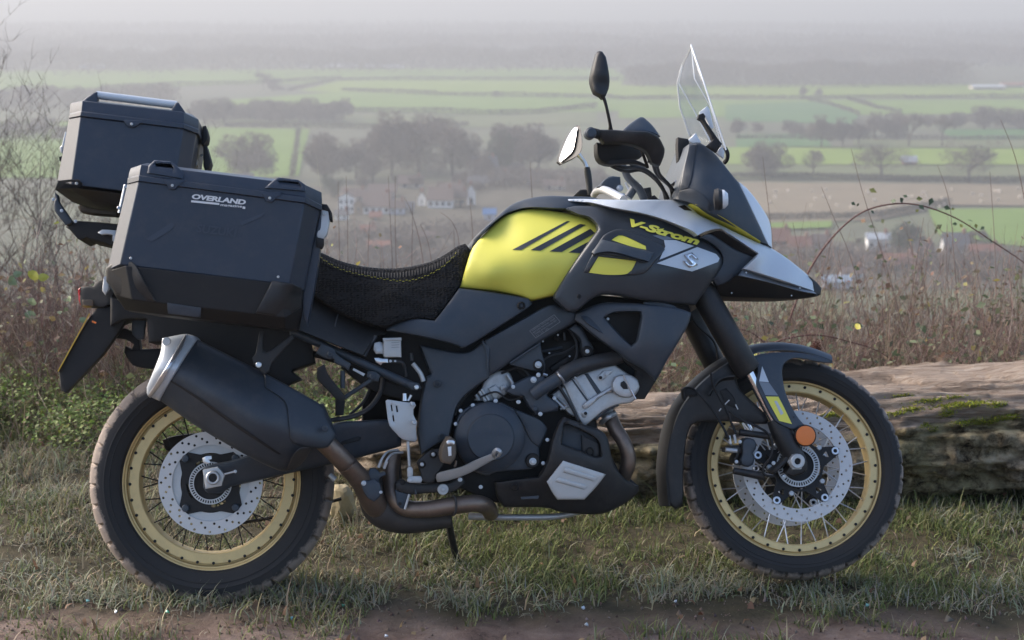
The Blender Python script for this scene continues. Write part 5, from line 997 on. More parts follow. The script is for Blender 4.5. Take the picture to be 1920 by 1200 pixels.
panel('clutch_perch', cG((358, 1030), (430, 963), (508, 965), (512, 1030), (500, 1060), (420, 1060), (398, 1045)), .26, B, M_SLATE, .05, 4, 6)
panel('clutch_clamp', cG((200, 1090), (240, 1050), (290, 1050), (320, 1090), (290, 1095)), .38, B, M_DEEP, .04, 3, 6)
bolt(1162, 353, .22, 6, B, M_STEEL); bolt(1168, 366, .2, 4, B, M_STEEL)
tube('throttle_cable', cG((540, 1000, .0), (580, 1060, .0), (640, 1010, -.02)), 2, B, M_STEEL, 6)
mir = panel('mirror', cG((352, 132), (370, 126), (388, 130), (412, 165), (436, 300), (430, 380), (412, 425), (395, 440), (375, 420), (340, 402), (313, 325), (318, 268)), [(1120, 100, -.455), (1125, 140, -.475), (1110, 150, -.462), (1140, 160, -.462), (1125, 175, -.47)], B, M_BLACK, .035, 5, 6)
mir['label'] = 'near dark mirror head seen from behind, standing above the hand guard'
tube('mirror_stalk', cG((385, 420, -.46, 4.5), (405, 460, -.455, 3.2), (425, 540, -.445, 3), (440, 615, -.43, 3.2), (443, 650, -.42, 4.5)), 3.2, mir, M_BLACK, 10)
mf = panel('mirror', cG((218, 620), (238, 625), (250, 680), (256, 740), (248, 790), (215, 830), (112, 880), (90, 862), (98, 820), (148, 702), (195, 635)), [(1050, 300, .372), (1083, 240, .362), (1050, 250, .428)], B, M_BLACK, .03, 2, 6)
mf['label'] = 'far mirror turned so that its bright glass shows'
panel('mirror_glass', cG((212, 632), (222, 640), (205, 740), (185, 800), (110, 866), (100, 855), (108, 820), (155, 705), (195, 640)), [(1050, 300, .36), (1083, 240, .35), (1050, 250, .416)], mf, M_MIRROR, .004, 1.5, 6)
tube('mirror_stalk', cG((215, 800, .38, 6), (250, 840, .38, 3.5), (275, 875, .38, 3.5), (290, 930, .38, 4)), 3.5, mf, M_STEEL, 10)
tube('mirror_adapter', cG((287, 900, .38, 5), (292, 940, .38, 6.5), (302, 1020, .38, 6), (305, 1085, .38, 5)), 6, mf, M_BLACK, 12)
# ---- fork, front mudguard, caliper ------------------------------------------
fk = tube('fork_tube', [(1314, 530, -.105, 18), (1318, 548, -.105, 25), (1360, 622, -.105, 25), (1402, 694, -.105, 24), (1405, 698, -.105, 20)], 25, B, M_BLACK, 24, smooth=False)
tube('fork_yoke', [(1290, 577, -.02, 10), (1306, 560, -.10, 14), (1322, 542, -.13, 10)], 12, B, M_ALU, 12)
tube('chrome_stanchion', [(1402, 694, -.105, 9.5), (1458, 802, -.105, 9.5)], 10, fk, M_CHROME, 18)
tube('fork_leg', [(1450, 785, -.105, 14), (1466, 812, -.105, 20), (1482, 842, -.107, 20), (1496, 866, -.11, 17)], 18, fk, M_BLACK, 20)
fk2 = tube('fork_tube', [(1280, 565, .105, 22), (1318, 640, .105, 22), (1350, 702, .105, 21), (1352, 706, .105, 17)], 22, B, M_BLACK, 20, smooth=False)
tube('chrome_stanchion', [(1350, 702, .105, 9), (1425, 850, .105, 9)], 9, fk2, M_CHROME, 16)
tube('fork_leg', [(1420, 835, .105, 15), (1480, 890, .105, 14)], 15, fk2, M_BLACK, 14)
band('fork_brace', [(1378, 706), (1350, 712), (1330, 740)], -.11, .11, .02, B, M_BLACK)
ax = panel('axle_clamp', cR((380, 800), (520, 690), (580, 600), (640, 560), (700, 540), (740, 580), (780, 640), (800, 700), (800, 780), (760, 830), (690, 850), (640, 870), (560, 820), (600, 740), (580, 720), (430, 830)), -.125, B, M_BLACK, .04, 5, 6)
disc('axle_nut', 1496, 865, -.150, 14, ax, M_ALU, .02, .12, ring=6); disc('axle_nut_hole', 1497, 864, -.143, 7, ax, M_DEEP, .006); lathe('axle_hex', L(1494, 866, -.139)[0], [(.014, 0), (.023, 0), (.0235, .003), (.0235, .012), (.014, .012), (.014, 0)], ax, M_PLATE, 6)
bolt(*cR((540, 862))[0], -.13, 3.5, ax); bolt(*cR((422, 710))[0], -.135, 3.5, ax)
rf = disc('amber_reflector', 1511, 817, -.140, 18.5, B, M_AMBER, .012, .15, dome=.002); disc('reflector_rim', 1511, 817, -.136, 20.5, rf, M_DEEP, .012, .2, ring=17.5)
panel('fork_lug', cR((560, 430), (640, 380), (700, 400), (690, 500), (620, 560), (540, 560)), -.118, B, M_BLACK, .03, 3, 6)
cal = panel('brake_caliper', cQ((918, 765), (950, 732), (1000, 728), (1045, 745), (1072, 795), (1062, 850), (1030, 900), (1052, 960), (1032, 1030), (975, 1056), (912, 1030), (893, 975), (918, 905), (912, 850)), -.125, B, M_SLATE, .045, 5, 6)
DEPTH['_cal'] = depth_fn(-.1252)
panel('caliper_body', cQ((720, 840), (790, 820), (910, 810), (915, 900), (880, 905), (860, 980), (900, 1000), (890, 1040), (820, 1010), (810, 960), (840, 900), (730, 890)), -.115, cal, M_BLACK, .05, 4, 6)
tube('slide_pin', cQ((722, 858, -.118), (850, 872, -.118)), 4.5, cal, M_ALU, 10)
tube('caliper_arm', cQ((880, 662, -.11), (1020, 680, -.11), (1230, 712, -.115)), 6.2, cal, M_BLACK, 12)
tube('caliper_arm', cQ((810, 1095, -.115, 6), (950, 1120, -.115, 7), (1150, 1160, -.115, 8)), 7, cal, M_BLACK, 12)
bolt(*cQ((885, 770))[0], -.125, 3.2, cal); bolt(*cQ((845, 995))[0], -.122, 3.2, cal); disc('bleed_collar', *cQ((1070, 1070))[0], -.12, 6, cal, M_STEEL, .01, .2, ring=4)
for p in ((770, 740), (828, 730)): tube('banjo_fitting', cQ((p[0] - 10, p[1] - 40, -.125), (p[0] + 8, p[1] + 55, -.125)), 3, cal, M_ALU, 8)
gsw = panel('mudguard', cJ((352, 142), (380, 190), (400, 260), (470, 330), (545, 400), (520, 420), (400, 412), (330, 408), (210, 412), (185, 425), (165, 470), (152, 560), (147, 650), (148, 720), (142, 790), (112, 804), (86, 785), (76, 700), (72, 600), (90, 470), (130, 360), (200, 262), (282, 188)), [(1250, 900, -.06), (1275, 800, -.07), (1330, 720, -.085), (1360, 760, -.085), (1430, 790, -.09), (1370, 690, -.085)], B, M_BLACK, .012, 6, 8)
band('mudguard_top', cJ((82, 790), (73, 700), (71, 600), (90, 470), (130, 360), (200, 262), (282, 188), (352, 142), (440, 108)), -.062, .055, .014, gsw, M_DEEP)
panel('mudguard_window', cJ((310, 270), (340, 258), (375, 300), (385, 350), (340, 330)), -.089, gsw, M_DEEP, .004, 2, 6)
band('front_mudguard', cJ((436, 112), (475, 95), (540, 84), (610, 82), (690, 92), (760, 112), (818, 134)), -.062, .062, .020, B, M_SLATE)
gfr = panel('fork_protector', cJ((440, 128), (500, 104), (600, 97), (700, 104), (815, 132), (818, 146), (760, 142), (660, 124), (610, 140), (592, 175), (598, 240), (615, 300), (655, 380), (692, 425), (660, 440), (640, 445), (575, 418), (545, 385), (505, 310), (472, 240), (480, 190), (478, 150)), [(1420, 680, -.105), (1560, 680, -.062), (1490, 700, -.098), (1440, 740, -.125), (1470, 790, -.132), (1500, 800, -.125)], B, M_SLATE, .012, 4, 7)
decal('protector_graphic', cJ((488, 228), (502, 160), (532, 232)), gfr, M_SILV, .0016); decal('protector_graphic', cJ((488, 230), (533, 234), (574, 292), (516, 290)), gfr, M_SILVD, .0016)
yd = decal('protector_graphic', cJ((518, 296), (575, 297), (600, 345), (636, 420), (578, 406)), gfr, M_YEL2, .0018); decal('protector_graphic', cJ((556, 316), (568, 316), (598, 372), (586, 380)), gfr, M_PLATE, .0026)
bolt(*cJ((643, 388))[0], -.135, 3, gfr, M_SLATE, 'bolt', 'cap')
for pts in (((560, 0, -.12), (580, 120, -.12), (640, 250, -.12), (720, 390, -.12), (790, 560, -.12), (840, 680, -.12)), ((260, 290, -.1), (250, 190, -.1), (320, 160, -.1), (420, 230, -.12), (560, 390, -.125), (680, 580, -.13), (760, 740, -.13)), ((760, 420, -.12), (900, 520, -.12), (1080, 600, -.13), (1200, 680, -.13), (1250, 800, -.135), (1230, 940, -.14), (1150, 1050, -.14), (1160, 1140, -.14), (1270, 1160, -.14))): tube('brake_hose', cQ(*pts), 2.4, B, M_DEEP, 8)
panel('hose_guide', cQ((235, 180), (270, 150), (330, 155), (400, 190), (420, 240), (380, 260), (290, 250), (270, 310), (245, 280)), -.09, B, M_DEEP, .02, 3, 6)
for a, b in (((715, 350), (765, 300)), ((650, 425), (672, 395)), ((835, 350), (862, 405)), ((910, 560), (945, 630))): tube('cable_tie', cQ((*a, -.128), (*b, -.128)), 1.2, B, M_PLATE, 6)
tube('fork_hose', cI((1440, 200, .06), (1500, 270, .06), (1620, 380, .06), (1660, 520, .05), (1640, 600, .05)), 2, B, M_DEEP, 6)
# ---- radiator shroud and belly pan -------------------------------------------
rs_o = cI((385, 135), (480, 85), (620, 38), (800, 38), (1000, 48), (1280, 82), (1422, 126), (1392, 240), (1300, 400), (1200, 562), (1150, 655), (1100, 740), (1000, 640), (860, 560), (760, 480), (700, 440), (560, 340), (430, 230), (378, 190))
rh = cI((640, 170), (720, 128), (850, 118), (968, 120), (976, 160), (955, 280), (930, 385), (885, 425), (800, 350), (720, 265))
rs = panel('radiator_shroud', rs_o, [(1090, 600, -.19), (1130, 570, -.20), (1290, 590, -.225), (1240, 650, -.235), (1200, 700, -.20), (1150, 650, -.215), (1180, 720, -.19), (1250, 580, -.23)], B, M_SLATE, .02, 6, 8, holes=[rh])
panel('shroud_ramp', cI((430, 160), (560, 150), (650, 185), (760, 300), (880, 425), (800, 450), (640, 330), (480, 220)), [(1095, 595, -.20), (1140, 610, -.19), (1180, 650, -.20), (1110, 610, -.208)], rs, M_SLATE, .01, 4, 7)
rad = panel('radiator', cI((600, 110), (1000, 100), (1000, 400), (1060, 640), (1155, 655), (1000, 905), (918, 905), (905, 800), (930, 650), (860, 600), (700, 440)), [(1150, 620, -.15), (1220, 620, -.15), (1200, 745, -.14)], B, M_DEEP, .03, 3, 9)
bolt(*cI((672, 182))[0], -.16, 2.5, rad); bolt(*cI((965, 700))[0], -.15, 5, rad, M_DEEP)
panel('shroud_bracket', cI((1000, 30), (1150, 30), (1270, 65), (1310, 95), (1000, 60)), -.21, rs, M_SLATE, .02, 2, 6)
bp_o = cE((985, 908), (1120, 890), (1250, 878), (1300, 790), (1335, 650), (1380, 540), (1402, 518), (1440, 532), (1540, 570), (1610, 592), (1662, 645), (1692, 782), (1742, 862), (1795, 908), (1848, 932), (1850, 962), (1800, 1012), (1700, 1072), (1600, 1102), (1400, 1092), (1280, 1062), (1040, 1060), (1002, 1000))
bh = cE((1400, 572), (1420, 562), (1510, 600), (1605, 662), (1622, 755), (1590, 760), (1500, 722), (1385, 680))
bpan = panel('belly_pan', bp_o, [(930, 905, -.15), (1000, 900, -.17), (1060, 790, -.19), (1130, 820, -.17), (1100, 870, -.19), (1150, 930, -.14), (1198, 920, -.10), (1080, 950, -.14), (960, 950, -.13), (1060, 860, -.20)], B, M_BLACK, .03, 6, 8, holes=[bh])
panel('pan_recess', cE((1375, 690), (1395, 560), (1440, 560), (1620, 660), (1640, 780), (1500, 730)), -.145, bpan, M_SLATE, .01, 2, 7)
panel('recess_step', cE((1505, 625), (1605, 670), (1620, 755), (1590, 762), (1510, 725)), -.16, bpan, M_BLACK, .02, 2, 6); disc('pan_plug', *cE((1557, 725))[0], -.166, 8, bpan, M_DEEP, .01, .3, ring=5)
disc('pan_plug', *cE((1108, 940))[0], -.18, 8, bpan, M_DEEP, .012, .3, ring=5)
skp = panel('skid_plate', cE((1396, 780), (1652, 862), (1600, 930), (1522, 1014), (1362, 1014), (1330, 970), (1297, 906)), [(1060, 870, -.206), (1120, 890, -.200), (1080, 930, -.194)], bpan, M_PLATE, .008, 3, 7, corner=30)
for pl in (((1410, 820), (1600, 880), (1585, 905), (1395, 850)), ((1365, 880), (1540, 930), (1525, 955), (1345, 905))): panel('plate_rib', cE(*pl), [(1060, 870, -.210), (1120, 890, -.204), (1080, 930, -.198)], skp, M_PLATE, .008, 2, 5)
panel('pan_mouth', cE((1760, 905), (1800, 890), (1848, 932), (1830, 950), (1790, 930)), -.06, bpan, M_DEEP, .1, 2, 6)
panel('pan_slot', cE((1140, 998), (1250, 990), (1245, 1010), (1145, 1012)), -.168, bpan, M_SLATE, .004, 1, 5)
# ---- foot controls -------------------------------------------------------------
hgp = panel('heel_guard', cM((912, 330), (935, 314), (1060, 332), (1200, 350), (1216, 337), (1260, 345), (1276, 385), (1246, 430), (1245, 490), (1266, 540), (1292, 585), (1277, 640), (1284, 750), (1290, 790), (1266, 820), (1222, 815), (1112, 790), (1040, 720), (960, 630), (940, 560)), [(725, 760, -.20), (780, 760, -.195), (740, 800, -.20), (770, 825, -.185)], B, M_PLATE, .004, 1.5, 6,
            holes=[cM((972, 378), (988, 378), (1000, 450), (985, 456)), cM((1035, 388), (1050, 386), (1062, 462), (1045, 466)), cM((992, 506), (1008, 502), (1020, 575), (1004, 578))])
for p in ((1237, 370), (1254, 590)): bolt(*cM(p)[0], -.203, 5, hgp, M_STEEL, 'bolt', 'cap')
tube('master_cylinder', cM((1140, 240, -.17, 4), (1140, 330, -.17, 5)), 5, B, M_STEEL, 10); tube('banjo_fitting', cM((1180, 330, -.17), (1220, 260, -.17)), 2.6, B, M_STEEL, 8)
rod = tube('pushrod', cM((1180, 815, -.19), (1197, 1110, -.19)), 3, B, M_PLATE, 10); panel('clevis', cN((870, 265), (885, 240), (915, 240), (930, 265), (930, 330), (910, 360), (875, 345)), -.195, rod, M_PLATE, .012, 2, 5)
arm = panel('pedal_arm', cN((868, 372), (885, 345), (920, 335), (1010, 335), (1025, 370), (1010, 402), (900, 402), (875, 392)), -.20, B, M_PLATE, .012, 2, 5); bolt(*cN((905, 372))[0], -.203, 4.5, arm)
ped = panel('brake_pedal', cN((1160, 350), (1170, 315), (1200, 298), (1300, 272), (1420, 240), (1560, 175), (1725, 108), (1778, 148), (1640, 225), (1500, 302), (1380, 350), (1270, 382), (1175, 395)), [(825, 895, -.205), (880, 880, -.215), (935, 855, -.235)], B, M_PLATE, .016, 3, 6)
tube('pedal_tip', cN((1745, 150, -.225, 3), (1738, 110, -.24, 4.5), (1768, 72, -.25, 4.5), (1800, 95, -.25, 4.5), (1782, 135, -.24, 3)), 4, ped, M_ALU, 8)
pb = panel('peg_bracket', cN((968, 205), (1000, 160), (1090, 85), (1200, 62), (1250, 110), (1235, 220), (1180, 300), (1165, 350), (1140, 395), (1085, 412), (1035, 395), (1010, 345), (1005, 300)), -.195, B, M_BLACK, .03, 4, 6)
for p in ((1133, 118), (1020, 218)): disc('bolt_recess', *cN(p)[0], -.199, 7.5, pb, M_DEEP, .01, .3, ring=5); bolt(*cN(p)[0], -.199, 4.5, pb, M_STEEL, 'bolt', 'cap')
peg = panel('foot_peg', cM((1570, 990), (1590, 890), (1640, 800), (1660, 765), (1700, 760), (1745, 800), (1757, 880), (1748, 1010), (1690, 1090), (1600, 1075)), -.30, B, M_SCUFF, .10, 6, 6)
panel('peg_end', cM((1640, 815), (1660, 798), (1720, 798), (1740, 815), (1735, 850), (1650, 850)), -.302, peg, M_STEEL, .01, 2, 5); panel('peg_insert', cM((1655, 880), (1700, 875), (1702, 985), (1665, 990)), -.303, peg, M_LENS, .006, 2, 5)
tube('peg_spring', cN((1340, 240, -.2), (1355, 225, -.2), (1360, 180, -.2)), 2.4, peg, M_PIPE, 6)
lb = panel('lower_bracket', cN((755, 400), (800, 365), (850, 385), (1000, 410), (1200, 405), (1300, 400), (1385, 335), (1435, 350), (1450, 400), (1400, 450), (1310, 500), (1100, 500), (960, 515), (860, 510), (760, 465)), -.165, B, M_BLACK, .03, 4, 6)
disc('washer', *cN((1230, 468))[0], -.172, 10.5, lb, M_PLATE, .006, .3); bolt(*cN((1230, 468))[0], -.174, 5, lb, M_ALU); bolt(*cN((1400, 370))[0], -.168, 4, lb); disc('bracket_plug', *cN((825, 395))[0], -.168, 5.5, lb, M_DEEP, .01)
tube('bracket_pin', cN((950, 470, -.172), (960, 515, -.172)), 2, lb, M_SLATE, 6)
sp_ = panel('exhaust_hanger', cN((750, 470), (800, 490), (900, 505), (912, 520), (850, 670), (800, 655), (770, 620)), -.160, B, M_SLATE, .02, 3, 6); tube('hanger_edge', cN((893, 515, -.166), (848, 665, -.166)), 2.4, sp_, M_ALU, 6); bolt(*cN((800, 610))[0], -.163, 3, sp_, M_DEEP)
tube('side_stand', [(838, 960, .10, 8), (845, 1000, .14, 7), (856, 1050, .20, 7), (858, 1075, .23, 7)], 7, B, M_DEEP, 10)
box('stand_foot', L(860, 1072, .24)[0] , (.07, .05, .008), M_DEEP, B, .002)
# ---- tail light, plate ------------------------------------------------------------
tl = panel('tail_light', cB((292, 185), (370, 178), (380, 152), (430, 145), (490, 225), (470, 290), (430, 310), (370, 302), (296, 300), (286, 280), (286, 200)), [(155, 556, -.055), (200, 550, -.07), (180, 570, -.065)], B, M_DEEP, .02, 4, 6, sym=True)
panel('tail_lens', cB((276, 200), (292, 186), (296, 240), (302, 298), (290, 292), (279, 260)), -.052, tl, M_RED, .02, 2, 5, sym=True)
panel('lamp_ridge', cB((300, 262), (365, 262), (366, 300), (304, 298)), -.071, tl, M_SCUFF, .004, 1, 5)
panel('tail_bracket', cB((430, 125), (450, 120), (462, 200), (440, 235), (422, 210)), -.10, B, M_PLATE, .01, 2, 5)
ph = panel('plate_holder', cB((362, 345), (430, 310), (500, 290), (560, 378), (540, 425), (440, 570), (380, 640), (205, 822), (172, 806), (165, 722), (158, 692)), [(200, 590, -.06), (120, 700, -.06), (180, 620, -.06)], B, M_DEEP, .04, 3, 7)
pl0 = L(168, 588, -.04)[0]; pl1 = L(109, 696, -.04)[0]; vd = pl0 - _CL; vd = vd / np.linalg.norm(vd); nn_ = np.cross(pl1 - pl0, vd); nn_ = nn_ / np.linalg.norm(nn_) * .0015; PV = [q + vd * e_ + nn_ * g_ for g_ in (-1, 1) for q, e_ in ((pl0, -.03), (pl1, -.03), (pl1, .15), (pl0, .15))]
npl = mesh_obj('number_plate', PV, [(0, 1, 2, 3), (7, 6, 5, 4), (0, 4, 5, 1), (1, 5, 6, 2), (2, 6, 7, 3), (3, 7, 4, 0)], M_PLOT, B, 0)
disc('plate_lamp_screw', *cB((523, 345))[0], -.09, 8, ph, M_PLATE, .01, .3, ring=5)
tube('plate_tab', cB((360, 392, -.09), (385, 402, -.09)), 2, ph, M_AMBER, 6)
tube('pivot_bolt', cN((95, 320, -.12, 5), (150, 370, -.12, 6)), 6, B, M_ALU, 10)

# ================================================================== luggage
def case_mesh(name, levels, back, mat, parent, cap_top=True, shade=25):
    """octagonal luggage shell; each level: yn, bevel, four photo pixels (bevel left, near left, near right, bevel right)"""
    rings = []
    for yn, bv, q in levels:
        a = [L(*q[0], yn + bv)[0], L(*q[1], yn)[0], L(*q[2], yn)[0], L(*q[3], yn + bv)[0]]
        yb = back; r = [tuple(p) for p in a] + [(a[3][0], yb - bv, a[3][2]), (a[2][0], yb, a[2][2]), (a[1][0], yb, a[1][2]), (a[0][0], yb - bv, a[0][2])]
        rings.append(r)
    vs = [p for r in rings for p in r]; n = 8
    fs = [(i * n + k, i * n + (k + 1) % n, (i + 1) * n + (k + 1) % n, (i + 1) * n + k) for i in range(len(rings) - 1) for k in range(n)]
    fs += [tuple(range(n)), tuple((len(rings) - 1) * n + k for k in range(n))]
    o = mesh_obj(name, vs, fs, mat, parent, shade)
    md = o.modifiers.new('edges', 'BEVEL'); md.width = .003; md.segments = 2; md.limit_method = 'ANGLE'; md.angle_limit = R(25)
    return o
def finish_thing(root, c):
    root.matrix_world = BM @ Matrix.Translation(c)
    for ch in root.children: ch.location = ch.location - Vector(c)
pan = empty('pannier'); tag(pan, 'black metal pannier with white lettering, hung beside the rear wheel of the motorcycle', 'luggage case')
pbody = case_mesh('shell', [(-.49, .045, cA((447, 1180), (530, 1140), (1545, 1262), (1632, 1300))), (-.505, .045, cA((573, 652), (640, 636), (1632, 768), (1728, 800)))], -.27, M_CASE, pan)
DEPTH[pbody.name] = depth_fn([(240, 500, -.4915), (560, 530, -.4915), (260, 340, -.5055), (570, 380, -.5055)])
text_part('lettering', 'OVERLAND', cA((957, 745))[0], cA((1281, 782))[0], cA((962, 714))[0], pbody, pbody, M_WHITE, .045, .12, .002, .95)
text_part('lettering', 'magazine', cA((1130, 793))[0], cA((1260, 803))[0], cA((1131, 773))[0], pbody, pbody, M_WHITE, .02, .05, .002)
decal('lettering_bar', cA((956, 753), (1124, 770), (1124, 782), (954, 765)), pbody, M_WHITE, .002); decal('lettering_bar', cA((1264, 790), (1280, 792), (1279, 806), (1263, 804)), pbody, M_WHITE, .002)
text_part('lettering', 'SUZUKI', cA((985, 945))[0], cA((1225, 975))[0], cA((990, 895))[0], pbody, pbody, M_FAINT, .03, .1, .002)
for pl in (((685, 985), (840, 885), (856, 905), (830, 935), (720, 1000)), ((1245, 885), (1400, 825), (1380, 850), (1260, 905))): decal('rub_mark', cA(*pl), pbody, M_FAINT, .0012, True)
lid = case_mesh('lid', [(-.512, .047, cA((570, 655), (640, 638), (1638, 768), (1738, 815))), (-.512, .047, cA((574, 622), (642, 606), (1640, 734), (1740, 786))), (-.506, .047, cA((578, 618), (644, 603), (1638, 731), (1738, 783))), (-.506, .047, cA((582, 590), (648, 574), (1640, 704), (1740, 756))), (-.500, .047, cA((592, 562), (655, 540), (1640, 662), (1737, 706))), (-.46, .04, cA((640, 546), (690, 530), (1600, 643), (1702, 690)))], -.262, M_CASE, pan)
for c_ in ((842, 665), (1427, 741)):
    x, y = c_; tb = panel('lid_tab', cA((x - 60, y - 40), (x - 35, y - 5), (x - 20, y + 20), (x + 15, y + 24), (x + 38, y), (x + 68, y - 18), (x + 68, y - 34)), -.514, lid, M_CASE, .008, 1.5, 5); bolt(*cA((x, y))[0], -.515, 3.2, tb, M_PLATE, 'rivet', 'cap')
for pts in (((690, 590), (700, 545), (735, 512), (830, 520), (860, 540), (912, 590), (905, 625)), ((1395, 680), (1440, 640), (1478, 616), (1595, 630), (1640, 660), (1642, 700))):
    x0, x1 = pts[0][0], pts[-1][0]
    inner = cA((pts[2][0] + 5, pts[2][1] + 22), (pts[3][0] + 2, pts[3][1] + 16), (pts[3][0] + 20, pts[3][1] + 42), (pts[2][0] + 10, pts[2][1] + 38))
    panel('lid_handle', cA(*pts), [(240, 310, -.508), (560, 345, -.508), (400, 340, -.513)], lid, M_CASE, .05, 3, 6, holes=[inner], corner=20)
base = case_mesh('base', [(-.44, .05, cB((560, 325), (720, 345), (1520, 440), (1600, 445))), (-.485, .05, cB((495, 232), (600, 262), (1520, 370), (1618, 318))), (-.495, .05, cB((443, 92), (560, 55), (1480, 160), (1628, 200)))], -.27, M_DEEP, pan)
panel('corner_guard', cB((444, 70), (480, 45), (535, 26), (600, 34), (628, 62), (680, 160), (742, 268), (690, 272), (510, 232), (446, 152)), [(200, 500, -.452), (255, 490, -.503), (290, 565, -.492), (220, 552, -.45), (260, 530, -.498)], base, M_BLACK, .02, 4, 6, corner=30)
panel('corner_guard', cB((1440, 148), (1500, 156), (1560, 166), (1622, 194), (1612, 310), (1520, 372), (1340, 342)), [(1440 / 3.2 + 60, 528, -.502), (555, 532, -.498), (566, 545, -.458), (562, 580, -.452), (500, 590, -.492), (535, 560, -.497)], base, M_BLACK, .02, 4, 6, corner=30)
for p in ((593, 13), (1477, 125)): bolt(*cB(p)[0], -.507, 3, base, M_PLATE, 'rivet', 'cap')
panel('base_label', cB((810, 280), (1015, 310), (1010, 370), (815, 345)), [(310, 570, -.49), (380, 590, -.485), (330, 600, -.478)], base, M_SLATE, .003, 1, 6)
ftr = panel('front_flank', cA((1738, 790), (1728, 1050), (1690, 1300), (1650, 1500), (1630, 1430), (1632, 1280)), [(600, 400, -.45), (590, 530, -.43), (575, 600, -.42)], pan, M_CASE, .15, 2, 7)
lat = panel('latch', cA((1733, 800), (1780, 800), (1790, 860), (1770, 960), (1748, 985), (1702, 978), (1720, 850)), -.445, pan, M_PLATE, .03, 3, 6)
panel('latch_lever', cA((1738, 775), (1770, 778), (1800, 830), (1805, 878), (1785, 872), (1778, 820), (1742, 810)), -.45, lat, M_DEEP, .04, 3, 6); panel('latch_foot', cA((1702, 975), (1752, 985), (1752, 1020), (1740, 1040), (1705, 1035)), -.45, lat, M_DEEP, .04, 3, 6); bolt(*cA((1752, 835))[0], -.447, 4, lat, M_PLATE, 'rivet', 'cap')
hng = tube('hinge', cA((562, 660, -.43), (525, 830, -.43)), 3.6, pan, M_SILV, 8); bolt(*cA((562, 672))[0], -.435, 4.5, hng, M_STEEL, 'rivet', 'cap'); bolt(*cA((520, 800))[0], -.435, 4, hng, M_STEEL, 'rivet', 'cap')
finish_thing(pan, tuple(L(400, 600, -.38)[0]))

tbx = empty('top_box'); tag(tbx, 'black metal top box with silver carry rails on the rear rack, higher than the pannier', 'luggage case')
yn = -.21; yb = .21
tb_b = case_mesh('shell', [(yn, .06, cA((150, 640), (236, 662), (846, 736), (925, 750))), (yn, .06, cA((222, 262), (290, 250), (905, 322), (985, 352)))], yb, M_CASE, tbx)
DEPTH[tb_b.name] = depth_fn(yn)
tl_ = case_mesh('lid', [(yn - .007, .062, cA((219, 262), (290, 248), (908, 322), (1000, 356))), (yn - .007, .062, cA((224, 238), (294, 222), (910, 296), (1000, 330))), (yn - .002, .062, cA((226, 234), (296, 218), (908, 292), (998, 326))), (yn - .002, .062, cA((227, 218), (298, 200), (910, 272), (1000, 306))), (yn + .005, .062, cA((232, 172), (302, 157), (908, 226), (998, 268))), (yn + .04, .06, cA((262, 166), (330, 152), (880, 216), (960, 238)))], yb + .005, M_CASE, tbx)
t_ = panel('lid_tab', cA((545, 270), (565, 300), (582, 314), (612, 316), (632, 305), (658, 285), (658, 276)), yn - .010, tl_, M_CASE, .008, 1.5, 5); bolt(*cA((598, 297))[0], yn - .012, 3.2, t_, M_PLATE, 'rivet', 'cap')
for sy in (0, 1):
    y_ = yn + .02 if sy == 0 else yb - .05
    def up(p): return p
    lugs = [cA((298, 190), (305, 155), (375, 106), (392, 104), (394, 185), (385, 205)), cA((832, 245), (838, 205), (862, 170), (878, 166), (925, 235), (920, 262))]
    for lg in lugs:
        if sy == 1:
            X = [L(p[0], p[1], yn + .02)[0] for p in lg]; q = []
            for v in X: # same lug on the far edge of the lid
                wv = BM @ Vector((v[0], y_, v[2])); dd = wv - CAM; dep_ = dd.dot(FW); q.append((960 + FPX * dd.x / dep_, 600 - FPX * dd.dot(UP) / dep_))
            lg = q
        panel('rail_post', lg, y_, tl_, M_CASE, .03, 3, 5)
    a = L(*cA((388, 122))[0], yn + .035)[0]; b = L(*cA((868, 182))[0], yn + .035)[0]; a[1] = b[1] = y_ + .015
    v, f = sweep(np.array([a, b]), [.0105, .0105], 12); mesh_obj('carry_rail', v, f, M_SILV, tl_, 40)
case_mesh('base', [(yn + .05, .05, cA((330, 745), (360, 760), (780, 812), (800, 800))), (yn + .01, .06, cA((138, 690), (234, 692), (846, 770), (930, 770))), (yn - .006, .06, cA((140, 684), (236, 678), (846, 752), (930, 756)))], yb, M_BLACK, tbx)
panel('corner_guard', cA((150, 655), (160, 635), (232, 628), (280, 628), (300, 650), (292, 684), (236, 682), (138, 690)), [(110, 345, yn + .055), (135, 340, yn - .002), (150, 345, yn - .008)], tbx, M_CASE, .012, 2, 5, corner=30); bolt(*cA((268, 653))[0], yn - .012, 3.6, tbx, M_PLATE, 'rivet', 'cap')
for pts in (((985, 300), (1005, 296), (1018, 350), (1012, 385), (990, 410), (978, 400)), ((990, 420), (1010, 415), (1035, 515), (1022, 555), (1000, 568), (990, 540))): lt = panel('latch', [(a + 12, b + 3) for a, b in cA(*pts)], -.06, tbx, M_DEEP, .08, 3, 6)
bolt(*cA((1018, 486))[0], -.025, 3, lt, M_PLATE, 'rivet', 'cap'); panel('latch_plate', cA((958, 420), (985, 412), (992, 540), (965, 560), (945, 560)), -.03, tbx, M_PLATE, .04, 2, 6)
tube('hinge', cA((208, 345, 0), (188, 430, 0)), 3, tbx, M_SILV, 8); panel('hinge_block', cA((166, 435), (180, 422), (190, 440), (180, 470), (168, 462)), -.05, tbx, M_PLATE, .03, 2, 5); panel('hinge_block', cA((162, 495), (185, 485), (182, 512), (165, 515)), -.05, tbx, M_DEEP, .03, 2, 5)
finish_thing(tbx, tuple(L(250, 370, 0)[0]))
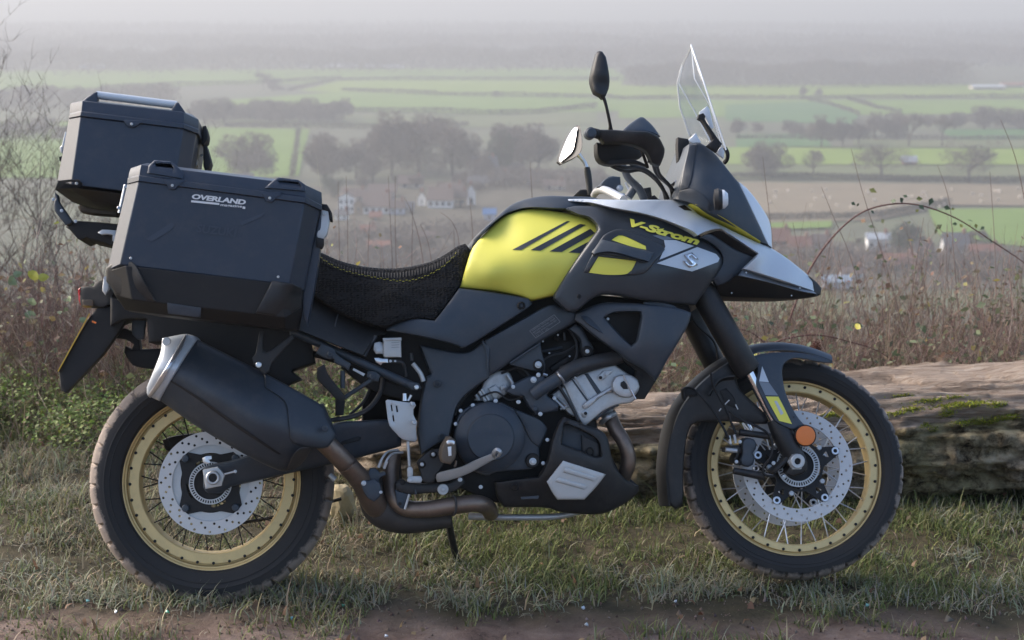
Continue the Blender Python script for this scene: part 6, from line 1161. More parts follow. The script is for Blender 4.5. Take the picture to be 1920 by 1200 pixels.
# rack under the top box belongs to the motorcycle
rk = panel('luggage_rack', cO((420, 770), (560, 740), (1300, 800), (1500, 860), (1500, 1100), (1250, 1240), (1010, 1140), (790, 1090), (730, 1060), (620, 1105), (560, 1080), (400, 900), (330, 860), (360, 800)), -.10, B, M_DEEP, .02, 4, 7, sym=True)
for sy in (-.12, .10): panel('rack_arm', cO((130, 200), (190, 260), (210, 380), (330, 560), (460, 750), (420, 800), (330, 820), (250, 720), (130, 560), (110, 460)), sy, rk, M_SLATE, .02, 3, 6)
for p in ((100, 335), (255, 550), (515, 750)): bolt(*cO(p)[0], -.125, 3, rk)
panel('rack_plate', cO((930, 960), (1010, 905), (1290, 920), (1270, 1010), (1090, 990), (1000, 1000)), -.13, rk, M_SILV, .02, 2, 6); panel('rack_lip', cO((560, 480), (600, 440), (800, 500), (1300, 560), (1280, 640), (800, 600), (600, 560)), -.04, rk, M_SCUFF, .06, 3, 6)
panel('rack_strut', cO((1210, 1000), (1280, 1010), (1250, 1130), (1210, 1120)), -.14, rk, M_PLATE, .01, 1, 5)
panel('tail_frame', [(228, 432), (250, 400), (300, 380), (420, 392), (560, 470), (620, 590), (560, 610), (300, 590), (222, 560), (232, 500)], -.09, B, M_DEEP, .02, 4, 14, sym=True)
# ================================================================== log, grass, plants close by
def vcol_mat(name, rough=.75, transl=.25, spec=.3, nvar=0):
    m = bpy.data.materials.new(name); m.use_nodes = True; t = m.node_tree; p = t.nodes['Principled BSDF']; p.inputs['Roughness'].default_value = rough; p.inputs['Specular IOR Level'].default_value = spec
    a = nd(t, 'ShaderNodeAttribute'); a.attribute_name = 'Col'; t.links.new(a.outputs[0], p.inputs[0])
    if transl:
        tr = nd(t, 'ShaderNodeBsdfTranslucent'); t.links.new(a.outputs[0], tr.inputs[0]); mx = nd(t, 'ShaderNodeMixShader'); mx.inputs[0].default_value = transl; t.links.new(p.outputs[0], mx.inputs[1]); t.links.new(tr.outputs[0], mx.inputs[2]); t.links.new(mx.outputs[0], t.nodes['Material Output'].inputs[0])
    return m
M_GRASS = vcol_mat('grass_blades'); M_LEAF = vcol_mat('leaves', .6, .3)
def mixc(n, rng, cols, wts):
    c = np.array(cols)[rng.choice(len(cols), n, p=np.array(wts) / sum(wts))]; return np.clip(c * rng.uniform(.75, 1.25, (n, 1)) * (1 + rng.normal(size=(n, 3)) * .06), .004, .9)
def blades(P, h, w_, bend, rng, cols, nseg=3):
    """tapered blades that lean over: positions P, heights h"""
    n = len(P); a = rng.uniform(0, 2 * math.pi, n); d = np.c_[np.cos(a), np.sin(a), np.zeros(n)]; s = np.c_[-np.sin(a), np.cos(a), np.zeros(n)]; b = bend * rng.uniform(.2, 1.6, n); rows = []
    for k in range(nseg + 1):
        t = k / nseg; ang = b * t; z = h * t * np.cos(ang * .75); r = h * t * np.sin(ang); c = P + d * r[:, None]; c[:, 2] += z
        if k == nseg: rows.append(c[:, None])
        else: ww = (w_ * (1 - .75 * t) * .5)[:, None]; rows.append(np.stack([c - s * ww, c + s * ww], 1))
    V = np.concatenate(rows, 1); m = V.shape[1]; f = []
    for k in range(nseg - 1): i = 2 * k; f += [(i, i + 1, i + 3), (i, i + 3, i + 2)]
    f.append((m - 3, m - 2, m - 1)); F = (np.arange(n)[:, None, None] * m + np.array(f)[None]).reshape(-1, 3)
    return V.reshape(-1, 3), F, np.repeat(cols, m, 0)
rng = np.random.default_rng(3)
def hit(x, y): return ground_h(x, y)
# turf
N = 240000; x = rng.uniform(-2.5, 2.5, N); y = rng.uniform(-.85, 2.4, N)
edge = -.135 + .30 * (fbm(x * 1.6 + 9, y * 1.6, 4, 4) - .5) + .12 * (fbm(x * 7, y * 7, 3, 2) - .5); clump = fbm(x * 4.5, y * 4.5, 4, 6)
keep = (rng.random(N) < np.clip((y - edge) / .10, .0, 1) * np.clip((clump - .30) * 4.0, .25, 1)) | ((clump > .60) & (rng.random(N) < .45)) | ((x < -.40 + .3 * (clump - .5)) & (rng.random(N) < .30 * np.clip((clump - .34) * 5, 0, 1)))
bare = fbm(x * 1.3 + 20, y * 1.3 + 7, 3, 31); keep &= ~((bare > .62) & (rng.random(N) < .75))
x, y, clump = x[keep], y[keep], clump[keep]; n = len(x); back = np.clip((y - .2) / 1.6, 0, 1)
h = rng.gamma(5, .0066, n) * (.45 + 1.0 * clump) * (1 + .35 * back); lush = fbm(x * .9 + 3, y * .9, 3, 12)
green = mixc(n, rng, [(.115, .145, .045), (.16, .18, .065), (.215, .225, .10)], [4, 4, 2]); straw = mixc(n, rng, [(.33, .285, .19), (.255, .22, .145), (.24, .245, .17), (.135, .095, .065)], [3, 3, 4, 1.2])
pg = np.clip(.44 + 2.2 * (lush - .45) + .10 * back, .15, .92); col = np.where((rng.random(n) < pg)[:, None], green, straw)
V, F, C = blades(np.c_[x, y, hit(x, y) - .004], h, rng.uniform(.0024, .0064, n), 1.15, rng, col); o = fast_mesh('grass', V, F, M_GRASS, None, C); o['kind'] = 'stuff'
# longer tufts along the mud edge and round the wheels
cx = rng.uniform(-1.5, 2.4, 95); cy = rng.uniform(-.19, .12, 95); cx = np.r_[cx, rng.normal(-.72, .25, 16), rng.normal(.75, .25, 14), rng.uniform(1.0, 2.4, 24), rng.uniform(-2.3, -.9, 14)]; cy = np.r_[cy, rng.normal(-.13, .04, 16), rng.normal(-.02, .05, 14), rng.uniform(.2, .75, 24), rng.uniform(.1, 1.1, 14)]
ii = np.repeat(np.arange(len(cx)), 46); n = len(ii); x = cx[ii] + rng.normal(size=n) * .035; y = cy[ii] + rng.normal(size=n) * .03
h = rng.uniform(.02, .078, n); col = mixc(n, rng, [(.29, .29, .21), (.24, .25, .18), (.34, .29, .19), (.14, .17, .07)], [4, 3, 2, 2])
V, F, C = blades(np.c_[x, y, hit(x, y) - .005], h, rng.uniform(.0028, .0060, n), 1.5, rng, col); o = fast_mesh('grass_tufts', V, F, M_GRASS, None, C); o['kind'] = 'stuff'
# small loose litter of the mud: crumbs of earth
n = 9000; x = rng.uniform(-2.3, 2.3, n); y = rng.uniform(-.95, .0, n); s = rng.gamma(1.6, .0016, n); P = np.c_[x, y, hit(x, y)]
tet = np.array([(1, 0, -.4), (-.5, .87, -.4), (-.5, -.87, -.4), (.1, .1, .9)]); V = (P[:, None] + (tet[None] + rng.normal(size=(n, 4, 3)) * .25) * s[:, None, None]).reshape(-1, 3); F = (np.arange(n)[:, None, None] * 4 + np.array([(0, 1, 3), (1, 2, 3), (2, 0, 3), (0, 2, 1)])[None]).reshape(-1, 3)
o = fast_mesh('earth_crumbs', V, F, M_GRASS, None, np.repeat(mixc(n, rng, [(.20, .145, .118), (.12, .08, .062), (.28, .225, .19)], [4, 3, 1]), 4, 0)); o['kind'] = 'stuff'
# scraps of broken glass
M_SH = {'green': mk('green_glass', (.10, .42, .26), .15, spec=.9), 'blue': mk('blue_green_glass', (.22, .50, .48), .15, spec=.9), 'pale': mk('pale_glass', (.50, .55, .60), .15, spec=.9)}
for px, py, c, lab in ((165, 1140, 'blue', 'bluish glass scrap on the mud below the rear wheel, upper left'), (56, 1154, 'blue', 'bluish glass scrap nearest the lower left corner'), (218, 1160, 'pale', 'pale glass scrap on the mud near the lower left corner'), (315, 1161, 'green', 'bright green glass scrap in front of the rear tyre'), (566, 1136, 'blue', 'bluish glass scrap right of the rear tyre'), (643, 1142, 'green', 'green glass scrap beside a grass tuft right of the rear tyre'), (546, 1168, 'blue', 'flat bluish glass scrap below the rear tyre'), (1093, 1145, 'pale', 'whitish glass scrap on the mud at the middle'), (1100, 1174, 'pale', 'pale glass scrap lying on the mud below the belly pan'), (1626, 1130, 'blue', 'bluish glass scrap below the front tyre'), (724, 1196, 'pale', 'pale glass scrap at the bottom edge of the mud'), (1266, 1129, 'pale', 'small pale glass scrap left of the front tyre')):
    p = at_z(px, py, -.03); s = .0052; q = [(math.cos(k * 1.256 + px) * s * (.7 + .6 * ((k * 7 + px) % 5) / 5), math.sin(k * 1.256 + px) * s * .9, (.004 if k % 2 else .001)) for k in range(5)]
    o = mesh_obj('glass_scrap', q + [(a, b, c_ + .004) for a, b, c_ in q], [(0, 1, 2, 3, 4)[::-1], (5, 6, 7, 8, 9)] + [(k, (k + 1) % 5, (k + 1) % 5 + 5, k + 5) for k in range(5)], M_SH[c], None, 0); o.location = (p.x, p.y, float(hit(np.array([p.x]), np.array([p.y]))[0]) + .004); o.rotation_euler = (.35, .1, 0); tag(o, lab, 'glass scrap', 'scraps of broken glass on the mud')
# fallen leaf-sized grey brown leaves
n = 520; x = rng.uniform(-2.4, 2.4, n); y = rng.uniform(-.7, 2.0, n); V, F, C = blades(np.c_[x, y, hit(x, y) + .015], rng.uniform(.015, .035, n), rng.uniform(.010, .02, n), 1.6, rng, mixc(n, rng, [(.17, .10, .06), (.12, .075, .05), (.26, .19, .11)], [3, 3, 2])); o = fast_mesh('fallen_leaves', V, F, M_LEAF, None, C); o['kind'] = 'stuff'
# ---- the log
def log_mat():
    m = bpy.data.materials.new('weathered_timber'); m.use_nodes = True; t = m.node_tree; p = t.nodes['Principled BSDF']; p.inputs['Roughness'].default_value = .88; p.inputs['Specular IOR Level'].default_value = .2
    tc = nd(t, 'ShaderNodeTexCoord'); mp = nd(t, 'ShaderNodeMapping'); mp.inputs['Scale'].default_value = (2.0, 22, 22); t.links.new(tc.outputs['Object'], mp.inputs[0])
    n = nd(t, 'ShaderNodeTexNoise'); n.inputs['Scale'].default_value = 2.4; n.inputs['Detail'].default_value = 10; n.inputs['Roughness'].default_value = .72; n.inputs['Distortion'].default_value = .6; t.links.new(mp.outputs[0], n.inputs[0])
    def ramp(fac, st):
        r = nd(t, 'ShaderNodeValToRGB'); e = r.color_ramp.elements
        while len(e) < len(st): e.new(.5)
        for k, (q, c) in enumerate(st): e[k].position = q; e[k].color = (*c, 1)
        t.links.new(fac, r.inputs[0]); return r.outputs[0]
    wood_ = ramp(n.outputs[0], ((.30, (.10, .07, .05)), (.42, (.30, .225, .17)), (.54, (.42, .335, .265)), (.72, (.52, .455, .39))))
    n2 = nd(t, 'ShaderNodeTexNoise'); n2.inputs['Scale'].default_value = 13; n2.inputs['Detail'].default_value = 9; n2.inputs['Roughness'].default_value = .78; t.links.new(tc.outputs['Object'], n2.inputs[0])
    n4 = nd(t, 'ShaderNodeTexNoise'); n4.inputs['Scale'].default_value = 2.2; n4.inputs['Detail'].default_value = 5; t.links.new(tc.outputs['Object'], n4.inputs[0])
    a = nd(t, 'ShaderNodeAttribute'); a.attribute_name = 'Col'; sa = nd(t, 'ShaderNodeSeparateColor'); t.links.new(a.outputs[0], sa.inputs[0])
    mm_ = nd(t, 'ShaderNodeMath', operation='MULTIPLY_ADD'); mm_.inputs[1].default_value = .55; t.links.new(n2.outputs[0], mm_.inputs[0]); t.links.new(sa.outputs[0], mm_.inputs[2])
    mr = nd(t, 'ShaderNodeMapRange'); mr.inputs[1].default_value = .66; mr.inputs[2].default_value = .86; t.links.new(mm_.outputs[0], mr.inputs[0])
    vo = nd(t, 'ShaderNodeTexVoronoi', feature='DISTANCE_TO_EDGE'); vo.inputs['Scale'].default_value = 1; mv = nd(t, 'ShaderNodeMapping'); mv.inputs['Scale'].default_value = (5, 17, 17); dn = nd(t, 'ShaderNodeVectorMath', operation='MULTIPLY_ADD'); dn.inputs[1].default_value = (.12, .05, .05); t.links.new(n2.outputs['Color'], dn.inputs[0]); t.links.new(tc.outputs['Object'], dn.inputs[2]); t.links.new(dn.outputs[0], mv.inputs[0]); t.links.new(mv.outputs[0], vo.inputs[0])
    crack_shade = ramp(vo.outputs['Distance'], ((.0, (.10, .09, .08)), (.07, (.55, .53, .50)), (.16, (1, 1, 1))))  # crevice shade painted as dark lines between the bark blocks
    bark = ramp(n2.outputs[0], ((.36, (.03, .022, .016)), (.42, (.20, .155, .11)), (.52, (.46, .375, .28)), (.68, (.60, .52, .42))))  # bark tones, with shading of lumps and hollows put into the colour
    alg = ramp(n4.outputs[0], ((.46, (1, 1, 1)), (.64, (.84, .88, .66)))); ml = nd(t, 'ShaderNodeMix', data_type='RGBA', blend_type='MULTIPLY'); ml.inputs[0].default_value = 1; mc_ = nd(t, 'ShaderNodeMix', data_type='RGBA', blend_type='MULTIPLY'); mc_.inputs[0].default_value = .6; t.links.new(bark, mc_.inputs[6]); t.links.new(crack_shade, mc_.inputs[7]); t.links.new(mc_.outputs[2], ml.inputs[6]); t.links.new(alg, ml.inputs[7])
    mx = nd(t, 'ShaderNodeMix', data_type='RGBA'); t.links.new(mr.outputs[0], mx.inputs[0]); t.links.new(wood_, mx.inputs[6]); t.links.new(ml.outputs[2], mx.inputs[7]); t.links.new(mx.outputs[2], p.inputs[0])
    ad = nd(t, 'ShaderNodeMath', operation='ADD'); t.links.new(n.outputs[0], ad.inputs[0]); t.links.new(n2.outputs[0], ad.inputs[1])
    b = nd(t, 'ShaderNodeBump'); b.inputs['Strength'].default_value = 1; b.inputs['Distance'].default_value = .025; t.links.new(ad.outputs[0], b.inputs['Height']); t.links.new(b.outputs[0], p.inputs['Normal']); return m
lx = np.linspace(-.60, 2.55, 560); LY = 1.02; sp = [(600, 800, 905), (700, 768, 920), (900, 752, 930), (1165, 746, 930), (1260, 738, 932), (1480, 716, 930), (1640, 700, 925), (1720, 694, 918), (1830, 688, 908), (1920, 683, 885), (2200, 680, 880)]
spa = np.array(sp, float); K = 132; LV = []; LOGC = None
for xx in lx:
    d_ = CAMD + LY; px = 960 + xx * FPX / (d_ * math.cos(PITCH) + .5)
    top = at_y(px, np.interp(px, spa[:, 0], spa[:, 1]), LY + .05).z; bot = at_y(px, np.interp(px, spa[:, 0], spa[:, 2]), LY - .16).z
    cz = (top + bot) / 2; hz_ = max(.04, (top - bot) / 2); tp = np.clip(min((xx + .60) / .16, (2.55 - xx) / .2), .02, 1) ** .5; wy = (.19 + .07 * np.clip((xx - .2) / 1.5, 0, 1)) * tp; hz_ *= tp
    if LOGC is None: LOGC = (0, LY, cz)
    for k in range(K):
        a = 2 * math.pi * k / K; ca, sa = math.cos(a), math.sin(a); yv = -abs(ca) ** .5 * math.copysign(1, ca); zv = abs(sa) ** .72 * math.copysign(1, sa)
        LV.append((xx, yv * wy, zv * hz_ + cz - LOGC[2], a, xx, zv))
A = np.array(LV); ang = A[:, 3]; u = A[:, 4]; zv = A[:, 5]; ca, sa = np.cos(ang), np.sin(ang); wav = .05 * np.sin(u * 2.1 + 1) + .04 * np.sin(u * 4.3) + .05 * (fbm(u * 2.2, ang * 1.5, 3, 9) - .5)
rid = 1 - np.abs(2 * fbm(u * 1.3 + 4, (ang / (2 * math.pi) * 20 + wav * 22), 4, 41) - 1); bl = fbm(u * 3.5, ang * 3 + 2, 4, 77) - .5; fine = fbm(u * 6, ang * 26, 4, 90) - .5; lump = 1 - np.abs(2 * fbm(u * 6, ang * 5.5 + wav * 4, 5, 33) - 1)
stp = np.abs(((ang / (2 * math.pi) * 10 + wav * 9 + 1.3 * fbm(u * 1.1, ang * 1.2, 3, 19)) % 1) - .5) * 2; crk = np.clip(.16 - stp, 0, 1) / .16 * np.clip((fbm(u * 1.6, ang * 2, 2, 55) - .40) * 8, 0, 1)
side = np.clip((.55 - zv + 1.4 * bl) * 2.2, 0, 1); step_ = .028 * np.floor(3 * fbm(u * .8 + 2, ang * 2.5 + wav * 8, 2, 63)) / 3
disp = (rid - .7) * .05 + bl * .05 + fine * .014 - crk * .045 + side * (lump - .55) * .10 + step_ - .02
A[:, 1] -= ca * disp; A[:, 2] += sa * disp * .8
LC = np.clip(side + crk * .45, 0, 1)
n0 = len(lx); LF = [(i * K + k, i * K + (k + 1) % K, (i + 1) * K + (k + 1) % K, (i + 1) * K + k) for i in range(n0 - 1) for k in range(K)] + [tuple(range(K))[::-1], tuple((n0 - 1) * K + k for k in range(K))]
log = mesh_obj('log', A[:, :3], LF, log_mat(), None, 0); log.data.shade_smooth(); at_ = log.data.color_attributes.new('Col', 'FLOAT_COLOR', 'POINT'); c4 = np.ones((len(A), 4), np.float32); c4[:, :3] = LC[:, None]; at_.data.foreach_set('color', c4.ravel())
log.location = LOGC; tag(log, 'big weathered tree trunk lying in the grass behind the front wheel, moss on it', 'log')
# moss cushions in the cracks of the log
from mathutils.bvhtree import BVHTree
bv = BVHTree.FromPolygons([tuple(v) for v in A[:, :3]], LF); mP = []; mN = []; spots = [(1560, 778, 26, 5), (1600, 770, 30, 5), (1740, 752, 34, 4), (1790, 760, 40, 6), (1830, 757, 34, 5), (1870, 760, 20, 5), (1775, 775, 16, 8), (1710, 768, 26, 5), (1680, 776, 22, 4), (1850, 790, 34, 6), (1890, 783, 24, 6), (1810, 792, 26, 5), (1735, 797, 10, 5), (1750, 804, 8, 5), (1790, 745, 20, 3), (1530, 790, 20, 6), (1690, 742, 20, 3)]
lo = Vector(LOGC)
for px, py, w_, h_ in spots:
    for k in range(int(w_ * h_ * 1.5)):
        qx = px + rng.normal() * w_ * .5; qy = py + rng.normal() * h_ * .5 - .08 * (qx - px); r_ = bv.ray_cast(CAM - lo, ray(qx, qy).normalized())
        if r_[0] is not None: mP.append(r_[0]); mN.append(r_[1])
P = np.array([tuple(v) for v in mP]); Nn = np.array([tuple(v) for v in mN]); n = len(P); d = Nn + rng.normal(size=(n, 3)) * .6; d[:, 2] += .5; d /= np.linalg.norm(d, axis=1)[:, None]; s_ = np.cross(d, rng.normal(size=(n, 3))); s_ /= np.linalg.norm(s_, axis=1)[:, None]
l = rng.uniform(.006, .016, (n, 1)); V = np.stack([P - s_ * .0022 - Nn * .002, P + s_ * .0022 - Nn * .002, P + d * l], 1).reshape(-1, 3); mo = fast_mesh('moss', V, np.arange(3 * n).reshape(-1, 3), M_LEAF, log, np.repeat(mixc(n, rng, [(.34, .35, .04), (.25, .28, .04), (.13, .16, .04)], [3, 3, 1]), 3, 0)); mo['kind'] = 'stuff'
# the tan stone glimpsed behind the exhaust
bm = bmesh.new(); bmesh.ops.create_icosphere(bm, subdivisions=3, radius=.06); st_ = bpy.data.meshes.new('stone')
for v in bm.verts: v.co *= 1 + .3 * (float(fbm(np.array([v.co.x * 40 + 5]), np.array([v.co.y * 40 + v.co.z * 31]), 3, 5)[0]) - .5)
bmesh.ops.scale(bm, vec=(.7, .7, 1.0), verts=bm.verts); bm.to_mesh(st_); bm.free(); st_.materials.append(mk('yellow_stone', (.40, .33, .20), .9, var=.25, vscale=30)); so = link(bpy.data.objects.new('stone', st_)); so.location = at_y(640, 920, .55); so.location.z = .04; tag(so, 'small yellowish stone behind the exhaust pipe', 'stone')
# ---- rough growth behind the log
def stalks(P, h, r0, lean, rng, col, nseg=5, wig=.10):
    """thin triangular stems, gently crooked"""
    n = len(P); a = rng.uniform(0, 2 * math.pi, n); d = np.c_[np.cos(a), np.sin(a), np.zeros(n)] * (lean * rng.uniform(.1, 1.4, n))[:, None]; d[:, 2] = 1; d /= np.linalg.norm(d, axis=1)[:, None]; droop = rng.uniform(-.1, .5, n) * lean; rows = []; c = P.copy()
    for k in range(nseg + 1):
        t = k / nseg; r = r0 * (1 - .8 * t)
        for j in range(3): rows.append(c + np.stack([np.cos(np.full(n, 2.1 * j)) * r, np.sin(np.full(n, 2.1 * j)) * r, np.zeros(n)], 1))
        d = d + rng.normal(size=(n, 3)) * wig; d[:, 2] -= droop / nseg * 1.5; d /= np.linalg.norm(d, axis=1)[:, None]; c = c + d * (h / nseg)[:, None]
    V = np.stack(rows, 1); m = V.shape[1]; f = []
    for k in range(nseg):
        for j in range(3): p0, p1 = 3 * k + j, 3 * k + (j + 1) % 3; f += [(p0, p1, p1 + 3), (p0, p1 + 3, p0 + 3)]
    return V.reshape(-1, 3), (np.arange(n)[:, None, None] * m + np.array(f)[None]).reshape(-1, 3), np.repeat(col, m, 0)
def leaf_quads(P, s, rng, col, up=.3):
    n = len(P); d = rng.normal(size=(n, 3)); d[:, 2] *= .5; d /= np.linalg.norm(d, axis=1)[:, None]; nn = rng.normal(size=(n, 3)); nn[:, 2] = np.abs(nn[:, 2]) + up; s_ = np.cross(d, nn); s_ /= np.linalg.norm(s_, axis=1)[:, None] + 1e-9; up_ = np.cross(s_, d); l = s[:, None]
    V = np.stack([P, P + d * l * .45 + s_ * l * .33 + up_ * l * .08, P + d * l, P + d * l * .45 - s_ * l * .33 + up_ * l * .08], 1); return V.reshape(-1, 3), (np.arange(n)[:, None, None] * 4 + np.array([(0, 1, 2), (0, 2, 3)])[None]).reshape(-1, 3), np.repeat(col, 4, 0)
def cat(*a):
    Vs, Fs, Cs = [], [], []; o = 0
    for V, F, C in a: Vs.append(V); Fs.append(F + o); Cs.append(C); o += len(V)
    return np.vstack(Vs), np.vstack(Fs), np.vstack(Cs)
DEAD = [(.42, .31, .245), (.32, .215, .17), (.20, .125, .10), (.54, .44, .345)]
n = 14000; x = rng.uniform(-4.2, 4.2, n); y = rng.uniform(1.35, 4.3, n); k_ = (rng.random(n) < np.clip(.25 + fbm(x * 1.1, y * 1.1, 3, 61), 0, 1)) & ((y > 1.55) | (x < -.6)); x, y = x[k_], y[k_]; n = len(x)
V, F, C = stalks(np.c_[x, y, hit(x, y) - .02], rng.gamma(4, .085, n) * np.where(x < -.5, 1.0, .95), np.full(n, .0014), 1.1, rng, mixc(n, rng, DEAD, [4, 3, 2, 3]), 5, .16); o = fast_mesh('dead_undergrowth', V, F, M_LEAF, None, C); o['kind'] = 'stuff'
n = 16000; x = rng.uniform(-4.2, 4.2, n); y = rng.uniform(1.4, 4.2, n); V, F, C = blades(np.c_[x, y, hit(x, y) - .01], rng.gamma(4, .042, n), rng.uniform(.003, .007, n), 1.1, rng, mixc(n, rng, [(.22, .18, .11), (.16, .12, .075), (.10, .125, .045), (.13, .15, .06)], [3, 3, 2, 2])); o = fast_mesh('rough_grass', V, F, M_GRASS, None, C); o['kind'] = 'stuff'
n = 900; x = rng.uniform(.35, 3.4, n); y = rng.uniform(1.9, 3.1, n); V, F, C = stalks(np.c_[x, y, hit(x, y) - .02], rng.uniform(.3, .78, n) * (.7 + .5 * fbm(x * 1.5, y, 2, 5)), rng.uniform(.0012, .0024, n), .45, rng, mixc(n, rng, [(.44, .35, .265), (.30, .22, .17), (.20, .13, .105)], [3, 3, 2]), 6, .07); o = fast_mesh('tall_dead_stems', V, F, M_LEAF, None, C); o['kind'] = 'stuff'
n = 500; x = rng.uniform(-3.4, -.75, n); y = rng.uniform(1.9, 3.1, n); V, F, C = stalks(np.c_[x, y, hit(x, y) - .02], rng.uniform(.2, .6, n), rng.uniform(.0012, .0026, n), .7, rng, mixc(n, rng, [(.44, .36, .285), (.30, .21, .17), (.20, .125, .105)], [3, 3, 2]), 6, .09); o = fast_mesh('tall_dead_stems', V, F, M_LEAF, None, C); o['kind'] = 'stuff'
# low green leaves: nettles and goosegrass on the left, a little right of the fork
def greens(name, x0, x1, y0, y1, n, hmax, cols, w, thr=.45, sz=(.018, .045)):
    x = rng.uniform(x0, x1, n); y = rng.uniform(y0, y1, n); k_ = fbm(x * 2.2 + 3, y * 2.2, 3, 71) > thr * rng.uniform(.8, 1.15, n); x, y = x[k_], y[k_]; n = len(x); z = hit(x, y) + rng.random(n) ** .8 * hmax * (.5 + fbm(x * 3, y * 3, 2, 13)); V, F, C = leaf_quads(np.c_[x, y, z], rng.uniform(*sz, n), rng, mixc(n, rng, cols, w), .9); o = fast_mesh(name, V, F, M_LEAF, None, C); o['kind'] = 'stuff'
greens('nettle_bed', -2.6, -.5, 1.15, 2.2, 26000, .16, [(.17, .235, .06), (.23, .28, .095), (.12, .155, .05), (.26, .20, .12)], [4, 3, 2, 1.2], .42, (.009, .024))
greens('ground_ivy', .2, 3.2, 1.5, 2.6, 13000, .15, [(.14, .185, .06), (.19, .215, .08), (.22, .20, .10)], [4, 3, 2], .47, (.009, .024)); greens('ground_ivy', -1.0, .6, 1.4, 2.6, 9000, .14, [(.14, .185, .06), (.19, .215, .08), (.20, .15, .09)], [4, 3, 2], .46, (.009, .024))
# brambles: each clump its own plant
LEAFC = [(.13, .16, .09), (.19, .21, .12), (.25, .20, .13), (.19, .115, .075), (.36, .31, .09)]
def bramble(x, y, h, spread, ns, nl, seed, lab, group, wts=(5, 3, 2, 2, .7), cat_='bramble'):
    rg = np.random.default_rng(seed); z = float(hit(np.array([x]), np.array([y]))[0]); P = np.c_[rg.normal(size=ns) * spread * .5, rg.normal(size=ns) * spread * .35, np.full(ns, -.03)]
    e = empty('bramble_bush', (x, y, z)); tag(e, lab, cat_, group); S = stalks(P, rg.uniform(.5, 1.25, ns) * h, np.full(ns, .0026), .8, rg, mixc(ns, rg, [(.24, .13, .105), (.30, .205, .165), (.16, .10, .085)], [3, 3, 2]), 8, .13); fast_mesh('stems', *S[:2], M_LEAF, e, S[2])['kind'] = 'stuff'
    tw = S[0][rg.integers(0, len(S[0]), ns * 11)]; tw = tw[tw[:, 2] > .12 * h]; W = stalks(tw, rg.uniform(.05, .22, len(tw)), np.full(len(tw), .0012), 1.6, rg, mixc(len(tw), rg, DEAD, [4, 3, 3, 2]), 3, .2); fast_mesh('twigs', *W[:2], M_LEAF, e, W[2])['kind'] = 'stuff'
    src = np.vstack([S[0], W[0]]); lp = src[rg.integers(0, len(src), nl)]; lp = lp[lp[:, 2] > .05] + rg.normal(size=(len(lp[lp[:, 2] > .05]), 3)) * .012; Q = leaf_quads(lp, rg.uniform(.016, .042, len(lp)), rg, mixc(len(lp), rg, LEAFC, wts)); fast_mesh('leaves', *Q[:2], M_LEAF, e, Q[2])['kind'] = 'stuff'; return e
k = 0
ORD = ['first', 'second', 'third', 'fourth', 'fifth', 'sixth', 'seventh', 'eighth', 'ninth', 'tenth', 'eleventh', 'twelfth', 'thirteenth', 'fourteenth', 'fifteenth', 'sixteenth', 'seventeenth', 'eighteenth', 'nineteenth', 'twentieth']
for i, x in enumerate(np.arange(.55, 3.3, .21)):
    for y, rw_ in ((1.75, 'directly behind the log'), (2.35, 'in the middle row of the right bank'), (3.0, 'in the back row of the right bank')):
        k += 1; bramble(x + rng.normal() * .07, y + rng.normal() * .12, .38 + .12 * rng.random() + .06 * (y > 2), .28, 34, 105, 100 + k, f'{ORD[i]} bramble from the fork {rw_}', 'brambles in the right bank')
for i, x in enumerate(np.arange(-.6, .6, .25)):
    for y, rw_ in ((1.7, 'nearer'), (2.5, 'farther')): k += 1; bramble(x + rng.normal() * .06, y, .26, .26, 18, 120, 100 + k, f'{ORD[i]} low bramble from the seat in the {rw_} row behind the engine', 'brambles behind the engine')
for i, x in enumerate(np.arange(-3.1, -.7, .24)):
    for y, rw_ in ((2.0, 'front'), (2.6, 'middle'), (3.2, 'back')): k += 1; bramble(x + rng.normal() * .07, y + rng.normal() * .1, .48 + .14 * rng.random(), .3, 34, 60, 100 + k, f'{ORD[i]} dead brown bramble from the left edge, {rw_} row by the number plate', 'dead brambles on the left', (2, 2, 3, 4, .8))
# bare hawthorn-like shrubs, upper left
def shrub(x, y, h, seed, lab, spread=.5):
    rg = np.random.default_rng(seed); z = float(hit(np.array([x]), np.array([y]))[0]); segs = []
    def grow(p, d, l, r, lev):
        q = p
        for _ in range(3):
            d = d + rg.normal(size=3) * .13; d[2] += .04; d /= np.linalg.norm(d); q2 = q + d * l / 3; segs.append((q, q2, r, r * .88)); q = q2; r *= .88
        if lev:
            for _ in range(rg.integers(2, 4)): dd = d + rg.normal(size=3) * .5; dd[2] += .2; dd /= np.linalg.norm(dd); grow(q, dd, l * rg.uniform(.55, .85), r * .7, lev - 1)
    for _ in range(7): d = np.array((rg.normal() * spread, rg.normal() * spread * .6, 1.0)); grow(np.array((rg.normal() * .12, rg.normal() * .1, -.05)), d / np.linalg.norm(d), h * .34, .0125, 4)
    e = empty('bare_shrub', (x, y, z)); tag(e, lab, 'shrub', None); vs = []; fs = []
    for p, q, r, r2 in segs:
        v, f = sweep(np.array([p, q]), [r, r2], 4); o = len(vs); vs += v; fs += [tuple(i + o for i in c) for c in f[:-2]]
    V = np.array(vs); n4 = np.array(fs); fast_mesh('branches', V, n4, M_BARKN, e)['kind'] = 'stuff'; tp = np.array([s_[1] for s_ in segs[len(segs) // 3:]]); tp = np.repeat(tp, 2, 0); W = stalks(tp, rg.uniform(.05, .16, len(tp)), np.full(len(tp), .0016), 1.2, rg, mixc(len(tp), rg, [(.14, .115, .10), (.18, .15, .13)], [1, 1]), 3, .15); fast_mesh('twigs', *W[:2], M_LEAF, e, W[2])['kind'] = 'stuff'; return e
M_BARKN = mk('grey_shrub_bark', (.17, .14, .122), .85, var=.2)
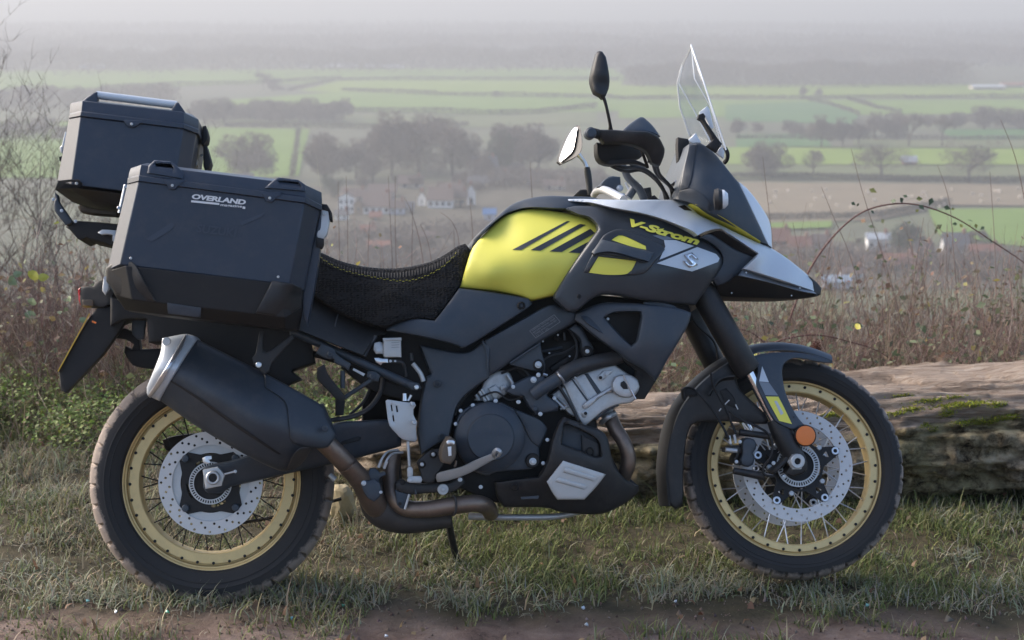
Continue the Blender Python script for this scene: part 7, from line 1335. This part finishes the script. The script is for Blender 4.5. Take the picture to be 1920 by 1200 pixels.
shrub(-3.15, 6.0, 3.0, 1, 'tallest bare shrub at the left edge beside the top box', .26); shrub(-2.66, 6.3, 2.45, 2, 'bare grey shrub just left of the top box', .3); shrub(-3.1, 4.6, 1.6, 3, 'bare shrub low at the left edge above the dead brambles', .4); shrub(-3.7, 6.0, 2.8, 4, 'bare shrub at the outer left edge', .35); shrub(-2.05, 5.4, 1.2, 5, 'low bare shrub under the top box rack', .45); shrub(-2.75, 4.9, 1.25, 6, 'dense low shrub between the tall shrubs and the brambles', .45)
# single upright dead stems
def stem_thing(pts, y, r, lab, group=None, col=(.12, .085, .07)):
    P = catmull(np.array([tuple(at_y(px, py, y + dy)) for px, py, dy in pts]), 6); v, f = sweep(P - P[0], np.linspace(r, r * .35, len(P)), 6); o = mesh_obj('dry_stem', v, f, M_STEM, None, 60); o.location = P[0]; tag(o, lab, 'stem', group); return o
M_STEM = mk('dead_stem', (.19, .14, .118), .85, var=.25, vscale=20)
for pts, lab in ((((742, 640, 0), (735, 480, 0), (728, 330, .05)), 'upright dead stem behind the seat, tallest left of centre'), (((752, 640, 0), (742, 470, 0), (741, 330, .05)), 'second upright dead stem close beside the tallest behind the seat'), (((696, 640, 0), (690, 500, 0), (693, 416, 0)), 'short dead stem rising from the dip of the seat'), (((640, 600, 0), (636, 450, 0), (634, 340, 0)), 'dead stem standing right beside the pannier latch'), (((652, 600, 0), (652, 450, 0), (649, 330, 0)), 'thin dead stem near the pannier latch'), (((806, 640, 0), (792, 480, 0), (772, 400, 0), (758, 370, .03)), 'dead stem leaning left towards the white terrace'), (((770, 640, 0), (772, 500, 0), (774, 380, 0)), 'straight dead stem below the white terrace'), (((866, 620, 0), (862, 470, 0), (850, 420, 0), (826, 398, .03)), 'dead stem hooked to the left at its top near the tank'), (((852, 600, 0), (852, 480, 0), (851, 430, 0)), 'short dead stem just left of the tank'), (((884, 560, 0), (886, 440, 0), (880, 370, 0)), 'dead stem rising behind the tank shoulder'), (((1000, 500, 0), (999, 400, 0), (994, 305, 0)), 'thin dead stem between tank and far mirror'), (((820, 600, 0), (806, 470, 0), (788, 420, 0)), 'slender dead stem leaning left right of centre seat'),
    (((1460, 560, 0), (1447, 440, 0), (1430, 294, 0)), 'tall dead stem right beside the headlight'), (((1716, 700, 0), (1668, 520, 0), (1620, 370, 0), (1596, 278, .03)), 'long leaning stem crossing the bramble arch'), (((1806, 700, 0), (1790, 500, 0), (1780, 380, 0), (1758, 310, 0)), 'dark stem right of the crossing stem'), (((1870, 700, 0), (1866, 480, 0), (1856, 322, 0)), 'upright stem near the right edge'), (((1930, 420, 0), (1905, 300, 0), (1876, 224, 0)), 'stem leaning in from the top right edge'), (((1640, 680, 0), (1600, 500, 0), (1560, 400, 0), (1540, 350, 0)), 'pale leaning stem right of the beak'), (((1510, 640, 0), (1500, 500, 0), (1487, 418, 0)), 'short stem above the beak tip'), (((1700, 620, 0), (1720, 480, 0), (1732, 408, 0)), 'stem leaning right above the red roofs'), (((1850, 690, 0), (1840, 560, 0), (1818, 440, 0)), 'stem below the end of the bramble arch'), (((1890, 690, 0), (1896, 540, 0), (1922, 430, 0)), 'dark stem leaning to the right edge'), (((1575, 690, 0), (1580, 540, 0), (1570, 470, 0)), 'upright stem behind the tip of the beak'), (((1760, 690, 0), (1772, 560, 0), (1776, 420, 0)), 'pale stem below the crossing stems'), (((1480, 640, 0), (1502, 570, 0), (1560, 480, 0)), 'stem rising from below the beak'),
    (((30, 740, 0), (40, 640, 0), (48, 560, 0)), 'pale dead stalk low at the left edge'), (((62, 740, 0), (66, 620, 0), (60, 540, 0)), 'pale dead stalk left of the number plate')): stem_thing(pts, 2.6, .0024, lab)
# the arching bramble cane with its leaves, and a lower one above the mudguard
def cane(pts, y, r, leaves, lab):
    P = catmull(np.array([tuple(at_y(px, py, y)) for px, py in pts]), 8); v, f = sweep(P - P[0], np.linspace(r, r * .45, len(P)), 7); e = empty('bramble_cane', P[0]); tag(e, lab, 'bramble'); mesh_obj('stem', v, f, M_CANE, e, 60); th = []
    for i in range(2, len(P) - 2, 1): a = rng.random() * 6.28; th.append(stub(P[i] - P[0], (math.cos(a), math.sin(a), .3), .0012, .009, 4))
    joined('thorns', th, M_CANE, e, 'stuff')
    for px, py, s in leaves:
        c = np.array(tuple(at_y(px, py, y + rng.normal() * .02))) - P[0]; m = s * (CAMD + y) / FPX; d = np.array((rng.normal(), rng.normal() * .5, rng.normal() * .6 - .3)); d /= np.linalg.norm(d); q = np.cross(d, (rng.normal() * .4, -1, .5)); q /= np.linalg.norm(q); n_ = np.cross(q, d)
        V = [c - d * m * .5, c - d * m * .1 + q * m * .36 + n_ * m * .1, c + d * m * .5, c - d * m * .1 - q * m * .36 + n_ * m * .1, c]; lf = mesh_obj('leaf', [tuple(a) for a in V], [(0, 1, 4), (1, 2, 4), (2, 3, 4), (3, 0, 4)], M_CLEAF if rng.random() < .75 else M_CLEAF2, e, 0, recalc=False)
M_CANE = mk('bramble_cane', (.13, .06, .05), .7, var=.3, vscale=30); M_CLEAF = mk('dark_bramble_leaf', (.06, .095, .045), .5, var=.3, vscale=40); M_CLEAF2 = mk('yellowing_bramble_leaf', (.22, .22, .06), .55, var=.3)
cane([(1480, 600), (1516, 510), (1560, 446), (1610, 402), (1662, 384), (1720, 384), (1790, 408), (1860, 452), (1930, 500), (2000, 560)], 2.3, .0042, [(1637, 358, 16), (1675, 377, 14), (1690, 376, 14), (1697, 368, 10), (1724, 373, 14), (1745, 378, 16), (1728, 389, 14), (1720, 395, 9), (1776, 390, 14), (1786, 392, 8), (1819, 414, 14), (1830, 424, 10), (1842, 428, 10), (1858, 452, 12), (1652, 408, 14), (1636, 398, 10), (1600, 382, 10), (1608, 384, 8), (1790, 420, 10), (1802, 423, 9)], 'long bramble cane arching over the right half with small leaves')
cane([(1436, 652), (1470, 636), (1530, 628), (1590, 640), (1650, 660), (1700, 700)], 1.9, .0036, [(1490, 622, 14), (1446, 606, 14), (1540, 612, 16), (1610, 610, 18), (1400, 596, 14), (1430, 650, 12)], 'low dark bramble cane curving just above the front mudguard')
cane([(1360, 616), (1400, 620), (1430, 640), (1460, 680)], 2.0, .003, [(1380, 600, 14), (1396, 640, 14)], 'short bramble cane behind the fork')
# dock seed head behind the mudguard
sh_p = at_y(1330, 668, 1.6); v = []; 
dk = empty('dock_stalk', at_y(1531, 720, 1.6)); tag(dk, 'brown dock seed head standing behind the front mudguard', 'plant'); hp = np.array(tuple(at_y(1530, 656, 1.6) - at_y(1531, 720, 1.6)))
v, f = sweep(np.array([(0, 0, 0), tuple(hp)]), [.003, .002], 6); mesh_obj('stalk', v, f, M_STEM, dk, 60); q = rng.normal(size=(700, 3)) * (.0085, .0085, .016) + hp; Q = leaf_quads(q, rng.uniform(.004, .009, 700), rng, mixc(700, rng, [(.12, .045, .03), (.08, .03, .022)], [1, 1])); so_ = fast_mesh('seed_head', *Q[:2], M_LEAF, dk, Q[2])
# larger pale and yellow leaves that stand out on the left
for px, py, s, m_, lab in ((62, 516, 26, 0, 'yellow leaf brightest on the left above the tail light'), (80, 520, 22, 0, 'second yellow leaf right of the brightest one'), (22, 526, 26, 1, 'pale green leaf at the left edge level with the tail light'), (32, 514, 18, 1, 'upper pale green leaf at the left edge'), (60, 566, 22, 1, 'grey green leaf lower down left of the tail light'), (56, 590, 22, 1, 'grey green leaf above the number plate height'), (98, 552, 16, 1, 'small green leaf left of the tail light'), (130, 560, 16, 1, 'small green leaf close to the tail light'), (155, 600, 16, 1, 'grey green leaf beside the number plate top'), (1608, 612, 16, 0, 'small yellow leaf right of the mudguard')):
    c = at_y(px, py, 1.9); d_ = s * (CAMD + 1.9) / FPX * .46; k_ = 9; vv_ = [(0, 0, 0)] + [(math.cos(2 * math.pi * i / k_) * d_ * (1.25 if i == 0 else .8 + .3 * ((i * 5) % 3) / 3), -.15 * d_ * math.cos(4 * math.pi * i / k_), math.sin(2 * math.pi * i / k_) * d_ * .8) for i in range(k_)]
    o = mesh_obj('bramble_leaf', vv_, [(0, 1 + i, 1 + (i + 1) % k_) for i in range(k_)], (M_YLEAF if m_ == 0 else M_PLEAF) if 'M_YLEAF' in globals() else (globals().__setitem__('M_YLEAF', mk('yellow_leaf', (.50, .46, .07), .6, var=.2, vscale=40)) or globals().__setitem__('M_PLEAF', mk('grey_green_leaf', (.24, .30, .16), .6, var=.25, vscale=40)) or M_YLEAF), None, 0, recalc=False)
    o.location = c; o.rotation_euler = (rng.normal() * .4, rng.normal() * .4, rng.normal() * .6); tag(o, lab, 'leaf', 'single bright leaves in the brambles')
